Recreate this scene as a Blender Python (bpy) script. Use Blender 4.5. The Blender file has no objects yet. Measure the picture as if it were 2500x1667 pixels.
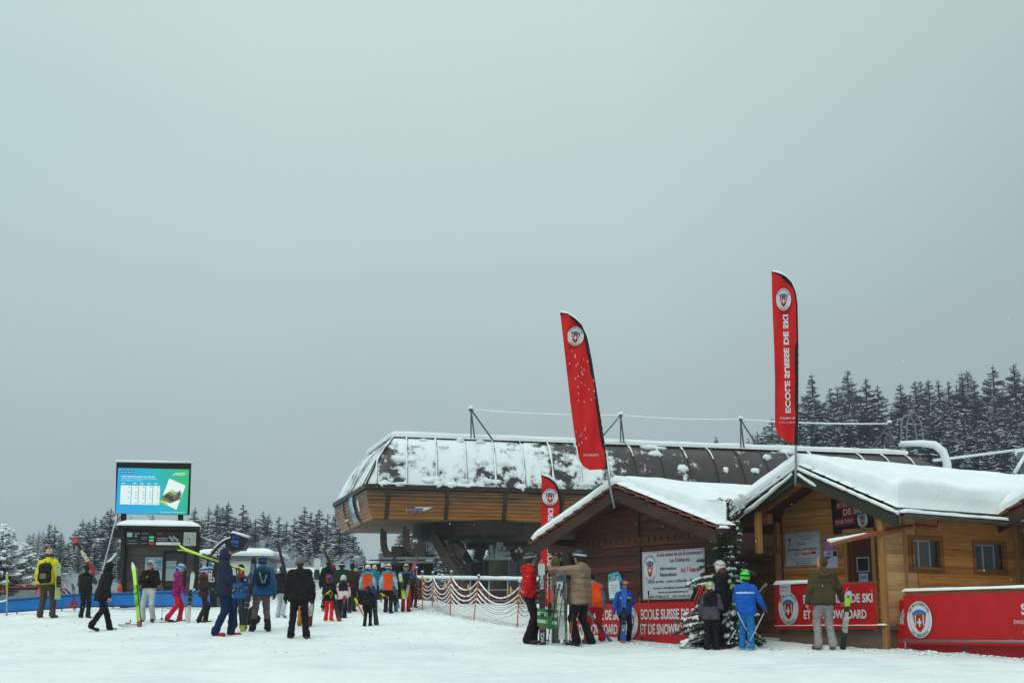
import bpy, math, random
import numpy as np
from mathutils import Vector, Matrix, noise
R = math.radians
rnd = random.Random(7)
scn = bpy.context.scene
COL = scn.collection

# ---------------------------------------------------------------- camera, world, sun
FPX = 3472.0                      # focal length in pixels of the 2500 px wide photograph
PITCH = math.atan((1540 - 833.5) / FPX)
CAMZ = 1.86
cam_d = bpy.data.cameras.new('camera')
cam_d.sensor_width = 36; cam_d.lens = FPX * 36 / 2500
cam_d.clip_end = 5000; cam_d.clip_start = 0.1
cam = bpy.data.objects.new('camera', cam_d)
cam.location = (0, 0, CAMZ); cam.rotation_euler = (R(90) + PITCH, 0, 0)
COL.objects.link(cam); scn.camera = cam

SUN_EL, SUN_AZ = 48, 205          # soft overcast sun, behind the camera
world = bpy.data.worlds.new('World'); scn.world = world
world.use_nodes = True
wn, wl = world.node_tree.nodes, world.node_tree.links
wn.clear()
def srgb(r, g, b):
    f = lambda c: (c/255/12.92) if c/255 <= .04045 else ((c/255+.055)/1.055)**2.4
    return (f(r), f(g), f(b), 1)
tc = wn.new('ShaderNodeTexCoord'); sep = wn.new('ShaderNodeSeparateXYZ')
wl.new(tc.outputs['Generated'], sep.inputs[0])
nz = wn.new('ShaderNodeTexNoise'); nz.inputs['Scale'].default_value = 2.2; nz.inputs['Detail'].default_value = 3
mp = wn.new('ShaderNodeMapping'); mp.inputs['Scale'].default_value = (1, 1, 2.2)
wl.new(tc.outputs['Generated'], mp.inputs[0]); wl.new(mp.outputs[0], nz.inputs['Vector'])
ma = wn.new('ShaderNodeMath'); ma.operation = 'MULTIPLY_ADD'; ma.inputs[1].default_value = .13
wl.new(nz.outputs[0], ma.inputs[0]); 
ms = wn.new('ShaderNodeMath'); ms.operation = 'SUBTRACT'; ms.inputs[1].default_value = .065
wl.new(sep.outputs[2], ms.inputs[0]); wl.new(ms.outputs[0], ma.inputs[2])
rp = wn.new('ShaderNodeValToRGB')
stops = [(0.0, (147,163,168)), (.07, (149,165,170)), (.13, (160,177,181)), (.21, (175,193,195)), (.30, (187,207,205)), (.41, (197,218,211)), (.6, (214,232,226)), (1.0, (228,243,238))]
cr = rp.color_ramp
cr.elements[0].position = 0; cr.elements[0].color = srgb(*stops[0][1])
cr.elements[1].position = 1; cr.elements[1].color = srgb(*stops[-1][1])
for p, c in stops[1:-1]:
    e = cr.elements.new(p); e.color = srgb(*c)
wl.new(ma.outputs[0], rp.inputs[0])
# uneven cloud plus lens vignetting, both put into the sky colour, darkest at right
rx = wn.new('ShaderNodeValToRGB'); mx = wn.new('ShaderNodeMath'); mx.operation = 'MULTIPLY_ADD'
mx.inputs[1].default_value = .5; mx.inputs[2].default_value = .5
wl.new(sep.outputs[0], mx.inputs[0]); wl.new(mx.outputs[0], rx.inputs[0])
crx = rx.color_ramp
crx.elements[0].position = .30; crx.elements[0].color = (.92, .96, 1.0, 1)
crx.elements[1].position = .70; crx.elements[1].color = (.74, .75, .78, 1)
for p, c in ((.42, 1.0), (.54, .98)):
    e = crx.elements.new(p); e.color = (c, c, c, 1)
mm = wn.new('ShaderNodeMix'); mm.data_type = 'RGBA'; mm.blend_type = 'MULTIPLY'; mm.inputs[0].default_value = 1
wl.new(rp.outputs[0], mm.inputs[6]); wl.new(rx.outputs[0], mm.inputs[7])
bg1 = wn.new('ShaderNodeBackground')
zb1 = wn.new('ShaderNodeMapRange'); zb1.inputs[1].default_value = .42; zb1.inputs[2].default_value = 1.0; zb1.inputs[3].default_value = 1.08; zb1.inputs[4].default_value = 1.95
wl.new(sep.outputs[2], zb1.inputs[0]); wl.new(zb1.outputs[0], bg1.inputs[1])
wl.new(mm.outputs[2], bg1.inputs[0])
sky = wn.new('ShaderNodeTexSky'); sky.sky_type = 'NISHITA'; sky.sun_disc = False
sky.sun_elevation = R(SUN_EL); sky.sun_rotation = R(SUN_AZ)
bg2 = wn.new('ShaderNodeBackground'); bg2.inputs[1].default_value = .05
wl.new(sky.outputs[0], bg2.inputs[0])
mixs = wn.new('ShaderNodeMixShader'); mixs.inputs[0].default_value = .93
wl.new(bg2.outputs[0], mixs.inputs[1]); wl.new(bg1.outputs[0], mixs.inputs[2])
wo = wn.new('ShaderNodeOutputWorld'); wl.new(mixs.outputs[0], wo.inputs[0])

sd = bpy.data.lights.new('sun', 'SUN'); sd.energy = .6; sd.angle = R(18); sd.color = (1, .96, .9)
so = bpy.data.objects.new('sun', sd); COL.objects.link(so)
so.rotation_euler = (R(90-SUN_EL), 0, R(180-SUN_AZ)); so.location = (0, 0, 60); sd.energy = .8
scn.view_settings.view_transform = 'Standard'; scn.view_settings.look = 'None'
scn.view_settings.exposure = 0.0; scn.view_settings.gamma = 1.0
scn.cycles.max_bounces = 6; scn.cycles.diffuse_bounces = 3; scn.cycles.glossy_bounces = 2
scn.cycles.transmission_bounces = 2; scn.cycles.volume_bounces = 1
scn.cycles.transparent_max_bounces = 6

# ---------------------------------------------------------------- placement helpers
cP, sP = math.cos(PITCH), math.sin(PITCH)
def ray(px, py):
    x = (px - 1250) / FPX; y = -(py - 833.5) / FPX
    return Vector((x, cP - y*sP, sP + y*cP))
def P(px, py, Y):
    d = ray(px, py)
    return Vector((0, 0, CAMZ)) + d * (Y / d.y)
def sstep(a, b, x):
    t = min(1, max(0, (x-a)/(b-a))); return t*t*(3-2*t)
def ground(x, y):
    if y < 43: z = .061 * y
    elif y < 47: z = .061*43 + .061*(y-43)*(1-(y-43)/8)
    else: z = .061*43 + .122
    z += .055 * noise.noise(Vector((x*.22, y*.13, 3.3)))
    z += .03 * noise.noise(Vector((x*.8, y*.8, 1.3)))
    t = min(1, max(0, (y-16)/6))
    z += .020 * noise.noise(Vector((x*3.1, y*2.2, 7.3))) * t
    if 14 < y < 45: z -= .030 * max(0, noise.noise(Vector((x*2.3+40, y*1.3, 2.3)))-.25) * 2 - .012*noise.noise(Vector((x*6, y*4, 9)))
    # churned by boots where the queue walks, and along the hut fronts
    if 15 < y < 45:
        ch = math.exp(-((y-36)/5.5)**2)*(1 if x < 1 else .5) + .8*math.exp(-((y-25.5)/1.8)**2)*(1 if x > -1 else .3)
        z += .034*ch*noise.noise(Vector((x*3.4, y*2.6, 17))) + .022*ch*noise.noise(Vector((x*7.5, y*5, 27)))
        # old ski tracks crossing the foreground
        for (a0, b0) in ((.18, 22.2), (-.10, 24.0), (.05, 29.5), (-.22, 27.5), (.30, 20.5)):
            for off in (0, .42):
                e = y - (b0 + off + a0*x + .35*math.sin(x*.35+b0))
                if abs(e) < .3: z -= .014*math.exp(-(e/.11)**2)
    # bank of piled snow behind the queue
    z += 1.3 * math.exp(-((x+7.3)/2.6)**4) * math.exp(-((y-51)/2.6)**2)
    z += .25 * math.exp(-((x+3.2)/1.7)**2) * math.exp(-((y-40.5)/1.6)**2)
    z -= .95 * sstep(41.5, 45, y) * sstep(-10.6, -12.4, x) * sstep(90, 60, y)
    if y > 70:
        h = sstep(70, 240, y)
        A = 2.5 + 13*sstep(-10, 75, x) + 1.5*sstep(-20, -90, x)
        z += A*h
        z += 1.5*h*noise.noise(Vector((x*.02, y*.02, 5)))
    return z
def G(px, py):
    d = ray(px, py); o = Vector((0, 0, CAMZ)); last = None
    t = 12.0
    while t < 60:
        p = o + d*t
        if p.z <= ground(p.x, p.y) and last is None: last = t
        if p.z > ground(p.x, p.y) and last is not None: last = None
        t += .25
        if last is not None and t - last > 200: break
    # bisect the first crossing (ground rises toward the ray from below)
    a, b = 10.0, 60.0
    f = lambda t: (o+d*t).z - ground((o+d*t).x, (o+d*t).y)
    prev = f(a); t = a; hit = None
    while t < b:
        t2 = t + .25; v = f(t2)
        if prev > 0 >= v: hit = (t, t2); break
        t = t2; prev = v
    if not hit:
        t = 43/d.y; p = o + d*t; p.z = ground(p.x, p.y); return p
    lo, hi = hit
    for _ in range(20):
        m = (lo+hi)/2
        if f(m) > 0: lo = m
        else: hi = m
    p = o + d*lo; p.z = ground(p.x, p.y)
    return p

# ---------------------------------------------------------------- materials
MATS = {}
def C(h):
    if isinstance(h, str):
        return srgb(int(h[0:2], 16), int(h[2:4], 16), int(h[4:6], 16))
    return tuple(h) + ((1,) if len(h) == 3 else ())
def newmat(name):
    m = bpy.data.materials.new(name); m.use_nodes = True
    nt = m.node_tree; b = nt.nodes['Principled BSDF']
    return m, nt, b
def coords(nt, kind='Object', scale=(1, 1, 1)):
    t = nt.nodes.new('ShaderNodeTexCoord'); mp = nt.nodes.new('ShaderNodeMapping')
    mp.inputs['Scale'].default_value = scale
    nt.links.new(t.outputs[kind], mp.inputs[0]); return mp.outputs[0]
def noise_n(nt, vec, scale, detail=3, rough=.55):
    n = nt.nodes.new('ShaderNodeTexNoise'); n.inputs['Scale'].default_value = scale
    n.inputs['Detail'].default_value = detail; n.inputs['Roughness'].default_value = rough
    nt.links.new(vec, n.inputs['Vector']); return n.outputs[0]
def ramp(nt, fac, stops):
    r = nt.nodes.new('ShaderNodeValToRGB'); cr = r.color_ramp
    cr.elements[0].position, cr.elements[0].color = stops[0][0], C(stops[0][1])
    cr.elements[1].position, cr.elements[1].color = stops[-1][0], C(stops[-1][1])
    for p, c in stops[1:-1]:
        e = cr.elements.new(p); e.color = C(c)
    nt.links.new(fac, r.inputs[0]); return r.outputs[0]
def bump(nt, b, h, dist, strength=.6):
    bn = nt.nodes.new('ShaderNodeBump'); bn.inputs['Distance'].default_value = dist
    bn.inputs['Strength'].default_value = strength
    nt.links.new(h, bn.inputs['Height']); nt.links.new(bn.outputs[0], b.inputs['Normal'])
def math_n(nt, op, a, b=None, c=None):
    n = nt.nodes.new('ShaderNodeMath'); n.operation = op
    for i, v in enumerate((a, b, c)):
        if v is None: continue
        if isinstance(v, (int, float)): n.inputs[i].default_value = v
        else: nt.links.new(v, n.inputs[i])
    return n.outputs[0]
def plain(color, rough=.6, vary=.12, scale=6, bumpd=0, metal=0, name=None, emit=0, spec=.25):
    key = ('plain', str(color), rough, vary, scale, bumpd, metal, emit)
    if key in MATS: return MATS[key]
    m, nt, b = newmat(name or 'paint')
    c = C(color)
    v = coords(nt)
    n = noise_n(nt, v, scale, 4)
    lo = tuple(max(0, x*(1-vary)) for x in c[:3]) + (1,)
    hi = tuple(min(1, x*(1+vary)) for x in c[:3]) + (1,)
    col = ramp(nt, n, [(.3, lo[:3]), (.7, hi[:3])])
    nt.links.new(col, b.inputs['Base Color'])
    b.inputs['Roughness'].default_value = rough; b.inputs['Metallic'].default_value = metal
    b.inputs['Specular IOR Level'].default_value = spec
    if bumpd: bump(nt, b, noise_n(nt, v, scale*3, 4), bumpd)
    if emit:
        nt.links.new(col, b.inputs['Emission Color']); b.inputs['Emission Strength'].default_value = emit
    MATS[key] = m; return m
def fabric(color, rough=.75, quilt=0, pattern=None, name='fabric'):
    key = ('fab', str(color), rough, quilt, str(pattern))
    if key in MATS: return MATS[key]
    m, nt, b = newmat(name)
    c = C(color); v = coords(nt)
    if pattern:
        n = noise_n(nt, v, pattern[1], 2)
        col = ramp(nt, n, [(.44, color), (.5, pattern[0]), (.62, pattern[0])] if len(pattern) < 3 else [(.40, color), (.5, pattern[0]), (.60, pattern[2])])
    else:
        n = noise_n(nt, v, 5, 4)
        col = ramp(nt, n, [(.3, tuple(x*.82 for x in c[:3])), (.7, tuple(min(1, x*1.12) for x in c[:3]))])
    nt.links.new(col, b.inputs['Base Color'])
    b.inputs['Roughness'].default_value = rough
    b.inputs['Specular IOR Level'].default_value = .12
    b.inputs['Sheen Weight'].default_value = .0
    h = noise_n(nt, coords(nt, 'Object', (1, 1, 1.6)), 9, 5)
    if quilt:
        w = nt.nodes.new('ShaderNodeTexWave'); w.wave_type = 'BANDS'; w.bands_direction = 'Z'
        w.inputs['Scale'].default_value = quilt; w.inputs['Distortion'].default_value = 1.5
        nt.links.new(v, w.inputs['Vector'])
        h = math_n(nt, 'ADD', h, math_n(nt, 'MULTIPLY', w.outputs['Fac'], .8))
    bump(nt, b, h, .045, .8)
    MATS[key] = m; return m
def snow_mat():
    if 'snow' in MATS: return MATS['snow']
    m, nt, b = newmat('snow')
    v = coords(nt)
    n = noise_n(nt, v, 1.3, 5)
    col = ramp(nt, n, [(.3, (.71, .765, .78)), (.7, (.80, .84, .845))])
    nt.links.new(col, b.inputs['Base Color']); b.inputs['Roughness'].default_value = .85
    b.inputs['Specular IOR Level'].default_value = .2
    h = math_n(nt, 'ADD', noise_n(nt, v, 14, 6), math_n(nt, 'MULTIPLY', noise_n(nt, v, 3, 3), 1.5))
    bump(nt, b, h, .03, .5)
    MATS['snow'] = m; return m
def ground_mat():
    m, nt, b = newmat('trodden_snow')
    v = coords(nt)
    vs = coords(nt, 'Object', (.35, 1.6, 1))
    n = noise_n(nt, v, .35, 6, .6); n2 = noise_n(nt, vs, 2.2, 5, .6)
    f = math_n(nt, 'ADD', math_n(nt, 'MULTIPLY', n, .6), math_n(nt, 'MULTIPLY', n2, .4))
    col = ramp(nt, f, [(.33, (.57, .635, .655)), (.5, (.70, .75, .75)), (.66, (.78, .82, .815))])
    nt.links.new(col, b.inputs['Base Color']); b.inputs['Roughness'].default_value = .8
    b.inputs['Specular IOR Level'].default_value = .25
    vo = nt.nodes.new('ShaderNodeTexVoronoi'); vo.inputs['Scale'].default_value = 3.3
    nt.links.new(coords(nt, 'Object', (1, .7, 1)), vo.inputs['Vector'])
    w = nt.nodes.new('ShaderNodeTexWave'); w.wave_type = 'BANDS'; w.bands_direction = 'Y'
    w.inputs['Scale'].default_value = 1.4; w.inputs['Distortion'].default_value = 6; w.inputs['Detail'].default_value = 3
    nt.links.new(coords(nt, 'Object', (.25, 1, 1)), w.inputs['Vector'])
    h = math_n(nt, 'ADD', math_n(nt, 'MULTIPLY', vo.outputs['Distance'], .6), noise_n(nt, v, 9, 6, .65))
    h = math_n(nt, 'ADD', h, math_n(nt, 'MULTIPLY', w.outputs['Fac'], .35))
    bump(nt, b, h, .05, .6)
    return m
def wood(base, dark, scale=1.0, along='x', rough=.7, knots=True, name='wood', contrast=1.0):
    """planks lying along an object axis; each plank its own tone, grain and knots"""
    key = ('wood', base, dark, scale, along)
    if key in MATS: return MATS[key]
    m, nt, b = newmat(name)
    sc = {'x': (1.2, 1.2, 12), 'z': (12, 12, 1.0), 'y': (12, 1.2, 12)}[along]
    v = coords(nt, 'Object', sc)
    g = noise_n(nt, v, 1.8*scale, 7, .65)
    t = nt.nodes.new('ShaderNodeTexCoord'); s = nt.nodes.new('ShaderNodeSeparateXYZ')
    nt.links.new(t.outputs['Object'], s.inputs[0])
    idx = math_n(nt, 'FLOOR', math_n(nt, 'MULTIPLY', s.outputs[2] if along != 'z' else s.outputs[0], 1/.16))
    wn_ = nt.nodes.new('ShaderNodeTexWhiteNoise'); wn_.noise_dimensions = '1D'
    nt.links.new(idx, wn_.inputs['W'])
    big = noise_n(nt, coords(nt), .9, 4)
    f = math_n(nt, 'ADD', math_n(nt, 'MULTIPLY', g, .55), math_n(nt, 'MULTIPLY', wn_.outputs[0], .22))
    f = math_n(nt, 'ADD', f, math_n(nt, 'MULTIPLY', big, .3))
    col = ramp(nt, f, [(.32, dark), (.72, base)])
    if knots:
        vo = nt.nodes.new('ShaderNodeTexVoronoi'); vo.inputs['Scale'].default_value = 3.1
        nt.links.new(coords(nt, 'Object', (1, 1, 1.9) if along != 'z' else (1.9, 1.9, 1)), vo.inputs['Vector'])
        k = math_n(nt, 'LESS_THAN', vo.outputs['Distance'], .055)
        mx = nt.nodes.new('ShaderNodeMix'); mx.data_type = 'RGBA'
        nt.links.new(math_n(nt, 'MULTIPLY', k, .7), mx.inputs[0]); nt.links.new(col, mx.inputs[6])
        mx.inputs[7].default_value = tuple(x*.4 for x in C(dark)[:3]) + (1,)
        col = mx.outputs[2]
    nt.links.new(col, b.inputs['Base Color']); b.inputs['Roughness'].default_value = rough
    b.inputs['Specular IOR Level'].default_value = .25
    bump(nt, b, g, .01, .5)
    MATS[key] = m; return m
def glass(tint='2a3034', name='window_glass', rough=.12):
    key = ('glass', tint)
    if key in MATS: return MATS[key]
    m, nt, b = newmat(name)
    n = noise_n(nt, coords(nt), 2, 2)
    nt.links.new(ramp(nt, n, [(.3, tint), (.7, tuple(x*1.4 for x in C(tint)[:3]))]), b.inputs['Base Color'])
    b.inputs['Roughness'].default_value = rough; b.inputs['Specular IOR Level'].default_value = .8
    MATS[key] = m; return m
SNOW = snow_mat()

# ---------------------------------------------------------------- mesh builder
class MB:
    def __init__(s): s.v = []; s.f = []; s.m = []
    def add(s, vs, fs, mi=0):
        o = len(s.v); s.v += [tuple(p) for p in vs]
        s.f += [tuple(i+o for i in f) for f in fs]; s.m += [mi]*len(fs); return s
    def box(s, x0, x1, y0, y1, z0, z1, mi=0):
        v = [(x, y, z) for x in (x0, x1) for y in (y0, y1) for z in (z0, z1)]
        return s.add(v, [(0,1,3,2), (4,6,7,5), (0,4,5,1), (2,3,7,6), (0,2,6,4), (1,5,7,3)], mi)
    def hexa(s, p, mi=0):   # 8 points: bottom 4 (ccw from above), top 4
        return s.add(p, [(3,2,1,0), (4,5,6,7), (0,1,5,4), (1,2,6,5), (2,3,7,6), (3,0,4,7)], mi)
    def beam(s, a, b, w, h, up=(0, 0, 1), mi=0, bev=.12):
        a, b = Vector(a), Vector(b); d = (b-a).normalized(); up = Vector(up)
        r = d.cross(up)
        if r.length < 1e-4: r = d.cross(Vector((1, 0, 0)))
        r.normalize(); u = r.cross(d).normalized()
        c = min(w, h)*bev
        pr = [(-w/2+c, -h/2), (w/2-c, -h/2), (w/2, -h/2+c), (w/2, h/2-c), (w/2-c, h/2), (-w/2+c, h/2), (-w/2, h/2-c), (-w/2, -h/2+c)]
        v = [q + r*x + u*y for q in (a, b) for x, y in pr]; n = 8
        return s.add(v, [(i, (i+1) % n, n+(i+1) % n, n+i) for i in range(n)] + [tuple(range(n))[::-1], tuple(range(n, 2*n))], mi)
    def tube(s, pts, rad, n=8, mi=0, cap=True):
        pts = [Vector(p) for p in pts]
        if not hasattr(rad, '__len__'): rad = [rad]*len(pts)
        vs = []; ref = None
        for i, p in enumerate(pts):
            d = (pts[min(i+1, len(pts)-1)] - pts[max(i-1, 0)]).normalized()
            if ref is None: ref = d.orthogonal().normalized()
            ref = (ref - d*ref.dot(d)); ref = ref.normalized() if ref.length > 1e-5 else d.orthogonal().normalized()
            q = d.cross(ref)
            for k in range(n):
                a = 2*math.pi*k/n; vs.append(p + (ref*math.cos(a)+q*math.sin(a))*rad[i])
        fs = [(i*n+k, i*n+(k+1) % n, (i+1)*n+(k+1) % n, (i+1)*n+k) for i in range(len(pts)-1) for k in range(n)]
        if cap: fs += [tuple(range(n))[::-1], tuple(range((len(pts)-1)*n, len(pts)*n))]
        return s.add(vs, fs, mi)
    def blob(s, c, rx, ry, rz, mi=0, seed=0, amp=.12, nu=10, nv=7):
        c = Vector(c); vs = []; fs = []
        for j in range(nv+1):
            th = math.pi*j/nv
            for i in range(nu):
                a = 2*math.pi*i/nu
                d = Vector((math.sin(th)*math.cos(a), math.sin(th)*math.sin(a), math.cos(th)))
                k = 1 + amp*noise.noise(d*1.7 + Vector((seed, seed*.7, 0)))
                vs.append(c + Vector((d.x*rx*k, d.y*ry*k, d.z*rz*k)))
        for j in range(nv):
            for i in range(nu):
                fs.append((j*nu+i, (j+1)*nu+i, (j+1)*nu+(i+1) % nu, j*nu+(i+1) % nu))
        return s.add(vs, fs, mi)
    def prism(s, poly, off, mi=0):   # poly: 3-D loop, off: extrusion vector
        poly = [Vector(p) for p in poly]; off = Vector(off); n = len(poly)
        return s.add(poly + [p+off for p in poly], [tuple(range(n))[::-1], tuple(range(n, 2*n))] + [(i, (i+1) % n, n+(i+1) % n, n+i) for i in range(n)], mi)
    def pad(s, c00, c10, c01, c11, th, nu=24, nv=24, edge=.25, seed=0, amp=.25, mi=0, lip=.45, bulge=.04, wob=.05, grad=0):
        """thick layer of snow lying on a (tilted) quad, rounded at its edges"""
        c00, c10, c01, c11 = map(Vector, (c00, c10, c01, c11))
        U = (c10-c00); V = (c01-c00); n = U.cross(V).normalized()
        if n.z < 0: n = -n
        up = Vector((0, 0, 1)); ul, vl = U.length, V.length
        def base(u, v): return (c00*(1-u)+c10*u)*(1-v) + (c01*(1-u)+c11*u)*v
        def sp(k, n_, L):   # denser near the ends
            t = k/n_; e = min(.45, edge/L)
            q = n_//4
            if k <= q: return e*(k/q)
            if k >= n_-q: return 1-e*((n_-k)/q)
            return e+(1-2*e)*((k-q)/(n_-2*q))
        top = []; bot = []
        cen = (c00+c10+c01+c11)/4
        for j in range(nv+1):
            for i in range(nu+1):
                u, v = sp(i, nu, ul), sp(j, nv, vl)
                b = base(u, v)
                e = min(min(u, 1-u)*ul, min(v, 1-v)*vl)
                pf = lip + (1-lip)*(1-(1-min(e/edge, 1))**2.6)
                nn = noise.noise(Vector((b.x*1.1+seed, b.y*1.1, b.z))) + .4*noise.noise(Vector((b.x*3.3+seed, b.y*3.3, b.z*2)))
                h = th*pf*(1+amp*nn)*(1+grad*(u-.5))
                w = Vector((0, 0, 0))
                if e < edge:   # wobble the outline
                    w = (U.normalized()*noise.noise(Vector((b.x*2.3, b.y*2.3, seed+9))) + V.normalized()*noise.noise(Vector((b.x*2.3, b.y*2.3, seed+19))))*wob*(1-e/edge)
                top.append(b+w+up*h); bot.append(b+w*.5+up*.004)
        W = nu+1; fs = []
        for j in range(nv):
            for i in range(nu):
                a = j*W+i; fs.append((a, a+1, a+W+1, a+W))
        o = len(top)
        ring = [i for i in range(W)] + [j*W+nu for j in range(1, nv+1)] + [nv*W+i for i in range(nu-1, -1, -1)] + [j*W for j in range(nv-1, 0, -1)]
        # middle loop bulging outwards makes a rounded edge
        mid = []
        for k in ring:
            p, q = top[k], bot[k]; d = (p-cen); d.z = 0; d = d.normalized() if d.length > 0 else d
            mid.append(q*.55+p*.45 + d*bulge)
        vs = top + mid + [bot[k] for k in ring]; m = len(ring)
        for t in range(m):
            a, b = ring[t], ring[(t+1) % m]; c, d = o+t, o+(t+1) % m; e, f = o+m+t, o+m+(t+1) % m
            fs += [(b, a, c, d), (d, c, e, f)]
        fs.append(tuple(range(o+m, o+2*m)))
        return s.add(vs, fs, mi)
    def text(s, string, fn, w, h, mi=0, bold=.0, align=0):
        """flat lettering; fn(u, v) maps text metres (0..w, 0..h) to a point"""
        vs, fs = text_geo(string, bold)
        return s.add([fn(x*w, y*h) for x, y in vs], fs, mi)
    def split(s, name, mats, parent=None, smooth=False):
        """one object for each connected piece"""
        p = list(range(len(s.v)))
        def f(i):
            while p[i] != i: p[i] = p[p[i]]; i = p[i]
            return i
        for fc in s.f:
            r = f(fc[0])
            for k in fc[1:]: p[f(k)] = r
        gr = {}
        for fc, mi in zip(s.f, s.m): gr.setdefault(f(fc[0]), []).append((fc, mi))
        out = []
        for fs in gr.values():
            m2 = MB(); mp_ = {}
            for fc, mi in fs:
                for k in fc:
                    if k not in mp_: mp_[k] = len(m2.v); m2.v.append(s.v[k])
                m2.f.append(tuple(mp_[k] for k in fc)); m2.m.append(mi)
            out.append(m2.build(name, mats, parent, smooth))
        return out
    def build(s, name, mats, parent=None, smooth=False, M=None):
        me = bpy.data.meshes.new(name)
        v = s.v
        if M is not None: v = [tuple(M @ Vector(p)) for p in v]
        me.from_pydata(v, [], s.f); 
        if not isinstance(mats, (list, tuple)): mats = [mats]
        for m in mats: me.materials.append(m)
        if len(mats) > 1: me.polygons.foreach_set('material_index', s.m)
        if smooth: me.polygons.foreach_set('use_smooth', [True]*len(s.f))
        me.update()
        o = bpy.data.objects.new(name, me); COL.objects.link(o)
        if parent is not None: o.parent = parent
        return o
_tg = {}
def text_geo(string, bold):
    k = (string, bold)
    if k in _tg: return _tg[k]
    cu = bpy.data.curves.new('t', 'FONT'); cu.body = string; cu.resolution_u = 3; cu.offset = bold
    o = bpy.data.objects.new('t', cu); me = o.to_mesh()
    vs = [(v.co.x, v.co.y) for v in me.vertices]; fs = [tuple(p.vertices) for p in me.polygons]
    o.to_mesh_clear(); bpy.data.objects.remove(o); bpy.data.curves.remove(cu)
    x0 = min(v[0] for v in vs); x1 = max(v[0] for v in vs); y0 = min(v[1] for v in vs); y1 = max(v[1] for v in vs)
    vs = [((x-x0)/(x1-x0), (y-y0)/(y1-y0)) for x, y in vs]
    _tg[k] = (vs, fs); return _tg[k]

def local_hit(T, px, py, dy=0.0):
    """where the sight line of a photo pixel meets the plane y = dy of a thing's own frame"""
    Ti = inv(T); o = Ti @ Vector((0, 0, CAMZ)); d = Ti.to_3x3() @ ray(px, py)
    return o + d*((dy-o.y)/d.y)
def tag(o, label=None, cat=None, group=None, kind=None):
    if label: o['label'] = label
    if cat: o['category'] = cat
    if group: o['group'] = group
    if kind: o['kind'] = kind
    return o
def thing(name, label, cat, loc=(0, 0, 0), rotz=0, group=None):
    o = bpy.data.objects.new(name, None); COL.objects.link(o)
    o.empty_display_size = .2
    o.location = loc; o.rotation_euler = (0, 0, rotz)
    return tag(o, label, cat, group)
def inv(o):
    return (Matrix.Translation(o.location) @ Matrix.Rotation(o.rotation_euler.z, 4, 'Z')).inverted()
def smooth_obj(o):
    o.data.polygons.foreach_set('use_smooth', [True]*len(o.data.polygons)); return o

# ---------------------------------------------------------------- ground
def build_ground():
    def axis(lo, hi, n0, n1, dense0, dense1, dn):
        a = list(np.linspace(lo, dense0, n0, endpoint=False)) + list(np.linspace(dense0, dense1, dn, endpoint=False)) + list(np.linspace(dense1, hi, n1))
        return a
    xs = axis(-330, 330, 50, 50, -17, 17, 420)
    ys = list(np.linspace(-40, 14, 14, endpoint=False)) + list(np.linspace(14, 56, 480, endpoint=False)) + list(np.linspace(56, 560, 90))
    v = [(x, y, ground(x, y)) for y in ys for x in xs]; W = len(xs)
    f = [(j*W+i, j*W+i+1, (j+1)*W+i+1, (j+1)*W+i) for j in range(len(ys)-1) for i in range(W-1)]
    mb = MB(); mb.v = v; mb.f = f; mb.m = [0]*len(f)
    o = mb.build('ground', ground_mat(), smooth=True)
    tag(o, 'trodden snow field sloping gently up towards the lift', None, None, 'structure')
build_ground()
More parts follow.
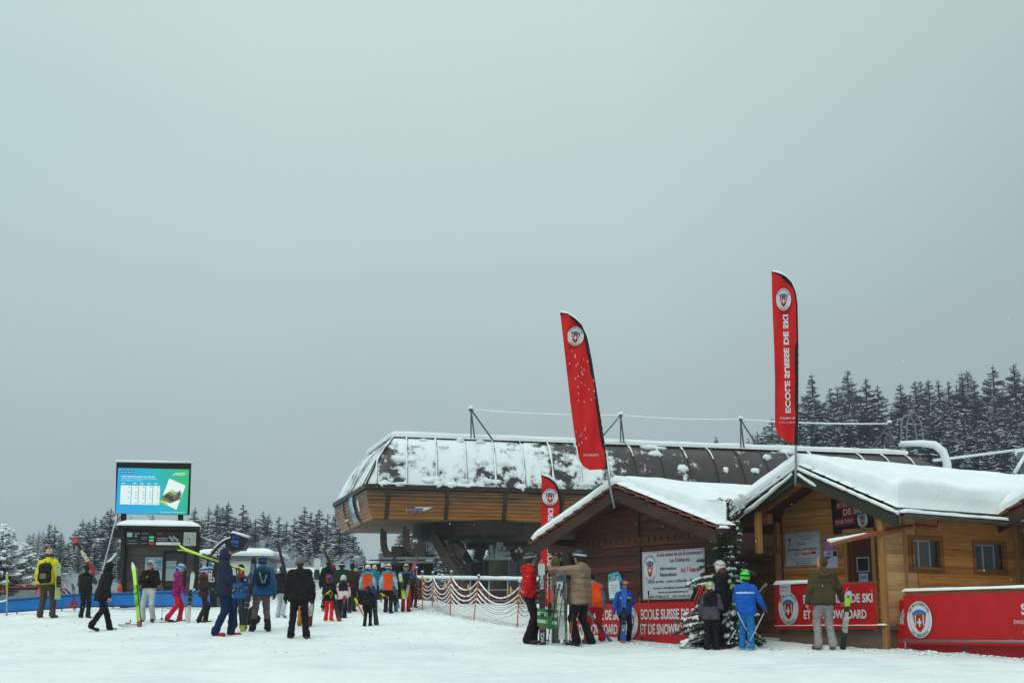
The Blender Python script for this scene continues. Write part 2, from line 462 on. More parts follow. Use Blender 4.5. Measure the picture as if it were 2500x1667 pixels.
# ---------------------------------------------------------------- crest used on the ski-school signs
RED = '@'
M_RED = plain('b01216', .55, .1, 3); M_WHITE = plain('c9cdd0', .6, .04, 4); M_BLUE = plain('2f6db0', .6, .05)
M_BROWN = plain('7a5a34', .6, .1); M_INK = plain('23252b', .6, .05); M_SHIELD = plain('a5161c', .55, .05)
CREST_MATS = [M_WHITE, M_INK, M_SHIELD, M_BLUE, M_BROWN]
def crest(fn, rx, ry, parent, M=None, ring=True, mirror=False, name='crest', dz=.002, top='SWISS SKI AND SNOWBOARD SCHOOL', low='LES DIABLERETS', outline=False):
    """fn(u, v, layer) -> point; u, v in metres about the centre"""
    mb = MB(); N = 40
    sg = -1 if mirror else 1
    def disc(a, b, lay, mi, n=N):
        mb.add([fn(a*math.cos(t), b*math.sin(t), lay) for t in [2*math.pi*k/n for k in range(n)]], [tuple(range(n))], mi)
    def ringf(a, b, a2, b2, lay, mi, n=N):
        mb.add([fn(p*math.cos(t), q*math.sin(t), lay) for p, q in ((a, b), (a2, b2)) for t in [2*math.pi*k/n for k in range(n)]],
               [(k, (k+1) % n, n+(k+1) % n, n+k) for k in range(n)], mi)
    disc(rx, ry, 1, 0)
    if outline: ringf(rx, ry, rx*.975, ry*.975, 2, 1)
    ringf(rx*.80, ry*.80, rx*.785, ry*.785, 2, 1)
    S = min(rx, ry)
    def poly(pts, lay, mi): mb.add([fn(x*rx, y*ry, lay) for x, y in pts], [tuple(range(len(pts)))], mi)
    # blue mountain cap, brown line, shield
    cap = [(-.56, .30)] + [(-.56+1.12*k/10, .40+.16*math.sin(math.pi*k/10)) for k in range(11)] + [(.56, .30)]
    poly(cap, 2, 3); poly([(-.56, .25), (-.56, .32), (.56, .32), (.56, .25)], 3, 4)
    sh = [(-.52, .25), (.52, .25), (.47, -.10), (.36, -.38), (.18, -.58), (0, -.70), (-.18, -.58), (-.36, -.38), (-.47, -.10)]
    poly(sh[::-1], 2, 2)
    for x in (-.36, .28):
        poly([(x, .25), (x+.08, .25), (x+.08, -.30), (x, -.30)][::-1], 3, 0)
    for q in ([(-.055, .08), (.055, .08), (.055, -.38), (-.055, -.38)], [(-.19, -.09), (.19, -.09), (.19, -.20), (-.19, -.20)]):
        poly(q[::-1], 3 if q[0][0] > -.1 else 4, 0)
    if ring:
        n = len(top)
        for i, ch in enumerate(top):
            if ch == ' ': continue
            a = R(90 + sg*(62 - 124*i/(n-1)))
            h = S*.13; w = S*.075
            def f(x, y, a=a):
                c, s_ = math.cos(a), math.sin(a)
                lx, ly = (x-w/2)*sg, y-h/2
                r = .885
                return fn(rx*r*c + (lx*s_ + ly*c), ry*r*s_ + (-lx*c + ly*s_), 2)
            mb.text(ch, f, w, h, 1, .02)
        n = len(low)
        for i, ch in enumerate(low):
            if ch == ' ': continue
            a = R(-90 + sg*(-42 + 84*i/(n-1)))
            h = S*.15; w = S*.085
            def f(x, y, a=a):
                c, s_ = math.cos(a), math.sin(a)
                lx, ly = (x-w/2)*sg, y-h/2
                r = .885
                return fn(rx*r*c + (-lx*s_ - ly*c), ry*r*s_ + (lx*c - ly*s_), 2)
            mb.text(ch, f, w, h, 1, .02)
    return mb.build(name, CREST_MATS, parent, M=M)
def plane_fn(o, u, w, n, step=.0015):
    o, u, w, n = map(Vector, (o, u, w, n))
    return lambda a, b, lay=1: o + u*a + w*b + n*(step*lay)

# ---------------------------------------------------------------- local frames of the huts (parallel to each other)
UV_ANG = math.atan2(-.83, .557)
def plank_rows(mb, x0f, x1f, z0, z1, y, holes=(), h=.16, t=.03, ax='x', mi=0, gap=.006):
    """horizontal planks; x0f/x1f(z) limits; holes (xa, xb, za, zb)"""
    z = z0
    while z < z1 - .02:
        zt = min(z+h, z1)
        segs = [((x0f(z), x1f(z)), (x0f(zt), x1f(zt)))]
        cuts = [(a, b) for a, b, za, zb in holes if za < (z+zt)/2 < zb]
        out = []
        for (b0, b1), (t0, t1) in segs:
            cur = [(b0, b1, t0, t1)]
            for a, b in cuts:
                nx = []
                for q in cur:
                    if q[0] < a < q[1] or q[0] < b < q[1]:
                        nx.append((q[0], a, q[2], a)); nx.append((b, q[1], b, q[3]))
                    else: nx.append(q)
                cur = nx
            out += cur
        for b0, b1, t0, t1 in out:
            if b1-b0 < .02 and t1-t0 < .02: continue
            dj = rnd.uniform(-.003, .003)
            za, zb = z+gap/2, zt-gap/2
            pts = [(b0, y+dj), (b1, y+dj), (b1, y+t), (b0, y+t)]
            pt2 = [(t0, y+dj), (t1, y+dj), (t1, y+t), (t0, y+t)]
            c = .008
            # bevelled face: a mid front edge stands proud
            lo = [(b0, y+dj+c, za), (b1, y+dj+c, za), (b1, y+t, za), (b0, y+t, za)]
            hi = [(t0, y+dj+c, zb), (t1, y+dj+c, zb), (t1, y+t, zb), (t0, y+t, zb)]
            f = .12
            l2 = [(b0, y+dj, za+c), (b1, y+dj, za+c)]; h2 = [(t0, y+dj, zb-c), (t1, y+dj, zb-c)]
            vs = lo + hi + l2 + h2
            if ax == 'y': vs = [(p[1], p[0], p[2]) for p in vs]
            mb.add(vs, [(0,1,9,8), (8,9,11,10), (10,11,5,4), (4,5,6,7), (2,3,7,6), (3,2,1,0), (0,8,10,4), (0,4,7,3), (1,2,6,5), (1,5,11,9)], mi)
        z = zt
W_DARK = wood('5c2a20', '2e1411', name='dark_stained_boards')
W_WARM = wood('d09048', '8a5628', name='warm_pine_boards')
W_LIGHT = wood('cfa070', '946c4a', name='light_pine_boards')
W_GREY = wood('7c6654', '4c3c33', name='weathered_boards')
W_BEAM = wood('4a3026', '241714', name='dark_beam_wood', knots=False)
W_BEAMW = wood('a86c34', '6c4220', name='beam_wood', knots=False)
W_POST = wood('b9854c', '855a32', along='z', name='post_wood', knots=True)
M_TILE = plain('6e4032', .8, .35, 9, .01, name='roof_tile'); M_GREEN = plain('2c2e20', .6, .2, name='green_trim')
M_STEEL = plain('7d8287', .45, .12, metal=.7, name='galvanised_steel'); M_DSTEEL = plain('241d1c', .55, .2, metal=.2, name='dark_steel')
M_COPPER = plain('8e4c34', .45, .3, 10, metal=.15, name='copper')
M_BLACK = plain('15130f', .6, .1, name='black_plastic')

def sign_board(name, label, parent_w, fr, w, h, face, edge, lines, group=None, t=.02, cat='sign', crest_at=None, frame_line=None):
    """rectangular board. fr: (origin lower left, u, w, n) in world"""
    o, u, v, n = map(Vector, fr)
    T = thing(name, label, cat, o, 0, group)
    u, v, n = u.normalized(), v.normalized(), n.normalized()
    mb = MB(); mb.prism([Vector((0,0,0)), u*w, u*w+v*h, v*h], -n*t)
    mb.build('board', face, T)
    return T, u, v, n

def gable_hut(T, hs, zr, ze, L, wall_y, wall_x, z_floor, tile=True, snow=.26, barge_mat=None, roof_seed=0, snow_set=.25, left_snow=True, tile_mat=M_TILE, Le=None):
    """roof of a hut: ridge along local y from y=0, verge at y=0"""
    k = (zr-ze)/hs
    barge_mat = barge_mat or W_BEAM
    for sx, nm in ((-1, 'l'), (1, 'r')):
        a = Vector((0, 0, zr)); b = Vector((sx*hs, 0, ze))
        d = (b-a); Ls = d.length; d.normalize(); nrm = Vector((-d.z*sx, 0, abs(d.x))) if sx > 0 else Vector((d.z, 0, abs(d.x)))
        if nrm.z < 0: nrm = -nrm
        mb = MB(); L_ = L; Lb = Le if (Le and sx > 0) else L
        mb.hexa([a - nrm*.05, b - nrm*.05, b - nrm*.05+Vector((0, Lb, 0)), a - nrm*.05+Vector((0, L, 0)),
                 a - nrm*.02, b - nrm*.02, b - nrm*.02+Vector((0, Lb, 0)), a - nrm*.02+Vector((0, L, 0))] if sx > 0 else
                [b - nrm*.05, a - nrm*.05, a - nrm*.05+Vector((0, L, 0)), b - nrm*.05+Vector((0, L, 0)),
                 b - nrm*.02, a - nrm*.02, a - nrm*.02+Vector((0, L, 0)), b - nrm*.02+Vector((0, L, 0))])
        mb.build('roof_deck', W_DARK, T)
        if tile:
            n = int(Ls/.33); mb = MB()
            for i in range(n):
                s0 = i*Ls/n; s1 = s0 + Ls/n + .05
                for q in range(2 if i % 1 == 0 else 1):
                    y0 = -.03 if q == 0 else .3; y1 = .296 if q == 0 else L + (Lb-L)*min(1, s1/Ls)
                    if y1 <= y0+.02: continue
                    j = rnd.uniform(-.012, .012) if q == 0 else 0
                    p0, p1 = a + d*(s0+j), a + d*(s1+j)
                    lo0, lo1 = p0 + nrm*.0, p1 + nrm*.045
                    t_ = .035
                    pts = []
                    for dz in (0, t_):
                        pts += [lo0+nrm*dz+Vector((0, y0, 0)), lo1+nrm*dz+Vector((0, y0, 0)), lo1+nrm*dz+Vector((0, y1, 0)), lo0+nrm*dz+Vector((0, y1, 0))]
                    if sx < 0: pts = [pts[1], pts[0], pts[3], pts[2], pts[5], pts[4], pts[7], pts[6]]
                    mb.hexa(pts)
            mb.build('roof_tiles', tile_mat, T)
        # bargeboard
        mb = MB()
        w = .20
        dn = Vector((0, 0, -1))
        pa, pb = a - nrm*.055, b - nrm*.055
        mb.prism([pa, pb, pb+dn*w, pa+dn*w], Vector((0, .045, 0)))
        mb.build('bargeboard', barge_mat, T)
        # snow on the slope
        if sx < 0 and not left_snow: continue
        y0 = 0.0 if sx < 0 else snow_set
        off = nrm*.07
        mb = MB()
        A, B = a+off-d*.02, b+off-d*.10
        if sx < 0:
            mb.pad(A+Vector((0, y0, 0)), B+Vector((0, y0, 0)), A+Vector((0, L, 0)), B+Vector((0, L, 0)), snow, 36, 36, .22, roof_seed, .12, lip=.45, wob=.02)
        else:
            mb.pad(A+Vector((0, y0, 0)), B+Vector((0, y0, 0)), A+Vector((0, L, 0)), B+Vector((0, Lb+(.12 if Le else 0), 0)), snow*1.2, 44, 44, .16, roof_seed+3, .18, lip=.86, wob=.08, bulge=.025, grad=.75)
            # thin crust left on the verge tiles
            for i in range(int(Ls/.33)):
                s0 = i*Ls/int(Ls/.33); p0 = a+d*(s0+.02)+nrm*.085; p1 = a+d*(s0+.33)+nrm*.085
                mb.pad(p0+Vector((0, .0, 0)), p1+Vector((0, .0, 0)), p0+Vector((0, y0+.2, 0)), p1+Vector((0, y0+.2, 0)), .05, 8, 6, .08, i*1.7, .5, lip=.25, bulge=.01, wob=.03)
        mb.build('roof_snow', SNOW, T, smooth=True)
    # ridge hump of snow
    mb = MB()
    pts = [Vector((rnd.uniform(-.02, .02), y, zr-.05+snow*.34+.03*noise.noise(Vector((y*.7, roof_seed, 0))))) for y in np.linspace(snow_set*.5, L, 24)]
    mb.tube(pts, [.07+.03*min(1, i/3) + snow*.30 for i in range(24)], 14)
    mb.build('ridge_snow', SNOW, T, smooth=True)

# ---------------------------------------------------------------- hut 1 : dark brown gable
pk1 = P(1501, 1190, 28.0)
g1 = ground(pk1.x, pk1.y)
H1 = thing('ski_school_hut', 'dark brown hut with a tiled gable and thick snow roof, left of the porch hut', 'hut', (pk1.x, pk1.y, 0), UV_ANG)
ZR1 = pk1.z; 
pe1 = P(1722, 1291, 28.0 - .83*2.97)
ZE1 = pe1.z
gable_hut(H1, 2.92, ZR1, ZE1, 3.9, .6, 2.35, 1.2, snow=.24, roof_seed=2, Le=.15)
k1 = (ZR1-ZE1)/2.92
mb = MB()
def lim(sx, k, zr, hw): return lambda z: sx*min(hw, max(.02, (zr-.1-z)/k))
plank_rows(mb, lim(-1, k1, ZR1, 2.3), lim(1, k1, ZR1, 2.3), 1.25, ZR1-.12, .6)
plank_rows(mb, lambda z: .65, lambda z: 1.0, 1.25, ZE1+.1, 2.3, ax='y')
plank_rows(mb, lambda z: .65, lambda z: 4.6, 1.25, ZE1+.1, -2.33, ax='y')
mb.box(-2.3, 2.3, 4.6, 4.63, 1.2, ZE1)
mb.build('wall', W_DARK, H1)
mb = MB()
mb.beam((0, .57, 3.68), (0, .57, ZR1-.25), .03, .04)
for x in (-2.28, 2.28, .0): mb.beam((x, .58, 1.3), (x, .58, ZE1+.05 if x else 3.58), .10, .05, up=(0, 1, 0))
mb.beam((0, 0.05, ZR1-.20), (0, .9, ZR1-.20), .14, .18)
for x in (-2.55, 2.55):
    mb.beam((x*.86, .05, ZR1-k1*2.2-.22), (x*.86, .9, ZR1-k1*2.2-.22), .12, .14)
mb.beam((-2.25, .1, 3.45), (-2.35, .58, 2.95), .07, .07)
mb.beam((-2.3, .02, ZE1-.14), (-1.2, .6, ZE1-.14), .06, .1)
mb.split('timber', W_BEAM, H1)
mb = MB()   # carved band with triangular notches
mb.box(-2.28, 2.28, .575, .60, 3.50, 3.56); mb.box(-2.28, 2.28, .585, .60, 3.56, 3.66)
x = -2.2
while x < 2.15:
    mb.prism([(x, .583, 3.57), (x+.10, .583, 3.57), (x+.10, .583, 3.66)], (0, -.02, 0)); x += .2
mb.build('carved_band', wood('6a3a26', '36180f', name='carved_wood'), H1)
mb = MB()   # gutter on the right eave
mb.beam((2.98, .0, ZE1-.03), (2.98, .2, ZE1-.03), .09, .08)
mb.build('gutter', W_BEAM, H1)
mb = MB(); mb.pad((2.93, 0, ZE1+.01), (3.04, 0, ZE1+.01), (2.93, .2, ZE1+.01), (3.04, .2, ZE1+.01), .06, 6, 12, .03, 4, .3, bulge=.01, wob=.01)
mb.build('gutter_snow', SNOW, H1, smooth=True)

MI1 = Matrix.Translation((pk1.x, pk1.y, 0)) @ Matrix.Rotation(UV_ANG, 4, 'Z')
def on_hut(M, x, y, z): return M @ Vector((x, y, z))
def vec(M, x, y, z): return M.to_3x3() @ Vector((x, y, z))

def text_sign(name, label, M, x0, x1, z0, z1, y, face, items, cat='sign', crest_=None, border=None, t=.02, roll=0, patches=(), extra_mats=()):
    """sign on a plane y=const of a hut frame M; items: (text, xa, xb, za, zb, matidx, bold)"""
    o = on_hut(M, x0, y, z0); T = thing(name, label, cat, o, 0)
    u, w, n = vec(M, 1, 0, 0), Vector((0, 0, 1)), vec(M, 0, -1, 0)
    cr_, sr_ = math.cos(roll), math.sin(roll)
    u2 = u*cr_ + w*sr_; w2 = w*cr_ - u*sr_
    mb = MB(); mb.prism([Vector((0,0,0)), u2*(x1-x0), u2*(x1-x0)+w2*(z1-z0), w2*(z1-z0)], -n*t)
    mb.build('board', face, T)
    if border is not None:
        mb = MB(); W_, H_ = x1-x0, z1-z0; b = .014; q = .012
        for a0, b0, a1, b1 in ((q, q, W_-q, q+b*.6), (q, H_-q-b*.6, W_-q, H_-q), (q, q, q+b*.6, H_-q), (W_-q-b*.6, q, W_-q, H_-q)):
            mb.add([u2*a0+w2*b0+n*.002, u2*a1+w2*b0+n*.002, u2*a1+w2*b1+n*.002, u2*a0+w2*b1+n*.002], [(0,1,2,3)])
        mb.build('border', border, T)
    mats = [plain('2a2a2e', .6, .05), plain('8e1f2c', .6, .05), M_WHITE, plain('b01a1a', .6, .05)] + list(extra_mats)
    for (s, xa, xb, za, zb, mi, bo) in items:
        fn = lambda a, b, xa=xa, za=za: u2*(xa-x0+a) + w2*(za-z0+b) + n*.005
        MB().text(s, fn, xb-xa, zb-za, 0, bo).build('lettering', mats[mi], T)
    if patches:
        mb = MB()
        for j, (xa, xb, za, zb, mi) in enumerate(patches):
            mb.add([u2*(a-x0)+w2*(b-z0)+n*(.0022+.0004*(j % 3)) for a, b in ((xa, za), (xb, za), (xb, zb), (xa, zb))], [(0,1,2,3)], mi)
        mb.build('print', mats, T)
    if crest_:
        cx, cz, rx_, ry_, outl = crest_
        crest(plane_fn(u2*(cx-x0)+w2*(cz-z0), u2, w2, n, .0016), rx_, ry_, T, outline=outl)
    return T, u2, w2, n

M_SIGNW = plain('b4bcc4', .45, .03, 3, name='sign_white'); M_BORD = plain('8e2a38', .6, .05)
text_sign('information_sign', 'large white ski school information board on the dark hut wall behind the fir', MI1, .10, 1.93, 2.46, 3.38, .575, M_SIGNW,
    [('Ecole suisse de ski & snowboard', .56, 1.88, 3.27, 3.345, 1, .02), ('Les Diablerets', .94, 1.52, 3.15, 3.225, 1, .02),
     ('Informations', .65, 1.13, 3.01, 3.075, 0, .02), ('Réservations', .64, 1.13, 2.89, 2.965, 0, .02), ('ici / here', 1.26, 1.78, 2.95, 3.045, 3, .03),
     ('cours privés - cours collectifs - Stages', .27, 1.75, 2.755, 2.83, 0, .018), ('contact: info@ess-lesdiablerets.ch', .42, 1.66, 2.645, 2.70, 0, .018),
     ('www.ess-lesdiablerets.ch', .56, 1.46, 2.575, 2.62, 0, .018), ('0041 79 860 22 57', .32, .90, 2.49, 2.535, 0, .018), ('0041 24 492 20 02', 1.0, 1.6, 2.49, 2.535, 0, .018),
     ], border=M_BORD, crest_=(.34, 3.06, .20, .26, True))
text_sign('contact_sign', 'narrow white contact strip under the large information board of the dark hut', MI1, .10, 1.93, 2.27, 2.455, .57, M_SIGNW,
    [('contact: info@ess-lesdiablerets.ch   www.esslesdiablerets.ch', .25, 1.8, 2.385, 2.435, 0, .01), ('0041 79 860 22 57    0041 24 492 20 02', .25, 1.75, 2.30, 2.36, 0, .01)]) if False else None
# red school banner along the foot of hut 1
def banner(name, label, M, x0, x1, z0, z1, y, units, seed=0, sag=0.0, crest_on=True):
    o = on_hut(M, x0, y, z0); T = thing(name, label, 'banner', o, 0)
    u, w, n = vec(M, 1, 0, 0), Vector((0, 0, 1)), vec(M, 0, -1, 0)
    nx = int((x1-x0)/.05); mb = MB(); W_, H_ = x1-x0, z1-z0
    def S(a, b, off=0):
        r = .018*noise.noise(Vector((a*2.6+seed, b*1.2, 0))) + .008*noise.noise(Vector((a*9+seed, b*3, 0)))
        r *= .35 + .65*min(1, abs(b-H_)/H_*1.3)
        return u*a + w*b + n*(r+off)
    nz_ = 12
    vs = [S(W_*i/nx, H_*j/nz_) for j in range(nz_+1) for i in range(nx+1)]
    fs = [(j*(nx+1)+i, j*(nx+1)+i+1, (j+1)*(nx+1)+i+1, (j+1)*(nx+1)+i) for j in range(nz_) for i in range(nx)]
    m2 = len(vs); vs += [p - n*.004 for p in vs]
    fs += [tuple(k+m2 for k in f)[::-1] for f in fs]
    mb.add(vs, fs); mb.build('cloth', plain('b30f14', .45, .12, 3, name='red_vinyl'), T, smooth=True)
    for (s, xa, xb, za, zb, bo) in units['text']:
        MB().text(s, lambda a, b, xa=xa, za=za: S(xa-x0+a, za-z0+b, .009), xb-xa, zb-za, 0, bo).build('lettering', M_WHITE, T)
    for cx, cz, r1, r2 in units.get('crest', ()):
        c0 = S(cx-x0, cz-z0, .02); crest(lambda a, b, lay=1: c0 + u*a + w*b + n*(.003*lay), r1, r2, T)
    return T, S
banner('school_banner', 'long red ski school banner with white lettering at the foot of the dark brown hut', MI1, -2.2, 2.05, 1.62, 2.40, .50,
    {'text': [('ECOLE SUISSE DE SKI', .12, 1.86, 2.08, 2.28, .03), ('ET DE SNOWBOARD', .12, 1.70, 1.80, 2.00, .03),
              ('ECOLE SUISSE DE SKI', -2.12, -.52, 2.08, 2.28, .03), ('ET DE SNOWBOARD', -2.12, -.60, 1.80, 2.00, .03)],
     'crest': [(-.17, 2.03, .24, .30)]}, 1)
# poster with a torn cloud outline
def poster_puuust():
    o = on_hut(MI1, -.98, .56, 2.47); T = thing('race_poster', 'turquoise and white poster cut in a jagged shape on the dark hut wall', 'poster', o)
    u, w, n = vec(MI1, 1, 0, 0), Vector((0, 0, 1)), vec(MI1, 0, -1, 0)
    mb = MB()
    mb.prism([u*a+w*b for a, b in ((0.05, 0.0), (.42, .03), (.46, .30), (.45, .42), (.34, .56), (.02, .52), (0, .3))], n*.006)
    mb.build('backing', plain('2aa3b8', .5, .05), T)
    mb = MB()
    mb.prism([u*a+w*b+n*.0065 for a, b in ((.04, .04), (.36, .05), (.39, .12), (.37, .2), (.40, .28), (.36, .35), (.35, .45), (.30, .50), (.06, .46), (.03, .3))], n*.002)
    mb.prism([u*a+w*b+n*.0095 for a, b in ((.25, -.01), (.41, -.01), (.41, .10), (.25, .10))], n*.002)
    mb.build('paper', plain('c4d3da', .6, .05), T)
    mb = MB()
    mb.text('PUUUST!', lambda a, b: u*(.05+a)+w*(.36+b+a*.12)+n*.010, .30, .11, 0, .04)
    for i, t in enumerate(('COMPLETE TON', 'EQUIPEMENT', 'A TON STYLE', 'ET TOUR POSTER')):
        mb.text(t, lambda a, b, i=i: u*(.09+a)+w*(.28-i*.052+b)+n*.010, .22, .022, 0, .01)
    mb.build('lettering', M_INK, T)
poster_puuust()

# ---------------------------------------------------------------- hut 2 : green-trimmed porch hut
pk2 = P(1943, 1143, 27.0)
ZR2 = pk2.z; ZE2 = P(2185, 1252, 24.99).z
MI2 = Matrix.Translation((pk2.x, pk2.y, 0)) @ Matrix.Rotation(UV_ANG, 4, 'Z')
H2 = thing('porch_hut', 'warm pine hut with a green trimmed gable, a porch and two side windows', 'hut', (pk2.x, pk2.y, 0), UV_ANG)
gable_hut(H2, 2.42, ZR2, ZE2, 8.0, 1.0, 1.9, 1.2, tile=False, snow=.30, barge_mat=M_GREEN, roof_seed=11, snow_set=.12)
k2 = (ZR2-ZE2)/2.42
mb = MB()
plank_rows(mb, lim(-1, k2, ZR2, 1.44), lim(1, k2, ZR2, 1.86), 1.5, ZR2-.12, 1.0, holes=[(.30, .92, 1.5, 3.62)])
W1 = (.84, 1.66, 2.96, 3.49); W2 = (2.62, 3.48, 2.96, 3.47)
plank_rows(mb, lambda z: 1.03, lambda z: 4.1, 1.4, ZE2+.12, 1.90, ax='y', holes=[(1.031, W1[1], W1[2], W1[3]), W2])
plank_rows(mb, lambda z: 1.03, lambda z: 7.8, 1.4, ZE2+.12, -1.44, ax='y')
mb.box(-1.44, 1.9, 7.8, 7.83, 1.4, ZE2)
mb.build('wall', W_WARM, H2)
mb = MB()
plank_rows(mb, lambda z: .06, lambda z: 1.0, 1.95, ZE2+.12, 1.90, ax='y', holes=[(W1[0], .999, W1[2], W1[3])])
mb.build('porch_side_wall', W_LIGHT, H2)
# windows with deep wooden reveal
for (a, b, c, d) in (W1, W2):
    fr = MB()
    for q in ((a-.06, a+.02, c-.06, d+.08), (b-.02, b+.08, c-.06, d+.08)): fr.box(1.87+.02, 1.945, q[0], q[1], q[2], q[3])
    fr.box(1.89, 1.947, a+.02, b-.02, d-.0, d+.078); fr.box(1.89, 1.955, a+.02, b-.02, c-.06, c)
    f = fr.build('window', wood('9a6432', '6a3f1e', name='window_wood', knots=False), H2)
    mb = MB(); x = 1.80
    mid = (a+b)/2-.08
    for q in ((a+.02, a+.05, c, d), (b-.2, b-.17, c, d), (mid-.02, mid+.02, c, d)): mb.box(x, x+.04, *q)
    mb.box(x, x+.038, a+.05, b-.2, c, c+.03); mb.box(x, x+.038, a+.05, b-.2, d-.03, d)
    mb.build('sash', plain('9aa1a6', .5, .05), f)
    mb = MB(); mb.box(x+.01, x+.02, a+.03, b-.18, c+.02, d-.02); mb.box(x-.01, x+.015, b-.168, b, c, d)
    mb.build('pane', glass('4a5257'), f)
# timber frame: posts, beams, verge supports
mb = MB()
for x, y, w in ((1.95, .08, .11), (1.90, .70, .10), (1.93, 3.85, .14)):
    mb.beam((x, y, 1.55), (x, y, ZE2+.1), w, w*.9, up=(0, 1, 0))
mb.split('corner_post', W_POST, H2)
mb = MB()
mb.beam((-1.2, .12, 3.35), (-1.2, .12, 4.15), .12, .12, up=(0, 1, 0))
mb.beam((-1.5, .92, 2.3), (-1.5, .92, 4.0), .10, .10, up=(0, 1, 0))
mb.beam((.96, .97, 2.0), (.96, .97, 3.7), .09, .06, up=(0, 1, 0)); mb.beam((.27, .97, 2.0), (.27, .97, 3.7), .08, .06, up=(0, 1, 0))
mb.beam((.23, .965, 3.72), (1.0, .965, 3.72), .06, .08)
mb.split('trim_post', W_POST, H2)
mb = MB()
mb.beam((-2.3, .35, 4.02), (-1.1, .35, 4.02), .14, .20)
mb.beam((0, .04, ZR2-.24), (0, 1.0, ZR2-.24), .16, .20)
mb.beam((-1.35, .3, ZR2-k2*1.35-.16), (-.06, .3, ZR2-.2), .10, .14)
mb.beam((-2.25, .9, 3.42), (-1.45, .9, 3.42), .08, .10)
mb.split('porch_beam', W_BEAMW, H2)
# plank screen left of the porch, dark recess behind
mb = MB(); plank_rows(mb, lambda z: -3.35, lambda z: -1.6, 1.6, 3.28, .95, h=.2)
mb.build('plank_screen', wood('8a5a34', '54351f', name='screen_boards'), H2)
mb = MB(); mb.beam((-2.65, .90, 1.7), (-2.65, .90, 3.28), .09, .05, up=(0, 1, 0)); mb.beam((-3.3, .91, 3.29), (-1.6, .91, 3.29), .05, .05)
mb.split('screen_frame', W_BEAMW, H2)
mb = MB(); mb.box(-5.2, -1.5, 2.6, 2.65, 1.4, 4.4)
mb.build('back_wall', W_DARK, H2)
# door
mb = MB(); mb.box(.32, .90, .985, 1.03, 1.98, 3.60); D = mb.build('door', plain('4a1f1a', .5, .12, 4, name='door_paint'), H2)
mb = MB()
for q in ((.52, .83, 3.20, 3.225), (.52, .83, 2.945, 2.97), (.52, .545, 2.97, 3.20), (.805, .83, 2.97, 3.20)): mb.box(q[0], q[1], .968, .985, q[2], q[3])
mb.build('window_frame', plain('8e9499', .5, .05), D)
mb = MB(); mb.box(.545, .805, .972, .98, 2.97, 3.2); mb.build('pane', glass('241f1c'), D)
mb = MB(); mb.box(.40, .42, .962, .985, 2.02, 3.56); mb.build('door_trim', plain('6a4638', .5, .1), D)
# plinth / porch floor
mb = MB(); mb.box(-.72, 2.0, .05, 1.0, 1.88, 1.95); mb.box(-.68, 1.96, .07, .12, 1.35, 1.875); mb.box(1.90, 1.955, .13, 4.1, 1.3, 1.9)
mb.split('porch_floor', W_GREY, H2)
for x in (.35, 1.1): pass
mb = MB(); mb.pad((-.70, -.03, 1.955), (2.0, -.03, 1.955), (-.70, .09, 1.955), (2.0, .09, 1.955), .035, 40, 6, .05, 5, .5, bulge=.01, wob=.02)
mb.pad((.55, .0, 1.955), (1.95, .0, 1.955), (.55, .2, 1.955), (1.95, .2, 1.955), .03, 30, 6, .05, 7, .5, bulge=.01)
mb.split('floor_snow', SNOW, H2, smooth=True)
# porch railing and its snow
mb = MB(); mb.beam((-.64, .04, 2.70), (1.86, .04, 2.70), .06, .05); mb.beam((-.60, .05, 1.95), (-.60, .05, 2.70), .07, .07, up=(0, 1, 0)); mb.beam((.7, .05, 1.95), (.7, .05, 2.70), .07, .07, up=(0, 1, 0))
mb.split('railing', W_GREY, H2)
mb = MB(); mb.pad((-.70, -.03, 2.725), (.75, -.03, 2.725), (-.70, .11, 2.725), (.75, .11, 2.725), .07, 40, 8, .05, 15, .3, bulge=.015)
mb.build('railing_snow', SNOW, H2, smooth=True)
# sagging tarp strip with snow at the left verge
mb = MB()
a = Vector((-.06, -.05, ZR2-.10)); b = Vector((-2.75, -.1, ZE2-.22)); n_ = 26
pts = []
for i in range(n_+1):
    t = i/n_; p = a.lerp(b, t); p.z -= .10*math.sin(math.pi*t) + .02*noise.noise(Vector((t*9, 0, 0))); pts.append(p)
mb.tube(pts, [.028+.02*math.sin(math.pi*i/n_)+.014*noise.noise(Vector((i*.9, 3, 0))) for i in range(n_+1)], 8)
a = Vector((.10, -.05, ZR2-.12)); b = Vector((.95, .1, ZR2-.56)); pts = [a.lerp(b, i/10)-Vector((0, 0, .05*math.sin(math.pi*i/10))) for i in range(11)]
mb.tube(pts, [.03+.014*noise.noise(Vector((i*.9, 6, 0))) for i in range(11)], 7)
# crust along both verge boards
for sx in (-1, 1):
    pts = [Vector((sx*2.46*t, -.02, ZR2+.02-(ZR2-ZE2)*t*1.02)) for t in np.linspace(0, 1, 30)]
    mb.tube(pts, [.034+.022*noise.noise(Vector((i*.7, 9+sx, 0))) for i in range(30)], 8)
mb.split('verge_snow', SNOW, H2, smooth=True)
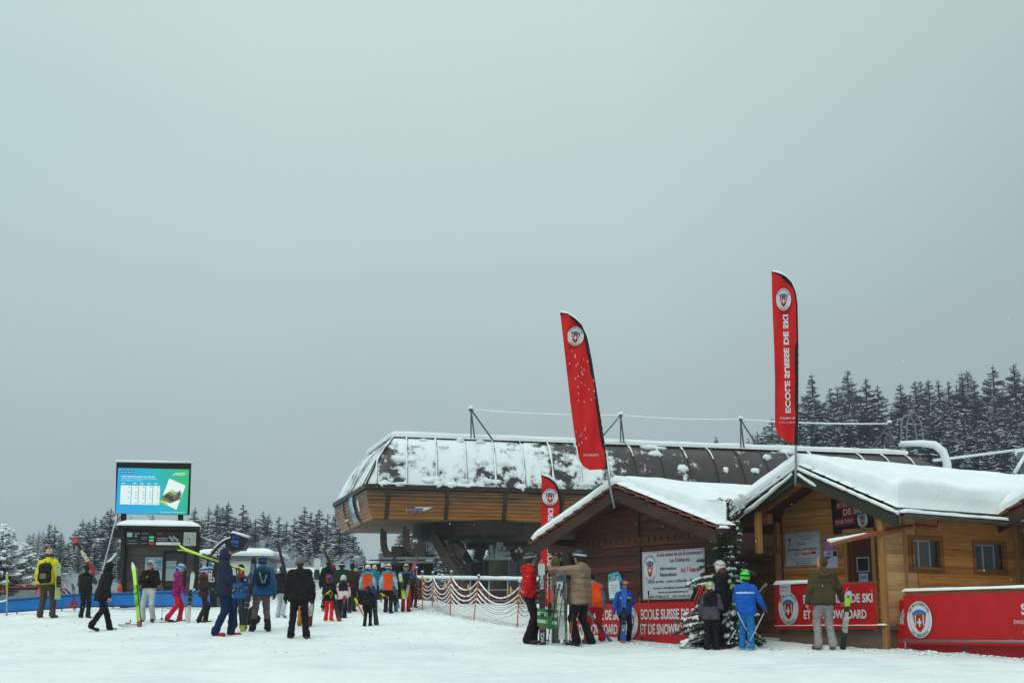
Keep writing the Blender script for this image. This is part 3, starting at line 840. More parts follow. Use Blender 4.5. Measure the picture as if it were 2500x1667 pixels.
# gutter on the right eave
mb = MB()
n_ = 8
def halfpipe(mb, p0, p1, r, side, mi=0):
    p0, p1 = Vector(p0), Vector(p1); vs = []
    for p in (p0, p1):
        for rr in (r, r*.86):
            for k in range(n_+1):
                a = math.pi + math.pi*k/n_; vs.append(p + Vector((rr*math.cos(a), 0, rr*math.sin(a))))
    m = n_+1; fs = []
    for k in range(n_):
        fs += [(k, k+1, 2*m+k+1, 2*m+k), (m+k+1, m+k, 3*m+k, 3*m+k+1)]
    fs += [tuple(range(m)) + tuple(range(2*m-1, m-1, -1)), tuple(range(2*m, 3*m))[::-1] + tuple(range(3*m, 4*m))]
    mb.add(vs, fs, mi)
halfpipe(mb, (2.50, .0, ZE2-.02), (2.50, 5.2, ZE2-.06), .075, 1)
mb.build('gutter', plain('5d5550', .5, .15, metal=.4), H2)
mb = MB(); mb.pad((2.36, .05, ZE2+.0), (2.57, .05, ZE2+.0), (2.36, 5.1, ZE2-.04), (2.57, 5.1, ZE2-.04), .07, 8, 60, .05, 24, .6, bulge=.01, wob=.03)
mb.pad((2.12, .2, ZE2+.11), (2.40, .2, ZE2-.01), (2.12, 5.1, ZE2+.11), (2.40, 5.1, ZE2-.01), .06, 10, 60, .1, 27, .9, lip=.2, bulge=.01, wob=.06)
mb.split('gutter_snow', SNOW, H2, smooth=True)
# copper drain pipe swinging out across the porch, with snow on it
mb = MB()
i2 = MI2.inverted()
p = [Vector((2.46, 1.05, ZE2-.08)), Vector((2.44, 1.05, ZE2-.22)), i2 @ P(2232, 1283, 26.0), i2 @ P(2205, 1290, 25.7), i2 @ P(2120, 1306, 25.2), i2 @ P(2023, 1327, 24.9)]
mb.tube(p, .047, 12)
mb.build('drain_pipe', M_COPPER, H2, smooth=True)
mb = MB(); q = [p[-1].lerp(p[-2], t)+Vector((0, 0, .035)) for t in np.linspace(.0, .95, 14)]
mb.tube(q, [.050-.0022*i+.006*noise.noise(Vector((i*.9, 3, 1))) for i in range(14)], 8); mb.build('pipe_snow', SNOW, H2, smooth=True)

text_sign('office_sign', 'white office sign reading ici / here with a red arrow on the pine wall', MI2, -1.36, -.40, 3.11, 3.77, .975, M_SIGNW,
    [('Ecole suisse de ski & snowboard', -1.08, -.46, 3.69, 3.725, 1, .012), ('Les Diablerets', -.90, -.63, 3.62, 3.655, 1, .012), ('Bureau', -.98, -.78, 3.53, 3.58, 0, .014),
     ('Reservations Informations', -1.27, -.49, 3.42, 3.475, 0, .014), ('ici / here', -1.08, -.69, 3.32, 3.40, 3, .02),
     ('contact: info@esslesdiablerets.ch', -1.22, -.52, 3.24, 3.265, 0, .01), ('www.esslesdiablerets.ch', -1.14, -.60, 3.20, 3.225, 0, .01),
     ('0041 24 492 20 02', -1.07, -.67, 3.16, 3.185, 0, .01), ('0041 79 860 22 57', -1.07, -.67, 3.125, 3.15, 0, .01)],
    border=M_BORD, crest_=(-1.22, 3.615, .085, .11, True), patches=[(-.66, -.64, 3.34, 3.385, 3), (-.635, -.61, 3.34, 3.385, 3), (-.605, -.53, 3.335, 3.39, 3), (-.53, -.505, 3.35, 3.375, 3)])
text_sign('ski_school_sign', 'black and red Ecole Suisse de Ski sign above the brown door', MI2, -.02, .98, 3.68, 4.36, .96, plain('120f10', .4, .1),
    [('ECOLE SUISSE', .14, .70, 4.17, 4.25, 2, .0), ('DE SKI', .28, .76, 4.01, 4.13, 2, .012), ('POUR TOUS', .06, .50, 3.86, 3.93, 2, -.005)],
    patches=[(.10, .84, 4.14, 4.29, 1), (.24, .84, 3.98, 4.15, 1), (.03, .55, 3.82, 3.97, 1)], crest_=(.74, 3.88, .13, .16, True), roll=R(3))
text_sign('opening_notice', 'pale blue paper notice reading OUVERT on the brown door', MI2, .57, .80, 2.66, 2.92, .955, plain('8fa3c0', .6, .05),
    [('OUVERT', .595, .775, 2.82, 2.87, 0, .01)], cat='notice', t=.003)
text_sign('purple_leaflet', 'purple and white leaflet pinned beside the door of the pine hut', MI2, -.32, -.06, 3.40, 3.62, .985, plain('a06fb0', .6, .2), [('COURS', -.28, -.17, 3.56, 3.59, 0, .02)], cat='leaflet', t=.003)
text_sign('white_notice', 'white notice with a small blue block below the purple leaflet', MI2, -.32, .03, 3.05, 3.385, .985, plain('aab6cc', .6, .05),
    [('MES', -.22, -.12, 3.31, 3.35, 0, .02), ('INFO', -.22, -.12, 3.25, 3.28, 0, .02)], cat='notice', t=.003, patches=[(-.08, .02, 3.27, 3.37, 0)])
banner('porch_banner', 'red ski school banner with a round crest hung on the snow topped porch railing', MI2, -.66, 1.84, 1.90, 2.70, -.02,
    {'text': [('ECOLE SUISSE DE SKI', .08, 1.78, 2.36, 2.52, .03), ('ET DE SNOWBOARD', .08, 1.62, 2.08, 2.24, .03)], 'crest': [(-.30, 2.28, .26, .30)]}, 7)
text_sign('rail_notice', 'small white paper notice taped to the top of the porch banner', MI2, -.50, -.22, 2.52, 2.72, -.05, plain('b9bed2', .6, .05), [('INFORMATION', -.47, -.26, 2.66, 2.69, 0, 0), ('ECOLE DE SKI', -.47, -.26, 2.60, 2.62, 0, 0)], cat='notice', t=.003)

# ---------------------------------------------------------------- hut 3 at the right edge
e3 = P(2432, 1268, 26.7)
U3 = vec(MI2, 1, 0, 0)
pk3 = e3 + U3*2.5; ZE3 = e3.z; ZR3 = e3.z + 1.05
MI3 = Matrix.Translation((pk3.x, pk3.y, 0)) @ Matrix.Rotation(UV_ANG, 4, 'Z')
H3 = thing('corner_hut', 'tiled wooden hut cut off by the right edge, its verge rising from the gutter', 'hut', (pk3.x, pk3.y, 0), UV_ANG)
gable_hut(H3, 2.5, ZR3, ZE3, 5, .9, 2.0, 1.2, snow=.30, roof_seed=31, snow_set=.2)
mb = MB(); k3 = (ZR3-ZE3)/2.5
plank_rows(mb, lim(-1, k3, ZR3, 2.05), lim(1, k3, ZR3, 2.05), 1.3, ZR3-.1, .9)
plank_rows(mb, lambda z: .95, lambda z: 4.8, 1.3, ZE3+.1, -2.08, ax='y')
plank_rows(mb, lambda z: .95, lambda z: 4.8, 1.3, ZE3+.1, 2.05, ax='y')
mb.build('wall', W_LIGHT, H3)
mb = MB()
mb.beam((-2.0, .86, 1.4), (-2.0, .86, ZE3+.1), .12, .1, up=(0, 1, 0)); mb.beam((0, .03, ZR3-.22), (0, .9, ZR3-.22), .14, .18)
mb.split('corner_post', W_GREY, H3)
mb = MB(); mb.tube([(-1.72, .75, ZE3-.02), (-1.72, .7, ZE3-.35), (-1.68, .62, ZE3-.43), (-1.45, .6, ZE3-.44), (-1.2, .62, ZE3-.40)], .05, 10)
mb.build('downpipe', M_DSTEEL, H3, smooth=True)
# railing with the children's banner in front of it
pr = P(2211, 1500, 25.3)
MI4 = Matrix.Translation((pr.x, pr.y, 0)) @ Matrix.Rotation(UV_ANG, 4, 'Z')
T = thing('terrace_railing', 'wooden terrace railing with a snow covered top board at the right edge', 'railing', (pr.x, pr.y, 0), UV_ANG)
zt = P(2211, 1444, 25.3).z
mb = MB(); mb.box(-.02, 3.6, .02, .17, zt-.05, zt); mb.build('top_board', W_BEAMW, T)
mb = MB()
for x in (.05, 1.2, 2.4, 3.5): mb.beam((x, .1, 1.35), (x, .1, zt-.052), .08, .08, up=(0, 1, 0))
mb.split('post', W_GREY, T)
mb = MB(); mb.pad((-.03, -.02, zt+.003), (3.62, -.02, zt+.003), (-.03, .2, zt+.003), (3.62, .2, zt+.003), .055, 60, 8, .06, 35, .3, bulge=.01, wob=.02)
mb.build('rail_snow', SNOW, T, smooth=True)
mb = MB(); mb.box(-.05, 3.6, .15, .9, 1.35, 1.60); mb.build('deck_edge', W_GREY, T)
mb = MB(); mb.tube([(-.05, -.16, 1.70), (3.6, -.16, 1.70)], .022, 8); mb.tube([(.05, -.16, 1.70), (.05, .1, 1.74)], .018, 6)
mb.tube([(2.2, -.16, 1.70), (2.2, .1, 1.74)], .018, 6); mb.tube([(2.62, -.18, 1.45), (2.55, -.18, 1.86)], .02, 6); mb.tube([(.1, -.16, 1.48), (.1, -.16, 1.7)], .018, 6)
mb.split('scaffold_tube', M_STEEL, T, smooth=True)
Tb, S4 = banner('kids_banner', 'red banner with the round crest and SWISS SNOW KIDS lettering on the terrace railing', MI4, 0, 3.5, zt-.90, zt-.06, -.04,
    {'text': [('SN', 2.42, 2.70, zt-.42, zt-.24, .03), ('SWiSS SNOW K', 2.26, 2.88, zt-.56, zt-.50, .0)], 'crest': [(.36, zt-.48, .27, .31)]}, 12)
mb = MB()   # plain paint splashes stand where the drawn figures are
banner('lower_banner', 'lower red banner behind the scaffold tube under the kids banner', MI4, -.28, 3.5, 1.42, 1.98, .06, {'text': [('SWISS SNOW SCHOOL', 2.1, 3.2, 1.66, 1.74, 0)]}, 22)
o = on_hut(MI4, -.30, .07, 1.42)
Ms = MI4 @ Matrix.Translation((0, 0, 0))
banner('side_banner', 'narrow red banner with a half hidden crest left of the kids banner', MI4, -.42, -.015, 1.42, 2.40, .20, {'text': [('LES DIABLERETS', -.36, -.04, 1.56, 1.60, 0)], 'crest': [(-.10, 1.98, .19, .30)]}, 32)

# steps with snowy handrails left of the porch
T = thing('porch_steps', 'wooden steps with snow covered handrails leading up to the porch', 'steps', on_hut(MI2, -1.6, .2, 1.4), UV_ANG)
Li = inv(T)
mb = MB(); ms = MB()
for i in range(5):
    x0 = -1.35+i*.18; z0 = .10+i*.10
    mb.box(x0, x0+.26, -.35, .55, z0, z0+.04); ms.pad((x0, -.35, z0+.042), (x0+.26, -.35, z0+.042), (x0, .55, z0+.042), (x0+.26, .55, z0+.042), .05, 6, 14, .06, i, .3, bulge=.01, wob=.02)
mb.beam((-1.5, -.38, .0), (-.35, -.38, .62), .05, .14); mb.beam((-1.5, .58, .0), (-.35, .58, .62), .05, .14)
mb.split('tread', W_GREY, T); 
mb = MB()
for (a, b) in (((-1.45, -.40, .35), (-.25, -.40, 1.22)), ((-1.45, -.40, .12), (-.25, -.40, .86)), ((-1.2, .56, .45), (-.1, .56, 1.32))):
    mb.beam(a, b, .04, .11); a, b = Vector(a), Vector(b)
    ms.tube([a.lerp(b, t)+Vector((0, 0, .065)) for t in np.linspace(0, 1, 12)], [.034+.01*noise.noise(Vector((i*.8, a.y, 0))) for i in range(12)], 7)
for x in (-1.42, -.30): mb.beam((x, -.36, .0), (x, -.36, .45 if x < -1 else 1.25), .07, .07, up=(0, 1, 0))
mb.split('handrail', W_BEAMW, T); ms.split('snow_cover', SNOW, T, smooth=True)
# ---------------------------------------------------------------- lift station
ct = P(893, 1184, 45.0); ANG_T = math.atan2(.27, 1)
LS = thing('lift_station', 'long chairlift station with a snow streaked brown hood, log cladding and dark underside', 'lift station', (ct.x, ct.y, 0), ANG_T)
MT = Matrix.Translation((ct.x, ct.y, 0)) @ Matrix.Rotation(ANG_T, 4, 'Z'); MTi = MT.inverted()
zf = ct.z; zt_ = P(921, 1063, 45.9).z; zb_ = P(903, 1264, 45.1).z
LEN, WID = 21.6, 7.2
def station_metal():
    """brown sheet metal with wind-blown snow stuck on it, thick at the left end, thinning to the right"""
    m, nt, b = newmat('snowy_sheet_metal')
    v = coords(nt)
    t = nt.nodes.new('ShaderNodeTexCoord'); s = nt.nodes.new('ShaderNodeSeparateXYZ'); nt.links.new(t.outputs['Object'], s.inputs[0])
    n1 = noise_n(nt, coords(nt, 'Object', (1, 1, .9)), .75, 3); n2 = noise_n(nt, coords(nt, 'Object', (1, 1, 1)), 3.2, 6, .62)
    n3 = noise_n(nt, coords(nt, 'Object', (1.6, 1.6, .8)), 22, 3)
    f = math_n(nt, 'ADD', math_n(nt, 'MULTIPLY', n1, .55), math_n(nt, 'MULTIPLY', n2, .55))
    f = math_n(nt, 'ADD', f, math_n(nt, 'MULTIPLY', n3, .10))
    # amount: falls with x
    amt = ramp(nt, math_n(nt, 'MULTIPLY', s.outputs[0], 1/19.0), [(0.0, (.05,)*3), (.045, (.06,)*3), (.07, (.12,)*3), (.12, (.12,)*3), (.20, (.075,)*3), (.28, (.05,)*3), (.40, (.04,)*3), (.52, (.01,)*3), (.68, (.0,)*3), (.80, (.0,)*3)])
    sub = ramp(nt, math_n(nt, 'MULTIPLY', s.outputs[0], 1/19.0), [(0.5, (0,)*3), (.66, (.09,)*3), (1, (.16,)*3)])
    f = math_n(nt, 'SUBTRACT', math_n(nt, 'ADD', f, amt), sub)
    mask = ramp(nt, f, [(.59, (0,)*3), (.625, (.75,)*3), (.67, (1,)*3)])
    mx = nt.nodes.new('ShaderNodeMix'); mx.data_type = 'RGBA'
    nt.links.new(mask, mx.inputs[0])
    nt.links.new(ramp(nt, n2, [(.3, '221a1c'), (.7, '3e3032')]), mx.inputs[6]); mx.inputs[7].default_value = (.74, .79, .81, 1)
    nt.links.new(mx.outputs[2], b.inputs['Base Color'])
    nt.links.new(ramp(nt, mask, [(0, (.42,)*3), (1, (.9,)*3)]), b.inputs['Roughness'])
    h = math_n(nt, 'ADD', math_n(nt, 'MULTIPLY', mask, 1.0), math_n(nt, 'MULTIPLY', n2, .5))
    bump(nt, b, h, .05, .8)
    return m
M_SHEET = station_metal(); M_FASC = plain('332a29', .5, .15, name='fascia_metal')
def rect_ring(dx, dy, z, dxr=None):
    dxr = dx if dxr is None else dxr
    return [(LEN-dxr, dy, z), (dx, dy, z), (dx, WID-dy, z), (LEN-dxr, WID-dy, z)]
def loft(rings, nsub=(40, 14, 40), closed_right=True, disp=0, seed=0):
    mb = MB(); rows = []
    for r in rings:
        row = []
        for k in range(3):
            a, b = Vector(r[k]), Vector(r[k+1])
            for i in range(nsub[k]): row.append(a.lerp(b, i/nsub[k]))
        if closed_right:
            a, b = Vector(r[3]), Vector(r[0])
            for i in range(10): row.append(a.lerp(b, i/10))
        else: row.append(Vector(r[3]))
        rows.append(row)
    n = len(rows[0]); vs = [p for r in rows for p in r]
    fs = []
    for j in range(len(rows)-1):
        for i in range(n if closed_right else n-1):
            fs.append((j*n+i, j*n+(i+1) % n, (j+1)*n+(i+1) % n, (j+1)*n+i))
    mb.add(vs, fs); return mb
prof = []
xi = lambda h: .72*h + .28*h**3
for k in range(15):
    a = k/14*R(80)
    hgt = math.sin(a)/math.sin(R(80)); ins = (1-math.cos(a))/(1-math.cos(R(80)))
    prof.append((.55*ins+.45*k/14, hgt))
hood = loft([rect_ring(.02+1.05*xi(h_), .02+1.15*i_, zf+.04+(zt_-zf-.04)*h_, .02+1.8*i_) for i_, h_ in prof])
hood.build('hood', M_SHEET, LS, smooth=True)
# standing ribs on the hood
mb = MB(); ms = MB()
nr = 21
for q in range(nr):
    x = .35 + q*(LEN-1.0)/nr
    pts = [Vector((max(x + .35*i_*(1-2*q/nr)*.6, .02+1.05*xi(h_)), .02+1.15*i_-.02, zf+.04+(zt_-zf-.04)*h_+.005)) for i_, h_ in prof]
    mb.tube(pts, .022, 6)
    k0, k1 = (0, 14) if q < 9 else (8, 14)
    if q in (13, 14, 17): continue
    pp = [pts[k]+Vector((-.02, -.015, .02)) for k in range(k0, k1+1)]
    ms.tube(pp, [max(.008, .026+.028*noise.noise(Vector((q*3.1, k*.55, 0)))) for k in range(len(pp))], 6)
for q in range(7):
    y = .6 + q*1.0
    pts = [Vector((.02+1.05*xi(h_)-.02, min(max(y, .02+1.15*i_), WID-.02-1.15*i_), zf+.04+(zt_-zf-.04)*h_)) for i_, h_ in prof]
    if q == 0: mb.tube(pts, .014, 6)
    else: ms.tube([p+Vector((-.0, 0, .0)) for p in pts], [max(.006, .012+.012*noise.noise(Vector((q*2.1, k*.8, 5)))) for k in range(len(pts))], 6)
for dx, dy in ((1, 1),):
    pts = [Vector((.02+1.05*xi(h_), .02+1.15*i_, zf+.04+(zt_-zf-.04)*h_)) for i_, h_ in prof]; mb.tube(pts, .03, 6)
mb.split('hood_rib', M_FASC, LS, smooth=True); ms.split('rib_snow', SNOW, LS, smooth=True)
# snow cushions stuck low on the hood panels
ms = MB(); rr = random.Random(5)
for q in range(46):
    x = rr.uniform(.5, 11.5) if q < 34 else rr.uniform(9, 16); k = rr.choice((0, 0, 0, 1, 1, 5, 9, 12)); i_, h_ = prof[k]
    ms.blob((x, .02+1.15*i_-.0, zf+.06+(zt_-zf-.04)*h_), rr.uniform(.08, .32), .07, rr.uniform(.05, .13), seed=q, amp=.7, nu=12, nv=7)
ms.split('snow_clump', SNOW, LS, smooth=True)
mb = MB(); tr = rect_ring(1.07, 1.17, zt_, 1.8)
mb.add([Vector(p) for p in tr], [(0, 1, 2, 3)]); mb.build('hood_top', M_FASC, LS)
mb = MB(); mb.pad((1.00, 1.05, zt_+.02), (LEN-1.7, 1.05, zt_+.02), (1.00, WID-1.05, zt_+.02), (LEN-1.7, WID-1.05, zt_+.02), .20, 120, 16, .22, 41, .12, lip=.75, bulge=.04, wob=.03)
mb.build('roof_snow', SNOW, LS, smooth=True)
# dark joint under the snow, fascia beam
mb = loft([rect_ring(-.02, -.02, zf-.10), rect_ring(-.03, -.03, zf+.05), rect_ring(.06, .06, zf+.052)])
mb.build('fascia', M_FASC, LS)
# log cladding, each row rounded
rows = 8; rg = []
for r_ in range(rows):
    for t in (0.0, .25, .5, .75, .97):
        z = zf-.10 - (zf-.10-zb_)*((r_+t)/rows); q = (r_+t)/rows
        ins = .06 + .26*q*q; bul = .04*math.sin(math.pi*min(t/.97, 1))
        rg.append(rect_ring(ins-bul, ins-bul, z))
lc = loft(rg[::-1], (60, 20, 60))
def log_mat():
    m, nt, b = newmat('varnished_logs')
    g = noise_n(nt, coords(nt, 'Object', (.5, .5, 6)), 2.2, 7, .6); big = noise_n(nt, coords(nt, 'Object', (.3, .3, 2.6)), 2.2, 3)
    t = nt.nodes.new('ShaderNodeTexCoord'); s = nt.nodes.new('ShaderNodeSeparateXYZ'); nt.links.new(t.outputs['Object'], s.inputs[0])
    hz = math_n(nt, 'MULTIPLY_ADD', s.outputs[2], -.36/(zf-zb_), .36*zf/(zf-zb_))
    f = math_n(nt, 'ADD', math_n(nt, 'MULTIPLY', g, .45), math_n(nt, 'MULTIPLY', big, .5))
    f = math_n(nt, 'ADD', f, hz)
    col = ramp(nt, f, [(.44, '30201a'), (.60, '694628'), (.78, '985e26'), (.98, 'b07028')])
    nt.links.new(col, b.inputs['Base Color']); b.inputs['Roughness'].default_value = .5; bump(nt, b, g, .01, .5)
    return m
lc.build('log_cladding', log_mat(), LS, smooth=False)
mb = MB()
xs_ = [.30+ k*2.0 for k in range(-0, 10)]
def clad_pt(x, q, side='f'):
    z = zf-.10-(zf-.10-zb_)*q; ins = .06+.26*q*q
    return Vector((x, ins-.04, z)) if side == 'f' else Vector((ins-.04, x, z))
for x in [.72+1.93*k for k in range(10)]:
    pts = [clad_pt(x, q) for q in np.linspace(0, 1, 8)]
    for a, b in zip(pts, pts[1:]): mb.beam(a, b, .13, .05, up=(0, 1, 0))
for y in (2.4, 4.9):
    pts = [clad_pt(y, q, 'e') for q in np.linspace(0, 1, 8)]
    for a, b in zip(pts, pts[1:]): mb.beam(a, b, .10, .04, up=(1, 0, 0))
mb.split('cladding_post', M_FASC, LS)
# soffit in pale boards at the nose, dark sheet further along
mb = MB(); zs = zb_+.01
plank = []
y = .34
while y < WID-.36:
    mb.box(.34, LEN-.34, y, min(y+.30, WID-.34), zs-.03, zs); y += .306
mb.build('soffit', wood('8a6b52', '5c4535', name='soffit_boards', knots=False), LS)
mb = MB()
mb.box(3.86, LEN-.36, .36, 3.2, zs-.62, zs-.032)
mb.box(5.8, LEN-.4, 3.2, WID-.36, zs-.50, zs-.032)
mb.split('machine_casing', plain('2a1f1d', .5, .2, name='casing_metal'), LS)
mb = MB()  # return wheel seen from below
cx, cy, r0 = 4.35, 2.45, 2.3; N = 40
def cyl(mb, cx, cy, r, z0, z1, N=40, r2=None):
    r2 = r2 or r
    v = [(cx+q*math.cos(2*math.pi*k/N), cy+q*math.sin(2*math.pi*k/N), z) for q, z in ((r, z0), (r2, z1)) for k in range(N)]
    mb.add(v, [tuple(range(N))[::-1], tuple(range(N, 2*N))] + [(k, (k+1) % N, N+(k+1) % N, N+k) for k in range(N)])
cyl(mb, cx, cy, r0, zs-.45, zs-.04); cyl(mb, cx, cy, r0*.92, zs-.60, zs-.45); cyl(mb, cx, cy, .5, zs-.8, zs-.6)
mb.build('return_wheel', M_DSTEEL, LS)
def TP(px, py, Y): return MTi @ P(px, py, Y)
# concrete pier and legs carrying the station
mb = MB()
for a, b, w in (((1062, 1308), (1135, 1440), .42), ((1102, 1322), (1128, 1352), .2)):
    mb.beam(TP(*a, 47), TP(*b, 46.6), w, .3)
for a, b in (((1090, 1316), (1146, 1376)), ((1108, 1322), (1150, 1372)), ((1124, 1326), (1152, 1372)), ((1072, 1316), (1075, 1340)), ((1140, 1392), (1105, 1340)), ((1145, 1400), (1112, 1352))):
    mb.beam(TP(*a, 48), TP(*b, 47.4), .09, .12)
mb.beam(TP(1096, 1330, 46.9), TP(1096, 1360, 46.9), .25, .2)
mb.split('support_leg', plain('4a403d', .5, .2, name='grey_steel'), LS)
mb = MB()
for s, e, w in (((1335, 1300), (1335, 1500), 3.6), ):
    a = TP(1228, 1480, 49.5); b = TP(1600, 1480, 52.5)
    mb.hexa([(a.x, a.y, 1.5), (b.x, b.y, 1.5), (b.x, b.y+2, 1.5), (a.x, a.y+2, 1.5), (a.x, a.y, zs-.51), (b.x, b.y, zs-.51), (b.x, b.y+2, zs-.51), (a.x, a.y+2, zs-.51)])
mb.build('pier', plain('6f6557', .8, .15, 2, .01, name='rendered_concrete'), LS)
def curve_arm(pts, w, Y, name, mat, extra=None):
    mb = MB(); q = [TP(x, y, Y) for x, y in pts]
    out = []
    for i in range(len(q)-1):
        p0 = q[max(i-1, 0)]; p1, p2 = q[i], q[i+1]; p3 = q[min(i+2, len(q)-1)]
        for t in np.linspace(0, 1, 5, endpoint=False):
            out.append(.5*((2*p1)+(p2-p0)*t+(2*p0-5*p1+4*p2-p3)*t*t+(3*p1-p0-3*p2+p3)*t**3))
    out.append(q[-1])
    for a, b in zip(out, out[1:]): mb.beam(a, b+(b-a)*.15, w, w, up=(0, 1, 0))
    return mb
MECH = plain('3a302d', .5, .2, name='hanger_steel')
for k, (ox, Y) in enumerate(((0, 46.3), (55, 46.0))):
    mb = curve_arm([(936+ox, 1296-ox*.12), (937+ox, 1330-ox*.12), (945+ox, 1350-ox*.12), (966+ox, 1360-ox*.15)], .20, Y, '', None)
    a = TP(966+ox, 1352-ox*.15, Y); mb.beam(a+Vector((.05, 0, .25)), a+Vector((.05, 0, -.35)), .35, .3, up=(0, 1, 0))
    mb.beam(TP(932+ox, 1290-ox*.1, Y+.5), TP(941+ox, 1366, Y+.5), .10, .1, up=(0, 1, 0))
    T = mb.build('chair_hanger', MECH, LS)
    mb = MB(); a = TP(930+ox, 1362, Y-.1); b = TP(1004+ox, 1362, Y-.1)
    mb.beam(a, b, .10, .08); mb.beam(a-Vector((0, 0, .12)), b-Vector((0, 0, .12)), .07, .06)
    mb.split('guide_bar', M_STEEL, T)
# pale grip carriage hanging in the middle
mb = curve_arm([(1216, 1272), (1217, 1318), (1214, 1340), (1205, 1352)], .22, 47.5, '', None)
for (x0, x1, y, w) in ((1207, 1226, 1285, .10), (1199, 1227, 1294, .07), (1186, 1248, 1362, .14), (1190, 1246, 1350, .05), (1195, 1236, 1354, .08)):
    mb.beam(TP(x0, y, 47.4), TP(x1, y, 47.4), w, .12)
mb.beam(TP(1199, 1330, 47.4), TP(1199, 1360, 47.4), .14, .14, up=(0, 1, 0)); mb.beam(TP(1217, 1345, 47.4), TP(1217, 1366, 47.4), .3, .2, up=(0, 1, 0))
mb.tube([TP(1228, 1320, 47.5), TP(1228, 1350, 47.5)], .02, 6)
mb.build('grip_carriage', plain('8a8f90', .4, .15, metal=.5, name='zinc_steel'), LS)
mb = MB()
for x in (1260, 1268, 1232, 1272): mb.blob(TP(x, 1344 - (x % 3)*3, 47), .05, .05, .06, seed=x)
mb.split('cable_roller', plain('8f9494', .5, .1), LS)
# control boxes and machine skirts under the station
mb = MB()
for (x0, x1, y0, y1, Y, d) in ((905, 975, 1365, 1470, 46.5, 1.5), (975, 1062, 1352, 1470, 47.5, 1.4), (880, 1075, 1392, 1480, 48.6, 1.2), (1150, 1180, 1372, 1470, 48, 1.2)):
    a, b = TP(x0, y1, Y), TP(x1, y0, Y)
    mb.box(a.x, b.x, a.y, a.y+d, a.z, b.z)
mb.split('machine_cabinet', plain('2b2220', .6, .25, name='cabinet_metal'), LS)
mb = MB(); a, b = TP(930, 1384, 46.4), TP(945, 1372, 46.4); mb.box(a.x, b.x, a.y-.02, a.y, a.z, b.z)
for x, y in ((912, 1372), (1040, 1366), (1010, 1370)): mb.blob(TP(x, y, 46.5), .3, .12, .05, seed=x, amp=.5)
mb.split('cabinet_snow', SNOW, LS, smooth=True)
mb = MB()
for x0, x1 in ((1168, 1197), (1246, 1275)):
    a, b = TP(x0, 1415, 48.5), TP(x1, 1366, 48.5); w = b.x-a.x
    mb.box(a.x, a.x+.07, a.y, a.y+.3, a.z-1, b.z); mb.box(b.x-.07, b.x, a.y, a.y+.3, a.z-1, b.z); mb.box(a.x+.07, b.x-.07, a.y, a.y+.3, b.z-.07, b.z); mb.box(a.x+.07, b.x-.07, a.y+.1, a.y+.2, a.z-1, b.z-.07)
mb.split('gate_cabinet', plain('5b5a62', .5, .15, name='grey_cabinet'), LS)
for (pts) in (((1166, 1366), (1176, 1335)), ((1250, 1340), (1262, 1368))):
    mb = MB(); mb.beam(TP(*pts[0], 48.3), TP(*pts[1], 48.3), .3, .3, up=(0, 1, 0)); mb.build('cabinet_arm', MECH, LS)
# picture panel on the nose and the maker's lettering
def on_nose(y, q, off=.05):
    p = clad_pt(y, q, 'e'); return Vector((p.x-off, p.y, p.z))
mb = MB(); n_ = 10
for j in range(n_):
    q0, q1 = .02+.93*j/n_, .02+.93*(j+1)/n_
    mb.add([on_nose(3.35, q0), on_nose(2.55, q0), on_nose(2.55, q1), on_nose(3.35, q1)], [(0, 1, 2, 3)])
def pano_mat():
    m, nt, b = newmat('panorama_print'); n = noise_n(nt, coords(nt, 'Object', (1, 1, 1.4)), 2.3, 5, .6)
    nt.links.new(ramp(nt, n, [(.35, '2b5a70'), (.48, '4f8fae'), (.55, 'b9ccd4'), (.7, '3f8292')]), b.inputs['Base Color']); b.inputs['Roughness'].default_value = .4; return m
mb.build('picture_panel', pano_mat(), LS)
mb = MB(); 
mb.text('ROMA'[:0] + 'POMA', lambda a, b: Vector((1.34+a+b*.18, clad_pt(3, .8).y-.035-.012, zf-.80+b)), .60, .105, 0, .05)
mb.build('maker_lettering_edge', M_WHITE, LS)
mb = MB(); mb.text('POMA', lambda a, b: Vector((1.355+a+b*.18, clad_pt(3, .8).y-.052, zf-.792+b)), .57, .09, 0, .025); mb.build('maker_lettering', plain('2c5a92', .5, .05), LS)
mb = MB(); mb.add([Vector((a, clad_pt(3, .75).y-.05, zf-.80+b)) for a, b in ((1.86, .05), (1.99, .07), (2.29, .20), (1.64, .19), (1.60, .13), (1.90, .13))], [tuple(range(6))]); mb.build('maker_emblem', M_WHITE, LS)
mb = MB(); mb.text('POMA', lambda a, b: on_nose(4.9-a, .78-b*.8, .06), .75, .13, 0, .05); mb.build('maker_lettering', M_WHITE, LS)
mb = MB(); mb.add([on_nose(y, q, .06) for y, q in ((1.75, .32), (1.45, .22), (1.45, .62), (1.75, .66))], [(0, 1, 2, 3)]); mb.build('nose_plate', M_WHITE, LS)
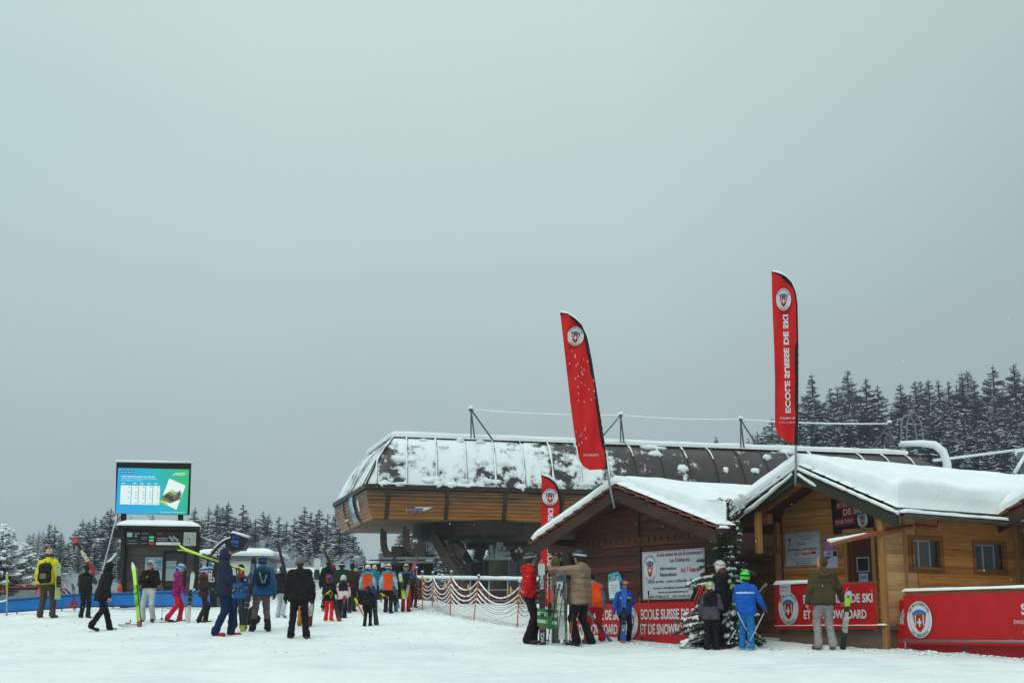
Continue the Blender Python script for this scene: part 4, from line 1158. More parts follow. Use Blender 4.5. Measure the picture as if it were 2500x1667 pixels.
# safety line frames on top
mb = MB(); ms = MB()
tops = []
for x, dr in ((1150, 1), (1515, -1), (1808, 1), (2172, -1)):
    Yd = 46.5 + (x-1150)*.0045
    top = TP(x, {1150: 1000, 1515: 1014, 1808: 1024, 2172: 1034}[x], Yd); tops.append(top)
    base = TP(x, {1150: 1054, 1515: 1066, 1808: 1078, 2172: 1092}[x], Yd)
    b2 = base + Vector((.12 if dr > 0 else .12, 0, 0)); b3 = base + Vector((dr*.78, .2, 0))
    for b_ in (base, b2, b3): mb.beam(top, b_ - Vector((0, 0, .2)), .045, .045)
    mb.blob(top, .08, .08, .07); ms.blob(top+Vector((0, 0, .06)), .10, .09, .06, seed=x)
mb.split('safety_frame', plain('59595b', .5, .1), LS)
rp_ = []
for a, b in zip(tops, tops[1:]):
    for t in np.linspace(0, 1, 14, endpoint=False): rp_.append(a.lerp(b, t) - Vector((0, 0, .22*t*(1-t))))
rp_.append(tops[-1]); ms.tube(rp_, [.028+.008*noise.noise(Vector((i*.6, 0, 4))) for i in range(len(rp_))], 6)
ms.split('line_snow', SNOW, LS, smooth=True)
# ladder hoops and tail tube at the far end
mb = MB()
for x0, x1, ytop in ((2200, 2240, 1012), (2214, 2256, 1006)):
    mb.tube([TP(x, y, 49.5) for x, y in ((x0, 1088), (x0, 1035), (x0+6, ytop+5), ((x0+x1)/2, ytop), (x1-8, 1030), (x1, 1080))], .03, 6)
mb.beam(TP(2195, 1084, 49.5), TP(2256, 1082, 49.5), .08, .08); mb.tube([TP(2230, 1010, 49.5), TP(2230, 988, 49.5)], .015, 5)
mb.split('ladder_hoop', M_STEEL, LS)
mb = MB(); mb.tube([TP(x, y, 49.3) for x, y in ((2198, 1082), (2252, 1082), (2282, 1086), (2302, 1102), (2312, 1130), (2314, 1170))], [.08, .12, .14, .15, .15, .15], 12)
mb.build('tail_tube', SNOW, LS, smooth=True)
mb = MB(); mb.tube([TP(2195, 1086, 49.5), TP(2250, 1083, 49.5)], .07, 8); mb.build('ladder_snow', SNOW, LS, smooth=True)
# haul rope with rime, running off to the first tower
T = thing('haul_rope', 'rime covered haul rope running from the station tail to the right edge', 'rope', P(2280, 1124, 50.5))
mb = MB(); a, b = P(2280, 1124, 50.5), P(2560, 1088, 70); mb.tube([a.lerp(b, t)-a for t in np.linspace(0, 1, 8)], .05, 8); mb.build('rope', SNOW, T, smooth=True)
T = thing('lift_tower', 'snowy steel lift tower head cut off by the right edge', 'lift tower', (P(2530, 1100, 62).x, 62, 0)); Ti = inv(T)
mb = MB(); mb.beam(Ti @ P(2475, 1160, 62), Ti @ P(2506, 1110, 62), .22, .2); mb.beam(Ti @ P(2506, 1112, 62), Ti @ P(2530, 1400, 62), .5, .5); mb.beam(Ti @ P(2482, 1112, 62), Ti @ P(2560, 1104, 62), .25, .3)
mb.build('steel_frame', M_STEEL, T); mb = MB(); mb.tube([Ti @ P(2480, 1107, 62), Ti @ P(2560, 1099, 62)], .12, 8); mb.tube([Ti @ P(2477, 1154, 61.8), Ti @ P(2506, 1106, 61.8)], .08, 8); mb.build('snow_cover', SNOW, T, smooth=True)

# terrace railing in front of the station
a = P(1010, 1412, 43.0); b = P(1330, 1416, 43.6)
T = thing('station_railing', 'galvanised railing with snow on its top tube in front of the lift station', 'railing', (a.x, a.y, 0)); Ti = inv(T)
mb = MB()
for dz in (0, -.30, -.62): mb.tube([Ti @ (a+Vector((0, 0, dz))), Ti @ (b+Vector((0, 0, dz)))], .03 if dz == 0 else .02, 8)
for t in np.linspace(.0, 1, 8):
    p = Ti @ a.lerp(b, t); mb.tube([p, p-Vector((0, 0, 1.3))], .028, 8)
mb.split('rail', M_STEEL, T, smooth=True)
mb = MB(); mb.tube([Ti @ a.lerp(b, t)+Vector((0, 0, .05)) for t in np.linspace(0, 1, 40)], [.055+.02*noise.noise(Vector((i*.35, 0, 8))) for i in range(40)], 8); mb.build('rail_snow', SNOW, T, smooth=True)
T = thing('terrace_wall', 'dark red brown terrace wall behind the snow net', 'wall', (a.x, a.y+.5, 0)); Ti = inv(T)
mb = MB(); q = Ti @ a; q2 = Ti @ b; mb.box(q.x-.4, q2.x+4, .6, .9, 1.8, a.z-.25); mb.build('wall', plain('3a1a18', .7, .25, 2, name='wall_paint'), T)

# ---------------------------------------------------------------- snow net on orange poles
T = thing('snow_net', 'sagging red snow net between orange poles with blue caps', 'net fence', G(1100, 1500)); Ti = inv(T)
pl = [((1018, 1497), (1017, 1389)), ((1031, 1488), (1031, 1399)), ((1055, 1480), (1057, 1401)), ((1099, 1503), (1102, 1399)), ((1156, 1514), (1169, 1409)), ((1262, 1531), (1269, 1424)), ((1296, 1520), (1300, 1430))]
posts = []
M_OR = plain('c8741e', .5, .1, name='orange_pole')
for k, (bt, tp) in enumerate(pl):
    g = G(*bt); t = P(tp[0], tp[1], g.y); g.z -= .05
    if k == 0: g = P(1018, 1460, 40.5); t = P(1017, 1389, 40.5)
    posts.append((g, t))
    mb = MB(); mb.tube([Ti @ g, Ti @ t], .014, 8); po = mb.build('pole', M_OR, T, smooth=True)
    mb = MB(); mb.blob(Ti @ t+Vector((0, 0, .02)), .036, .036, .045, amp=0); mb.build('cap', plain('3f6ea8', .4, .1), po, smooth=True)
    mb = MB(); mb.blob(Ti @ t+Vector((0, 0, .055)), .034, .034, .024); mb.build('cap_snow', SNOW, po, smooth=True)
net = MB(); sn = MB(); M_NET = plain('8a3a30', .7, .15, name='red_netting')
for k in range(1, len(posts)-1):
    (g0, t0), (g1_, t1) = posts[k], posts[k+1]
    Ls = (g1_-g0).length; nseg = 16
    if k == 1: (g0, t0) = (g0, t0)
    def pt(u, v):   # v 0 bottom .. 1 top
        a = g0.lerp(t0, .12+.80*v); b = g1_.lerp(t1, .12+.80*v); p = a.lerp(b, u)
        sag = 4*u*(1-u)*(.10+.05*v)*min(2.2, Ls)
        return p - Vector((0, 0, sag)) + Vector((0, .03*math.sin(u*9+k), 0))
    for j in range(15):
        v = j/14
        net.tube([Ti @ pt(u, v) for u in np.linspace(0, 1, nseg+1)], .0032 if v < .5 else .0055, 4, cap=False)
    for i in range(int(Ls/.11)):
        u = i/int(Ls/.11); net.tube([Ti @ pt(u, v) for v in np.linspace(0, 1, 8)], .0022, 3, cap=False)
    for v in (.38, .52, .66, .80, 1.0):
        us = np.linspace(0.02, .98, 40); pp = [Ti @ pt(u, v)+Vector((0, -.003, .016)) for u in us]
        rr_ = [max(.003, .017+.016*noise.noise(Vector((u*7*Ls, v*9, k)))) for u in us]
        sn.tube(pp, rr_, 6)
# loose end of the net on the left
def pt(u, v):
    g, t = posts[1]; a = g.lerp(t, .05+.85*v); b = a + Vector((-.32-.1*math.sin(v*3), .1, -.05)); return a.lerp(b, u)
for j in range(13): net.tube([Ti @ pt(u, j/12)-Vector((0, 0, .05*u*(1-u)*4)) for u in np.linspace(0, 1, 6)], .007, 4, cap=False)
for i in range(5): net.tube([Ti @ pt(i/4, v) for v in np.linspace(0, 1, 8)], .006, 4, cap=False)
net.build('netting', M_NET, T); sn.build('net_snow', SNOW, T, smooth=True)
mb = MB()
for x, y, Y in ((1038, 1417, 39.8), (1087, 1426, 38), (1143, 1433, 35), (1247, 1440, 32.4)):
    p = Ti @ P(x, y, Y); mb.box(p.x-.02, p.x+.02, p.y-.01, p.y+.01, p.z-.07, p.z+.07)
mb.split('warning_tag', plain('c9a23a', .5, .1), T)

# ---------------------------------------------------------------- ticket booth with screen
Yb = 41.0
pb = P(300, 1478, Yb)
BT = thing('ticket_booth', 'small dark wooden ticket booth with a snow capped flat roof and sign row', 'booth', (pb.x, Yb, 0), R(12)); Bi = inv(BT)
def BP(px, py, dy=0): return local_hit(BT, px, py or 1400, dy)
W_BOOTH = wood('6c605e', '3c3432', name='booth_boards', knots=False)
x0, x1 = BP(305, 1400).x, BP(482, 1400).x; zlo = 2.2; zhi = BP(300, 1328).z
wx0, wx1, wz0, wz1 = BP(402, 1400).x, BP(450, 1400).x, BP(0, 1430).z, BP(0, 1344).z
mb = MB(); plank_rows(mb, lambda z: x0, lambda z: x1, zlo, zhi+.35, 0, holes=[(wx0, wx1, wz0, wz1)], h=.12)
for sx in (x0, x1): plank_rows(mb, lambda z: .05, lambda z: 1.7, zlo, zhi+.35, sx-(.03 if sx == x1 else 0), ax='y', h=.12)
mb.box(x0+.04, x1-.04, 1.7, 1.73, zlo, zhi+.35)
mb.build('wall', W_BOOTH, BT)
mb = MB()
for x in (BP(303, 1400).x, BP(479, 1400).x): mb.beam((x, -.06, zlo), (x, -.06, zhi+.35), .14, .1, up=(0, 1, 0))
mb.split('corner_post', plain('231c1a', .6, .2), BT)
fr = MB()
for q in ((wx0-.05, wx0, wz0-.05, wz1+.05), (wx1, wx1+.05, wz0-.05, wz1+.05), (wx0, wx1, wz1, wz1+.05), (wx0, wx1, wz0-.05, wz0)): fr.box(q[0], q[1], -.04, .05, q[2], q[3])
w_ = fr.build('window', plain('1e1a19', .5, .1), BT)
mb = MB(); mb.box(wx0+.01, wx1-.01, .02, .03, wz0+.01, wz1-.01); mb.build('pane', glass('1c1a1c'), w_)
mb = MB(); a, b = BP(404, 1408), BP(431, 1364); m_ = (a.z+b.z)/2
mb.box(a.x, b.x, .008, .018, m_+.02, b.z-.05); mb.box(a.x, b.x, .008, .018, a.z-.1, m_); mb.build('window_blind', plain('8fa8a4', .6, .08, name='pale_blind'), w_)  # two pale blind panels in the booth window
# poster between the posts
mb = MB(); a, b = BP(352, 1424), BP(397, 1360); mb.box(a.x, b.x, -.03, -.004, a.z, b.z)
po = mb.build('poster_board', plain('9fb0bc', .5, .1, 4), BT)
mb = MB(); H_ = b.z-a.z; W_ = b.x-a.x
for (u0, u1, v0, v1, mi) in ((.05, .95, .62, .95, 0), (.05, .6, .50, .53, 2), (.6, .95, .50, .53, 1), (.45, .95, .56, .60, 3), (.1, .4, .38, .41, 3), (.1, .35, .28, .31, 3), (.5, .9, .38, .40, 3), (.5, .9, .20, .23, 3), (.1, .4, .12, .15, 3)):
    mb.add([(a.x+u*W_, -.033, a.z+v*H_) for u, v in ((u0, v0), (u1, v0), (u1, v1), (u0, v1))], [(0, 1, 2, 3)], mi)
mb.build('print', [pano_mat(), plain('a03050', .6, .05), plain('2f5f9a', .6, .05), plain('5f6c78', .6, .05)], po)
# roof slab, gutters and snow
mb = MB(); a, b = BP(286, 1316), BP(486, 1306); mb.box(a.x, b.x, -.35, 1.9, zhi+.42, zhi+.50); mb.box(a.x+.05, b.x-.05, -.3, 1.85, zhi+.35, zhi+.42)
mb.build('roof', plain('2a2322', .6, .2), BT)
mb = MB(); mb.pad((a.x-.02, -.38, zhi+.505), (b.x+.02, -.38, zhi+.505), (a.x-.02, 1.9, zhi+.505), (b.x+.02, 1.9, zhi+.505), .20, 50, 30, .6, 51, .15, lip=.22, bulge=.02)
mb.build('roof_snow', SNOW, BT, smooth=True)
mb = MB(); c = BP(283, 1318); mb.box(c.x-.05, c.x+.25, -.5, -.36, zhi+.15, zhi+.40); mb.tube([(c.x+.2, -.42, zhi+.2), (c.x+.25, -.3, zhi-.05), (c.x+.25, -.2, zhi-.3), (c.x+.25, -.12, zlo)], .05, 8)
mb.build('downpipe', M_DSTEEL, BT)
# sign row
zs0, zs1 = BP(0, 1328).z, BP(0, 1295).z
def row_panel(xa, xb, mat, name): 
    a, b = BP(xa, 1312).x, BP(xb, 1312).x; mb = MB(); mb.box(a, b, -.42, -.36, zs0, zs1); return mb.build(name, mat, BT), a, b
mk = plain('1d1817', .5, .15)
def printed(o, a, b, items, texts=(), mats=None):
    mats = mats or [plain('8fb0b4', .5, .1), plain('9aa0a2', .5, .1), plain('1f9a58', .5, .1, emit=.5), plain('b0202a', .5, .1, emit=.4), M_WHITE, M_DSTEEL]
    mb = MB(); W_, H_ = b-a, zs1-zs0
    for (u0, u1, v0, v1, mi) in items: mb.add([(a+u*W_, -.4225, zs0+v*H_) for u, v in ((u0, v0), (u1, v0), (u1, v1), (u0, v1))], [(0, 1, 2, 3)], mi)
    for (s, u0, u1, v0, v1, mi, bo) in texts: mb.text(s, lambda p, q, u0=u0, v0=v0: Vector((a+u0*W_+p, -.4235, zs0+v0*H_+q)), (u1-u0)*W_, (v1-v0)*H_, mi, bo)
    mb.build('print', mats, o)
o, a, b = row_panel(309, 343, mk, 'info_panel'); printed(o, a, b, [(.08, .45, .60, .92, 0), (.60, .95, .84, .88, 1), (.15, .9, .10, .13, 1), (.66, .76, .6, .74, 1)], [('RECEPTION', .2, .75, .28, .36, 1, 0)])
o, a, b = row_panel(345, 379, mk, 'lift_status_panel'); printed(o, a, b, [(.6, .95, .52, .68, 2), (.6, .95, .28, .44, 2), (.6, .95, .06, .20, 3), (.08, .5, .84, .87, 1), (.08, .45, .55, .58, 1), (.08, .45, .44, .46, 1), (.08, .45, .14, .16, 1)], [('7:00', .66, .9, .56, .64, 4, .02), ('16:30', .64, .9, .32, .40, 4, .02)])
o, a, b = row_panel(381, 446, mk, 'advert_panel'); printed(o, a, b, [(.03, .93, .03, .24, 4), (.08, .22, .82, .9, 3)], [('POWERMANIA', .08, .45, .48, .58, 1, .02), ('MAGNETIC', .08, .45, .34, .44, 1, .02), ('prismaflex', .6, .9, .08, .17, 5, 0)])
mb = MB()
for (u0, u1) in ((.48, .70), (.62, .88)):
    mb.add([(a+u*(b-a), -.4227-.0006*u0, zs0+v*(zs1-zs0)) for u, v in ((u0, .62), (u0+.04, .74), (u1, .42), (u1-.06, .28))], [(0, 1, 2, 3)])
mb.build('binding_picture', plain('8a8f92', .4, .2), o)
o, a, b = row_panel(449, 479, plain('9fa5a0', .5, .05), 'clock_face')
mb = MB(); cxx, czz, rr0 = (a+b)/2, (zs0+zs1)/2, .145
for k in range(12):
    an = 2*math.pi*k/12; u = Vector((math.sin(an), 0, math.cos(an))); w = Vector((u.z, 0, -u.x))*.008
    c0 = Vector((cxx, -.423, czz)); p, q = c0+u*rr0*.80, c0+u*rr0
    mb.add([p-w, p+w, q+w, q-w], [(0, 1, 2, 3)])
for an, l, w0 in ((R(287), .085, .009), (R(182), .12, .007)):
    u = Vector((math.sin(an), 0, math.cos(an))); w = Vector((u.z, 0, -u.x))*w0; c0 = Vector((cxx, -.4245, czz)); mb.add([c0-u*.02-w, c0-u*.02+w, c0+u*l+w, c0+u*l-w], [(0, 1, 2, 3)])
mb.build('clock_marks', plain('1a1a1a', .5, .05), o)
# white side poster and orange sledge tip at the left of the booth
mb = MB(); x = x0-.02; mb.box(x-.015, x, .1, 1.6, 2.6, BP(0, 1345).z); mb.build('side_poster', pano_mat(), BT)
T = thing('orange_sledge', 'orange plastic sledge standing against the left post of the ticket booth', 'sledge', P(292, 1446, Yb-.4)); 
mb = MB(); mb.blob((0, 0, .02), .075, .03, .22, seed=3, amp=.05, nu=14, nv=10); mb.build('shell', plain('d8501a', .4, .08), T, smooth=True)
mb = MB(); mb.tube([(.03*math.cos(t), -.032, .09+.04*math.sin(t)) for t in np.linspace(0, 6.28, 12)], .008, 5); mb.build('handle_slot', plain('8a2a10', .5, .1), T)

# screen on two posts above the booth
SC = thing('info_screen', 'large glowing blue and green price screen on two dark posts above the booth', 'screen', (pb.x, Yb+.9, 0), R(12)); Si = inv(SC)
def SP(px, py, dy=0): return local_hit(SC, px, py, dy)
c = [SP(281, 1252), SP(463, 1256), SP(467, 1131), SP(284, 1128)]
mb = MB(); mb.prism(c, (0, .22, 0)); mb.build('casing', plain('14100f', .5, .1), SC)
mb = MB()
for x in (302, 441): mb.beam(SP(x, 1254, .12), SP(x, 1400, .12), .16, .12, up=(0, 1, 0))
mb.split('post', plain('1c1512', .6, .1), SC)
mb = MB(); mb.tube([c[3]+Vector((-.03, .1, .03)), c[2]+Vector((.05, .1, .03))], .05, 8); mb.build('snow_cap', SNOW, SC, smooth=True)
def lit(color, e=1.0):
    key = ('lit', str(color), e)
    if key in MATS: return MATS[key]
    m, nt, b = newmat('lit_pixels'); b.inputs['Base Color'].default_value = (.01, .01, .01, 1); b.inputs['Emission Color'].default_value = C(color); b.inputs['Emission Strength'].default_value = e
    b.inputs['Roughness'].default_value = .4; MATS[key] = m; return m
def screen_grad():
    m, nt, b = newmat('screen_gradient'); t = nt.nodes.new('ShaderNodeTexCoord'); s = nt.nodes.new('ShaderNodeSeparateXYZ'); nt.links.new(t.outputs['Object'], s.inputs[0])
    cx_ = (c[0].x+c[1].x)/2; w_ = c[1].x-c[0].x; cz_ = (c[0].z+c[3].z)/2
    f = math_n(nt, 'ADD', math_n(nt, 'MULTIPLY_ADD', s.outputs[0], 1/w_, .5-cx_/w_), math_n(nt, 'MULTIPLY_ADD', s.outputs[2], .22, -.22*cz_))
    col = ramp(nt, f, [(.1, '00a6dc'), (.5, '06aeca'), (.75, '12b0a0'), (1, '22b86a')])
    b.inputs['Base Color'].default_value = (.01, .01, .01, 1); nt.links.new(col, b.inputs['Emission Color']); b.inputs['Emission Strength'].default_value = 1.0
    return m
X0, X1, Z0, Z1 = SP(286, 1190).x, SP(460, 1190).x, SP(0, 1248).z, SP(0, 1135).z
SW, SH = X1-X0, Z1-Z0
def q_(u, v, l=1): return Vector((X0+u*SW, -.004-.0015*l, Z0+v*SH))
mb = MB(); mb.add([q_(0, 0, 0), q_(1, 0, 0), q_(1, 1, 0), q_(0, 1, 0)], [(0, 1, 2, 3)]); disp = mb.build('display', screen_grad(), SC)
mb = MB()
def rq(u0, u1, v0, v1, mi, l=1): mb.add([q_(u0, v0, l), q_(u1, v0, l), q_(u1, v1, l), q_(u0, v1, l)], [(0, 1, 2, 3)], mi)
lm = [lit('dff0ee', 1.0), lit('0b3f8a', 1), lit('2a2f4a', 1), lit('57606a', 1), lit('c04a50', 1), lit('b8d010', 1), lit('6a7a3a', 1), lit('3a3a34', 1), lit('4f90c8', 1)]
for k, u in enumerate((.045, .09, .135, .18)): rq(u, u+.036, .875, .935, 1); rq(u+.008, u+.028, .895, .915, 0, 2)
cols = [(.05, .195), (.205, .295), (.305, .395), (.405, .495), (.505, .60)]
for k, (u0, u1) in enumerate(cols):
    for r_ in range(7): rq(u0, u1, .20+r_*.06, .258+r_*.06, 0)
    rq(u0+.01, u0+.06, .655, .67, 0)
    for r_ in (0, 2, 3, 4, 6):
        if k == 0 and r_ in (0, 3): continue
        rq(u1-.04, u1-.015, .222+r_*.06, .234+r_*.06, 3 if r_ % 2 == 0 else 4, 2)
for v, u1 in ((.15, .4), (.125, .33), (.10, .33), (.08, .25)): rq(.05, u1, v, v+.008, 8)
TX = lambda s, u0, v0, w, h, bo=.02, mi=0: mb.text(s, lambda a, b: Vector((X0+u0*SW+a, -.0075, Z0+v0*SH+b)), w*SW, h*SH, mi, bo)
TX('OFFRES ALPES VAUDOISES ET GLACIER 3000', .05, .80, .47, .032); TX('tarifs jours consécutifs selon conditions', .05, .755, .50, .03, .01); TX('en vente à la caisse', .05, .715, .3, .024, 0, 0)
TX('Plus d’informations : conditions de vente', .62, .035, .34, .022, .01)
TX('DIABLERETS', .86-.02, .895, .12, .03, .02); TX('VILLARS', .86-.02, .86, .10, .025, .02)
lg = [(.76, .85), (.79, .88), (.81, .925), (.84, .89), (.85, .86), (.83, .875), (.81, .90), (.79, .86)]
mb.add([q_(u, v, 2) for u, v in lg], [tuple(range(len(lg)))], 0)
# card lying askew: white card, hill, sky, walker
def card(u, v, l): # card coords to screen
    o = Vector((.61, .26)); U_ = Vector((.235, -.155)); V_ = Vector((.115, .53))
    p = o + U_*u + V_*v; return q_(p.x, p.y, l)
mb.add([card(u, v, 2) for u, v in ((0, 0), (1, 0), (1, 1), (0, 1))], [(0, 1, 2, 3)], 0)
mb.add([card(u, v, 3) for u, v in ((0, .1), (.55, .12), (1, .42), (.95, .70), (.6, .52), (.3, .55), (0, .28))], [tuple(range(7))], 6)
mb.add([card(u, v, 4) for u, v in ((.1, .25), (.6, .2), (.9, .45), (.6, .40), (.2, .42))], [tuple(range(5))], 7)
mb.add([card(u, v, 4) for u, v in ((0, 0), (.45, .0), (.35, .09), (0, .10))], [(0, 1, 2, 3)], 5)
mb.add([card(u, v, 4) for u, v in ((.3, .54), (.5, .50), (.55, .62), (.35, .66))], [(0, 1, 2, 3)], 5)
mb.add([card(u, v, 3) for u, v in ((.5, .52), (.85, .62), (.75, .66), (.5, .6))], [(0, 1, 2, 3)], 8)
mb.add([card(u, v, 5) for u, v in ((.70, .42), (.74, .42), (.78, .55), (.84, .42), (.88, .42), (.84, .62), (.86, .72), (.78, .74), (.76, .66))], [tuple(range(9))], 2)
mb.build('screen_content', lm, disp)

# ---------------------------------------------------------------- blue fence cloth, pole, meeting-point arch, cabin, guy ropes
def cloth_strip(name, label, cat, gpts, tops, mat, edge_mat, sub=8, seed=0):
    T = thing(name, label, cat, gpts[0]); Ti = inv(T); mb = MB(); eb = MB(); vs = []
    n = len(gpts)
    rows = []
    for i in range(n-1):
        for t in np.linspace(0, 1, sub, endpoint=(i == n-2)):
            b_ = Vector(gpts[i]).lerp(Vector(gpts[i+1]), t); t_ = Vector(tops[i]).lerp(Vector(tops[i+1]), t); rows.append((b_, t_))
    nz_ = 8
    for k, (b_, t_) in enumerate(rows):
        for j in range(nz_+1):
            p = b_.lerp(t_, j/nz_); p.y += .04*noise.noise(Vector((p.x*1.7+seed, p.z*1.5, 0))); vs.append(Ti @ p)
    fs = [(k*(nz_+1)+j, (k+1)*(nz_+1)+j, (k+1)*(nz_+1)+j+1, k*(nz_+1)+j+1) for k in range(len(rows)-1) for j in range(nz_)]
    m2 = len(vs); vs2 = [Vector(p)+Vector((0, .012, 0)) for p in vs]
    mb.add(vs + vs2, fs + [tuple(q+m2 for q in f)[::-1] for f in fs])
    mb.build('cloth', mat, T, smooth=True)
    for off in (0, 1):
        eb.tube([Vector(vs[k*(nz_+1)+(nz_-1 if off else 0)])-Vector((0, .01, 0)) for k in range(len(rows))], .018, 6)
    eb.split('hem', edge_mat, T)
    mb = MB()
    for k in range(0, len(rows), sub): b_, t_ = rows[k]; mb.tube([Ti @ (b_+Vector((0, .06, -.15))), Ti @ (t_+Vector((0, .06, .06)))], .02, 6)
    mb.split('stake', M_STEEL, T)
    return T
M_BLUEV = plain('1c74c4', .45, .12, 2, name='blue_vinyl')
px_b = [(-40, 1497, 1462), (40, 1492, 1460), (95, 1488, 1455), (150, 1484, 1451), (205, 1481, 1447), (275, 1478, 1446), (350, 1479, 1443), (430, 1479, 1441), (512, 1480, 1442)]
yy = [37.2, 37.6, 38, 38.6, 39.2, 40, 40.2, 40.2, 40.2]
gp = [P(x, b, y) for (x, b, t), y in zip(px_b, yy)]; tp = [P(x, t, y) for (x, b, t), y in zip(px_b, yy)]
cloth_strip('blue_fence', 'long blue vinyl crowd fence stretched behind the queue on the left', 'fence', gp, tp, M_BLUEV, plain('133a72', .5, .1), 8)
g_ = G(17, 1503)
T = thing('marker_pole', 'grey marker pole with a yellow green top and a snowy rope at the left edge', 'pole', g_); Ti = inv(T)
mb = MB(); a = Ti @ P(17, 1400, g_.y); b_ = Ti @ P(17, 1440, g_.y); mb.tube([(0, 0, -.1), b_], .022, 8); mb.build('pole', plain('8d9499', .5, .1), T, smooth=True)
mb = MB(); mb.tube([b_, a], .028, 8); mb.build('reflector', plain('9ab520', .5, .1), T, smooth=True)
mb = MB(); mb.tube([Ti @ P(-30, 1471, g_.y), Ti @ P(6, 1467, g_.y), Ti @ P(17, 1464, g_.y)], [.02, .022, .03], 7); mb.blob(a+Vector((0, 0, .02)), .03, .03, .02); mb.build('rope_snow', SNOW, T, smooth=True)

# arch: outer curve points (left foot up and over to the end block)
Ya = 41.5
T = thing('meeting_arch', 'black curved MEETING POINT arch with blue emblem beside the booth', 'sign', (P(520, 1480, Ya).x, Ya, 0)); Ti = inv(T)
outer = [(497, 1480), (496, 1440), (498, 1400), (505, 1372), (515, 1350), (528, 1334), (545, 1320), (562, 1313), (570, 1311)]
inner = [(530, 1480), (529, 1440), (530, 1405), (534, 1385), (541, 1370), (550, 1358), (560, 1350), (570, 1346), (578, 1344)]
def cr(pts, n):
    out = []
    for i in range(len(pts)-1):
        p0, p1, p2, p3 = [Vector(pts[min(max(i+k, 0), len(pts)-1)]).to_3d() for k in (-1, 0, 1, 2)]
        for t in np.linspace(0, 1, n, endpoint=False): out.append(.5*((2*p1)+(p2-p0)*t+(2*p0-5*p1+4*p2-p3)*t*t+(3*p1-p0-3*p2+p3)*t**3))
    out.append(Vector(pts[-1]).to_3d()); return out
oo, ii = cr(outer, 6), cr(inner, 6); n = len(oo)
mb = MB(); vs = []
for k in range(n):
    a, b_ = Ti @ P(oo[k].x, oo[k].y, Ya), Ti @ P(ii[k].x, ii[k].y, Ya)
    vs += [a, b_, b_+Vector((0, .5, 0)), a+Vector((0, .5, 0))]
fs = []
for k in range(n-1):
    for j in range(4): fs.append((4*k+j, 4*k+(j+1) % 4, 4*k+4+(j+1) % 4, 4*k+4+j))
fs += [(3, 2, 1, 0), (4*n-4, 4*n-3, 4*n-2, 4*n-1)]
mb.add(vs, fs); mb.build('arch_body', plain('17181f', .45, .15, name='black_panel'), T)
blk = [(566, 1346), (562, 1304), (568, 1300), (607, 1314), (592, 1342), (574, 1342)]
mb = MB(); mb.prism([Ti @ P(x, y, Ya-.05) for x, y in blk], (0, .6, 0)); mb.build('end_block', plain('1d1a1d', .5, .15), T)
mb = MB()
s_ = 'MEETING POINT'; cl = [(oo[k]+ii[k])/2 for k in range(n)]
L_ = [0]
for a, b_ in zip(cl, cl[1:]): L_.append(L_[-1]+(b_-a).length)
for i, ch in enumerate(s_):
    if ch == ' ': continue
    d = L_[-1]*(.36+.50*i/12); k = max(j for j in range(n-1) if L_[j] <= d); t = (d-L_[k])/(L_[k+1]-L_[k])
    p = cl[k].lerp(cl[k+1], t); tg = (cl[k+1]-cl[k]).normalized(); up = Vector((tg.y, -tg.x, 0))
    h, w = 13, 8 if ch not in 'IM' else (3 if ch == 'I' else 10)
    mb.text(ch, lambda a, b, p=p, tg=tg, up=up, w=w, h=h: Ti @ P((p+tg*(a-w/2)+up*(b-h/2+3)).x, (p+tg*(a-w/2)+up*(b-h/2+3)).y, Ya-.02), w, h, 0, .04)
p = Vector((510, 1408, 0))
mb.text('O', lambda a, b: Ti @ P(514+a, 1420-b, Ya-.02), 10, 12, 0, .04)
mb.build('lettering', M_WHITE, T)
mb = MB(); mb.text('PURE', lambda a, b: Ti @ P(565+a+b*.05, 1325-b+a*.15, Ya-.09), 17, 8, 0, .04); mb.text('VILLARS', lambda a, b: Ti @ P(567+a, 1332-b+a*.15, Ya-.09), 15, 4, 0, .02)
mb.tube([Ti @ P(x, y, Ya-.08) for x, y in ((567, 1314), (571, 1309), (575, 1313), (580, 1307), (584, 1315))], .012, 5)
mb.tube([Ti @ P(515+5*math.cos(t), 1374+5*math.sin(t), Ya-.03) for t in np.linspace(.6, 5.6, 12)], .022, 5); mb.build('emblem', plain('2a6fd0', .5, .1), T)
mb = MB(); mb.tube([Ti @ P(oo[k].x, oo[k].y-1, Ya+.2) for k in range(24, n)], [.03+.02*noise.noise(Vector((k*.5, 1, 1))) for k in range(24, n)], 7)
mb.tube([Ti @ P(x, y, Ya+.2) for x, y in ((566, 1300), (585, 1305), (607, 1312))], .06, 7); mb.build('snow_cover', SNOW, T, smooth=True)

Yc = 47.0
T = thing('white_cabin', 'low pale cabin under a thick flat layer of snow behind the arch', 'cabin', (P(560, 1480, Yc).x, Yc, 0)); Ti = inv(T)
a, b_ = Ti @ P(490, 1480, Yc), Ti @ P(640, 1364, Yc)
mb = MB(); mb.box(a.x, b_.x, 0, 3, 2.2, b_.z); mb.build('wall', plain('a9b0b2', .6, .08), T)
mb = MB(); mb.box(a.x-.1, b_.x+.15, -.15, 3.1, b_.z, b_.z+.09); mb.build('roof', plain('6a6d70', .5, .1), T)
mb = MB(); mb.pad((a.x-.15, -.2, b_.z+.092), (b_.x+.4, -.2, b_.z+.092), (a.x-.15, 3.1, b_.z+.092), (b_.x+.4, 3.1, b_.z+.092), .26, 40, 20, .5, 61, .1, lip=.5, bulge=.05); mb.build('roof_snow', SNOW, T, smooth=True)
mb = MB(); a, b_ = Ti @ P(565, 1440, Yc), Ti @ P(618, 1368, Yc); mb.box(a.x, b_.x, -.03, 0, a.z, b_.z); mb.build('panel', plain('b9bfc0', .5, .05), T)
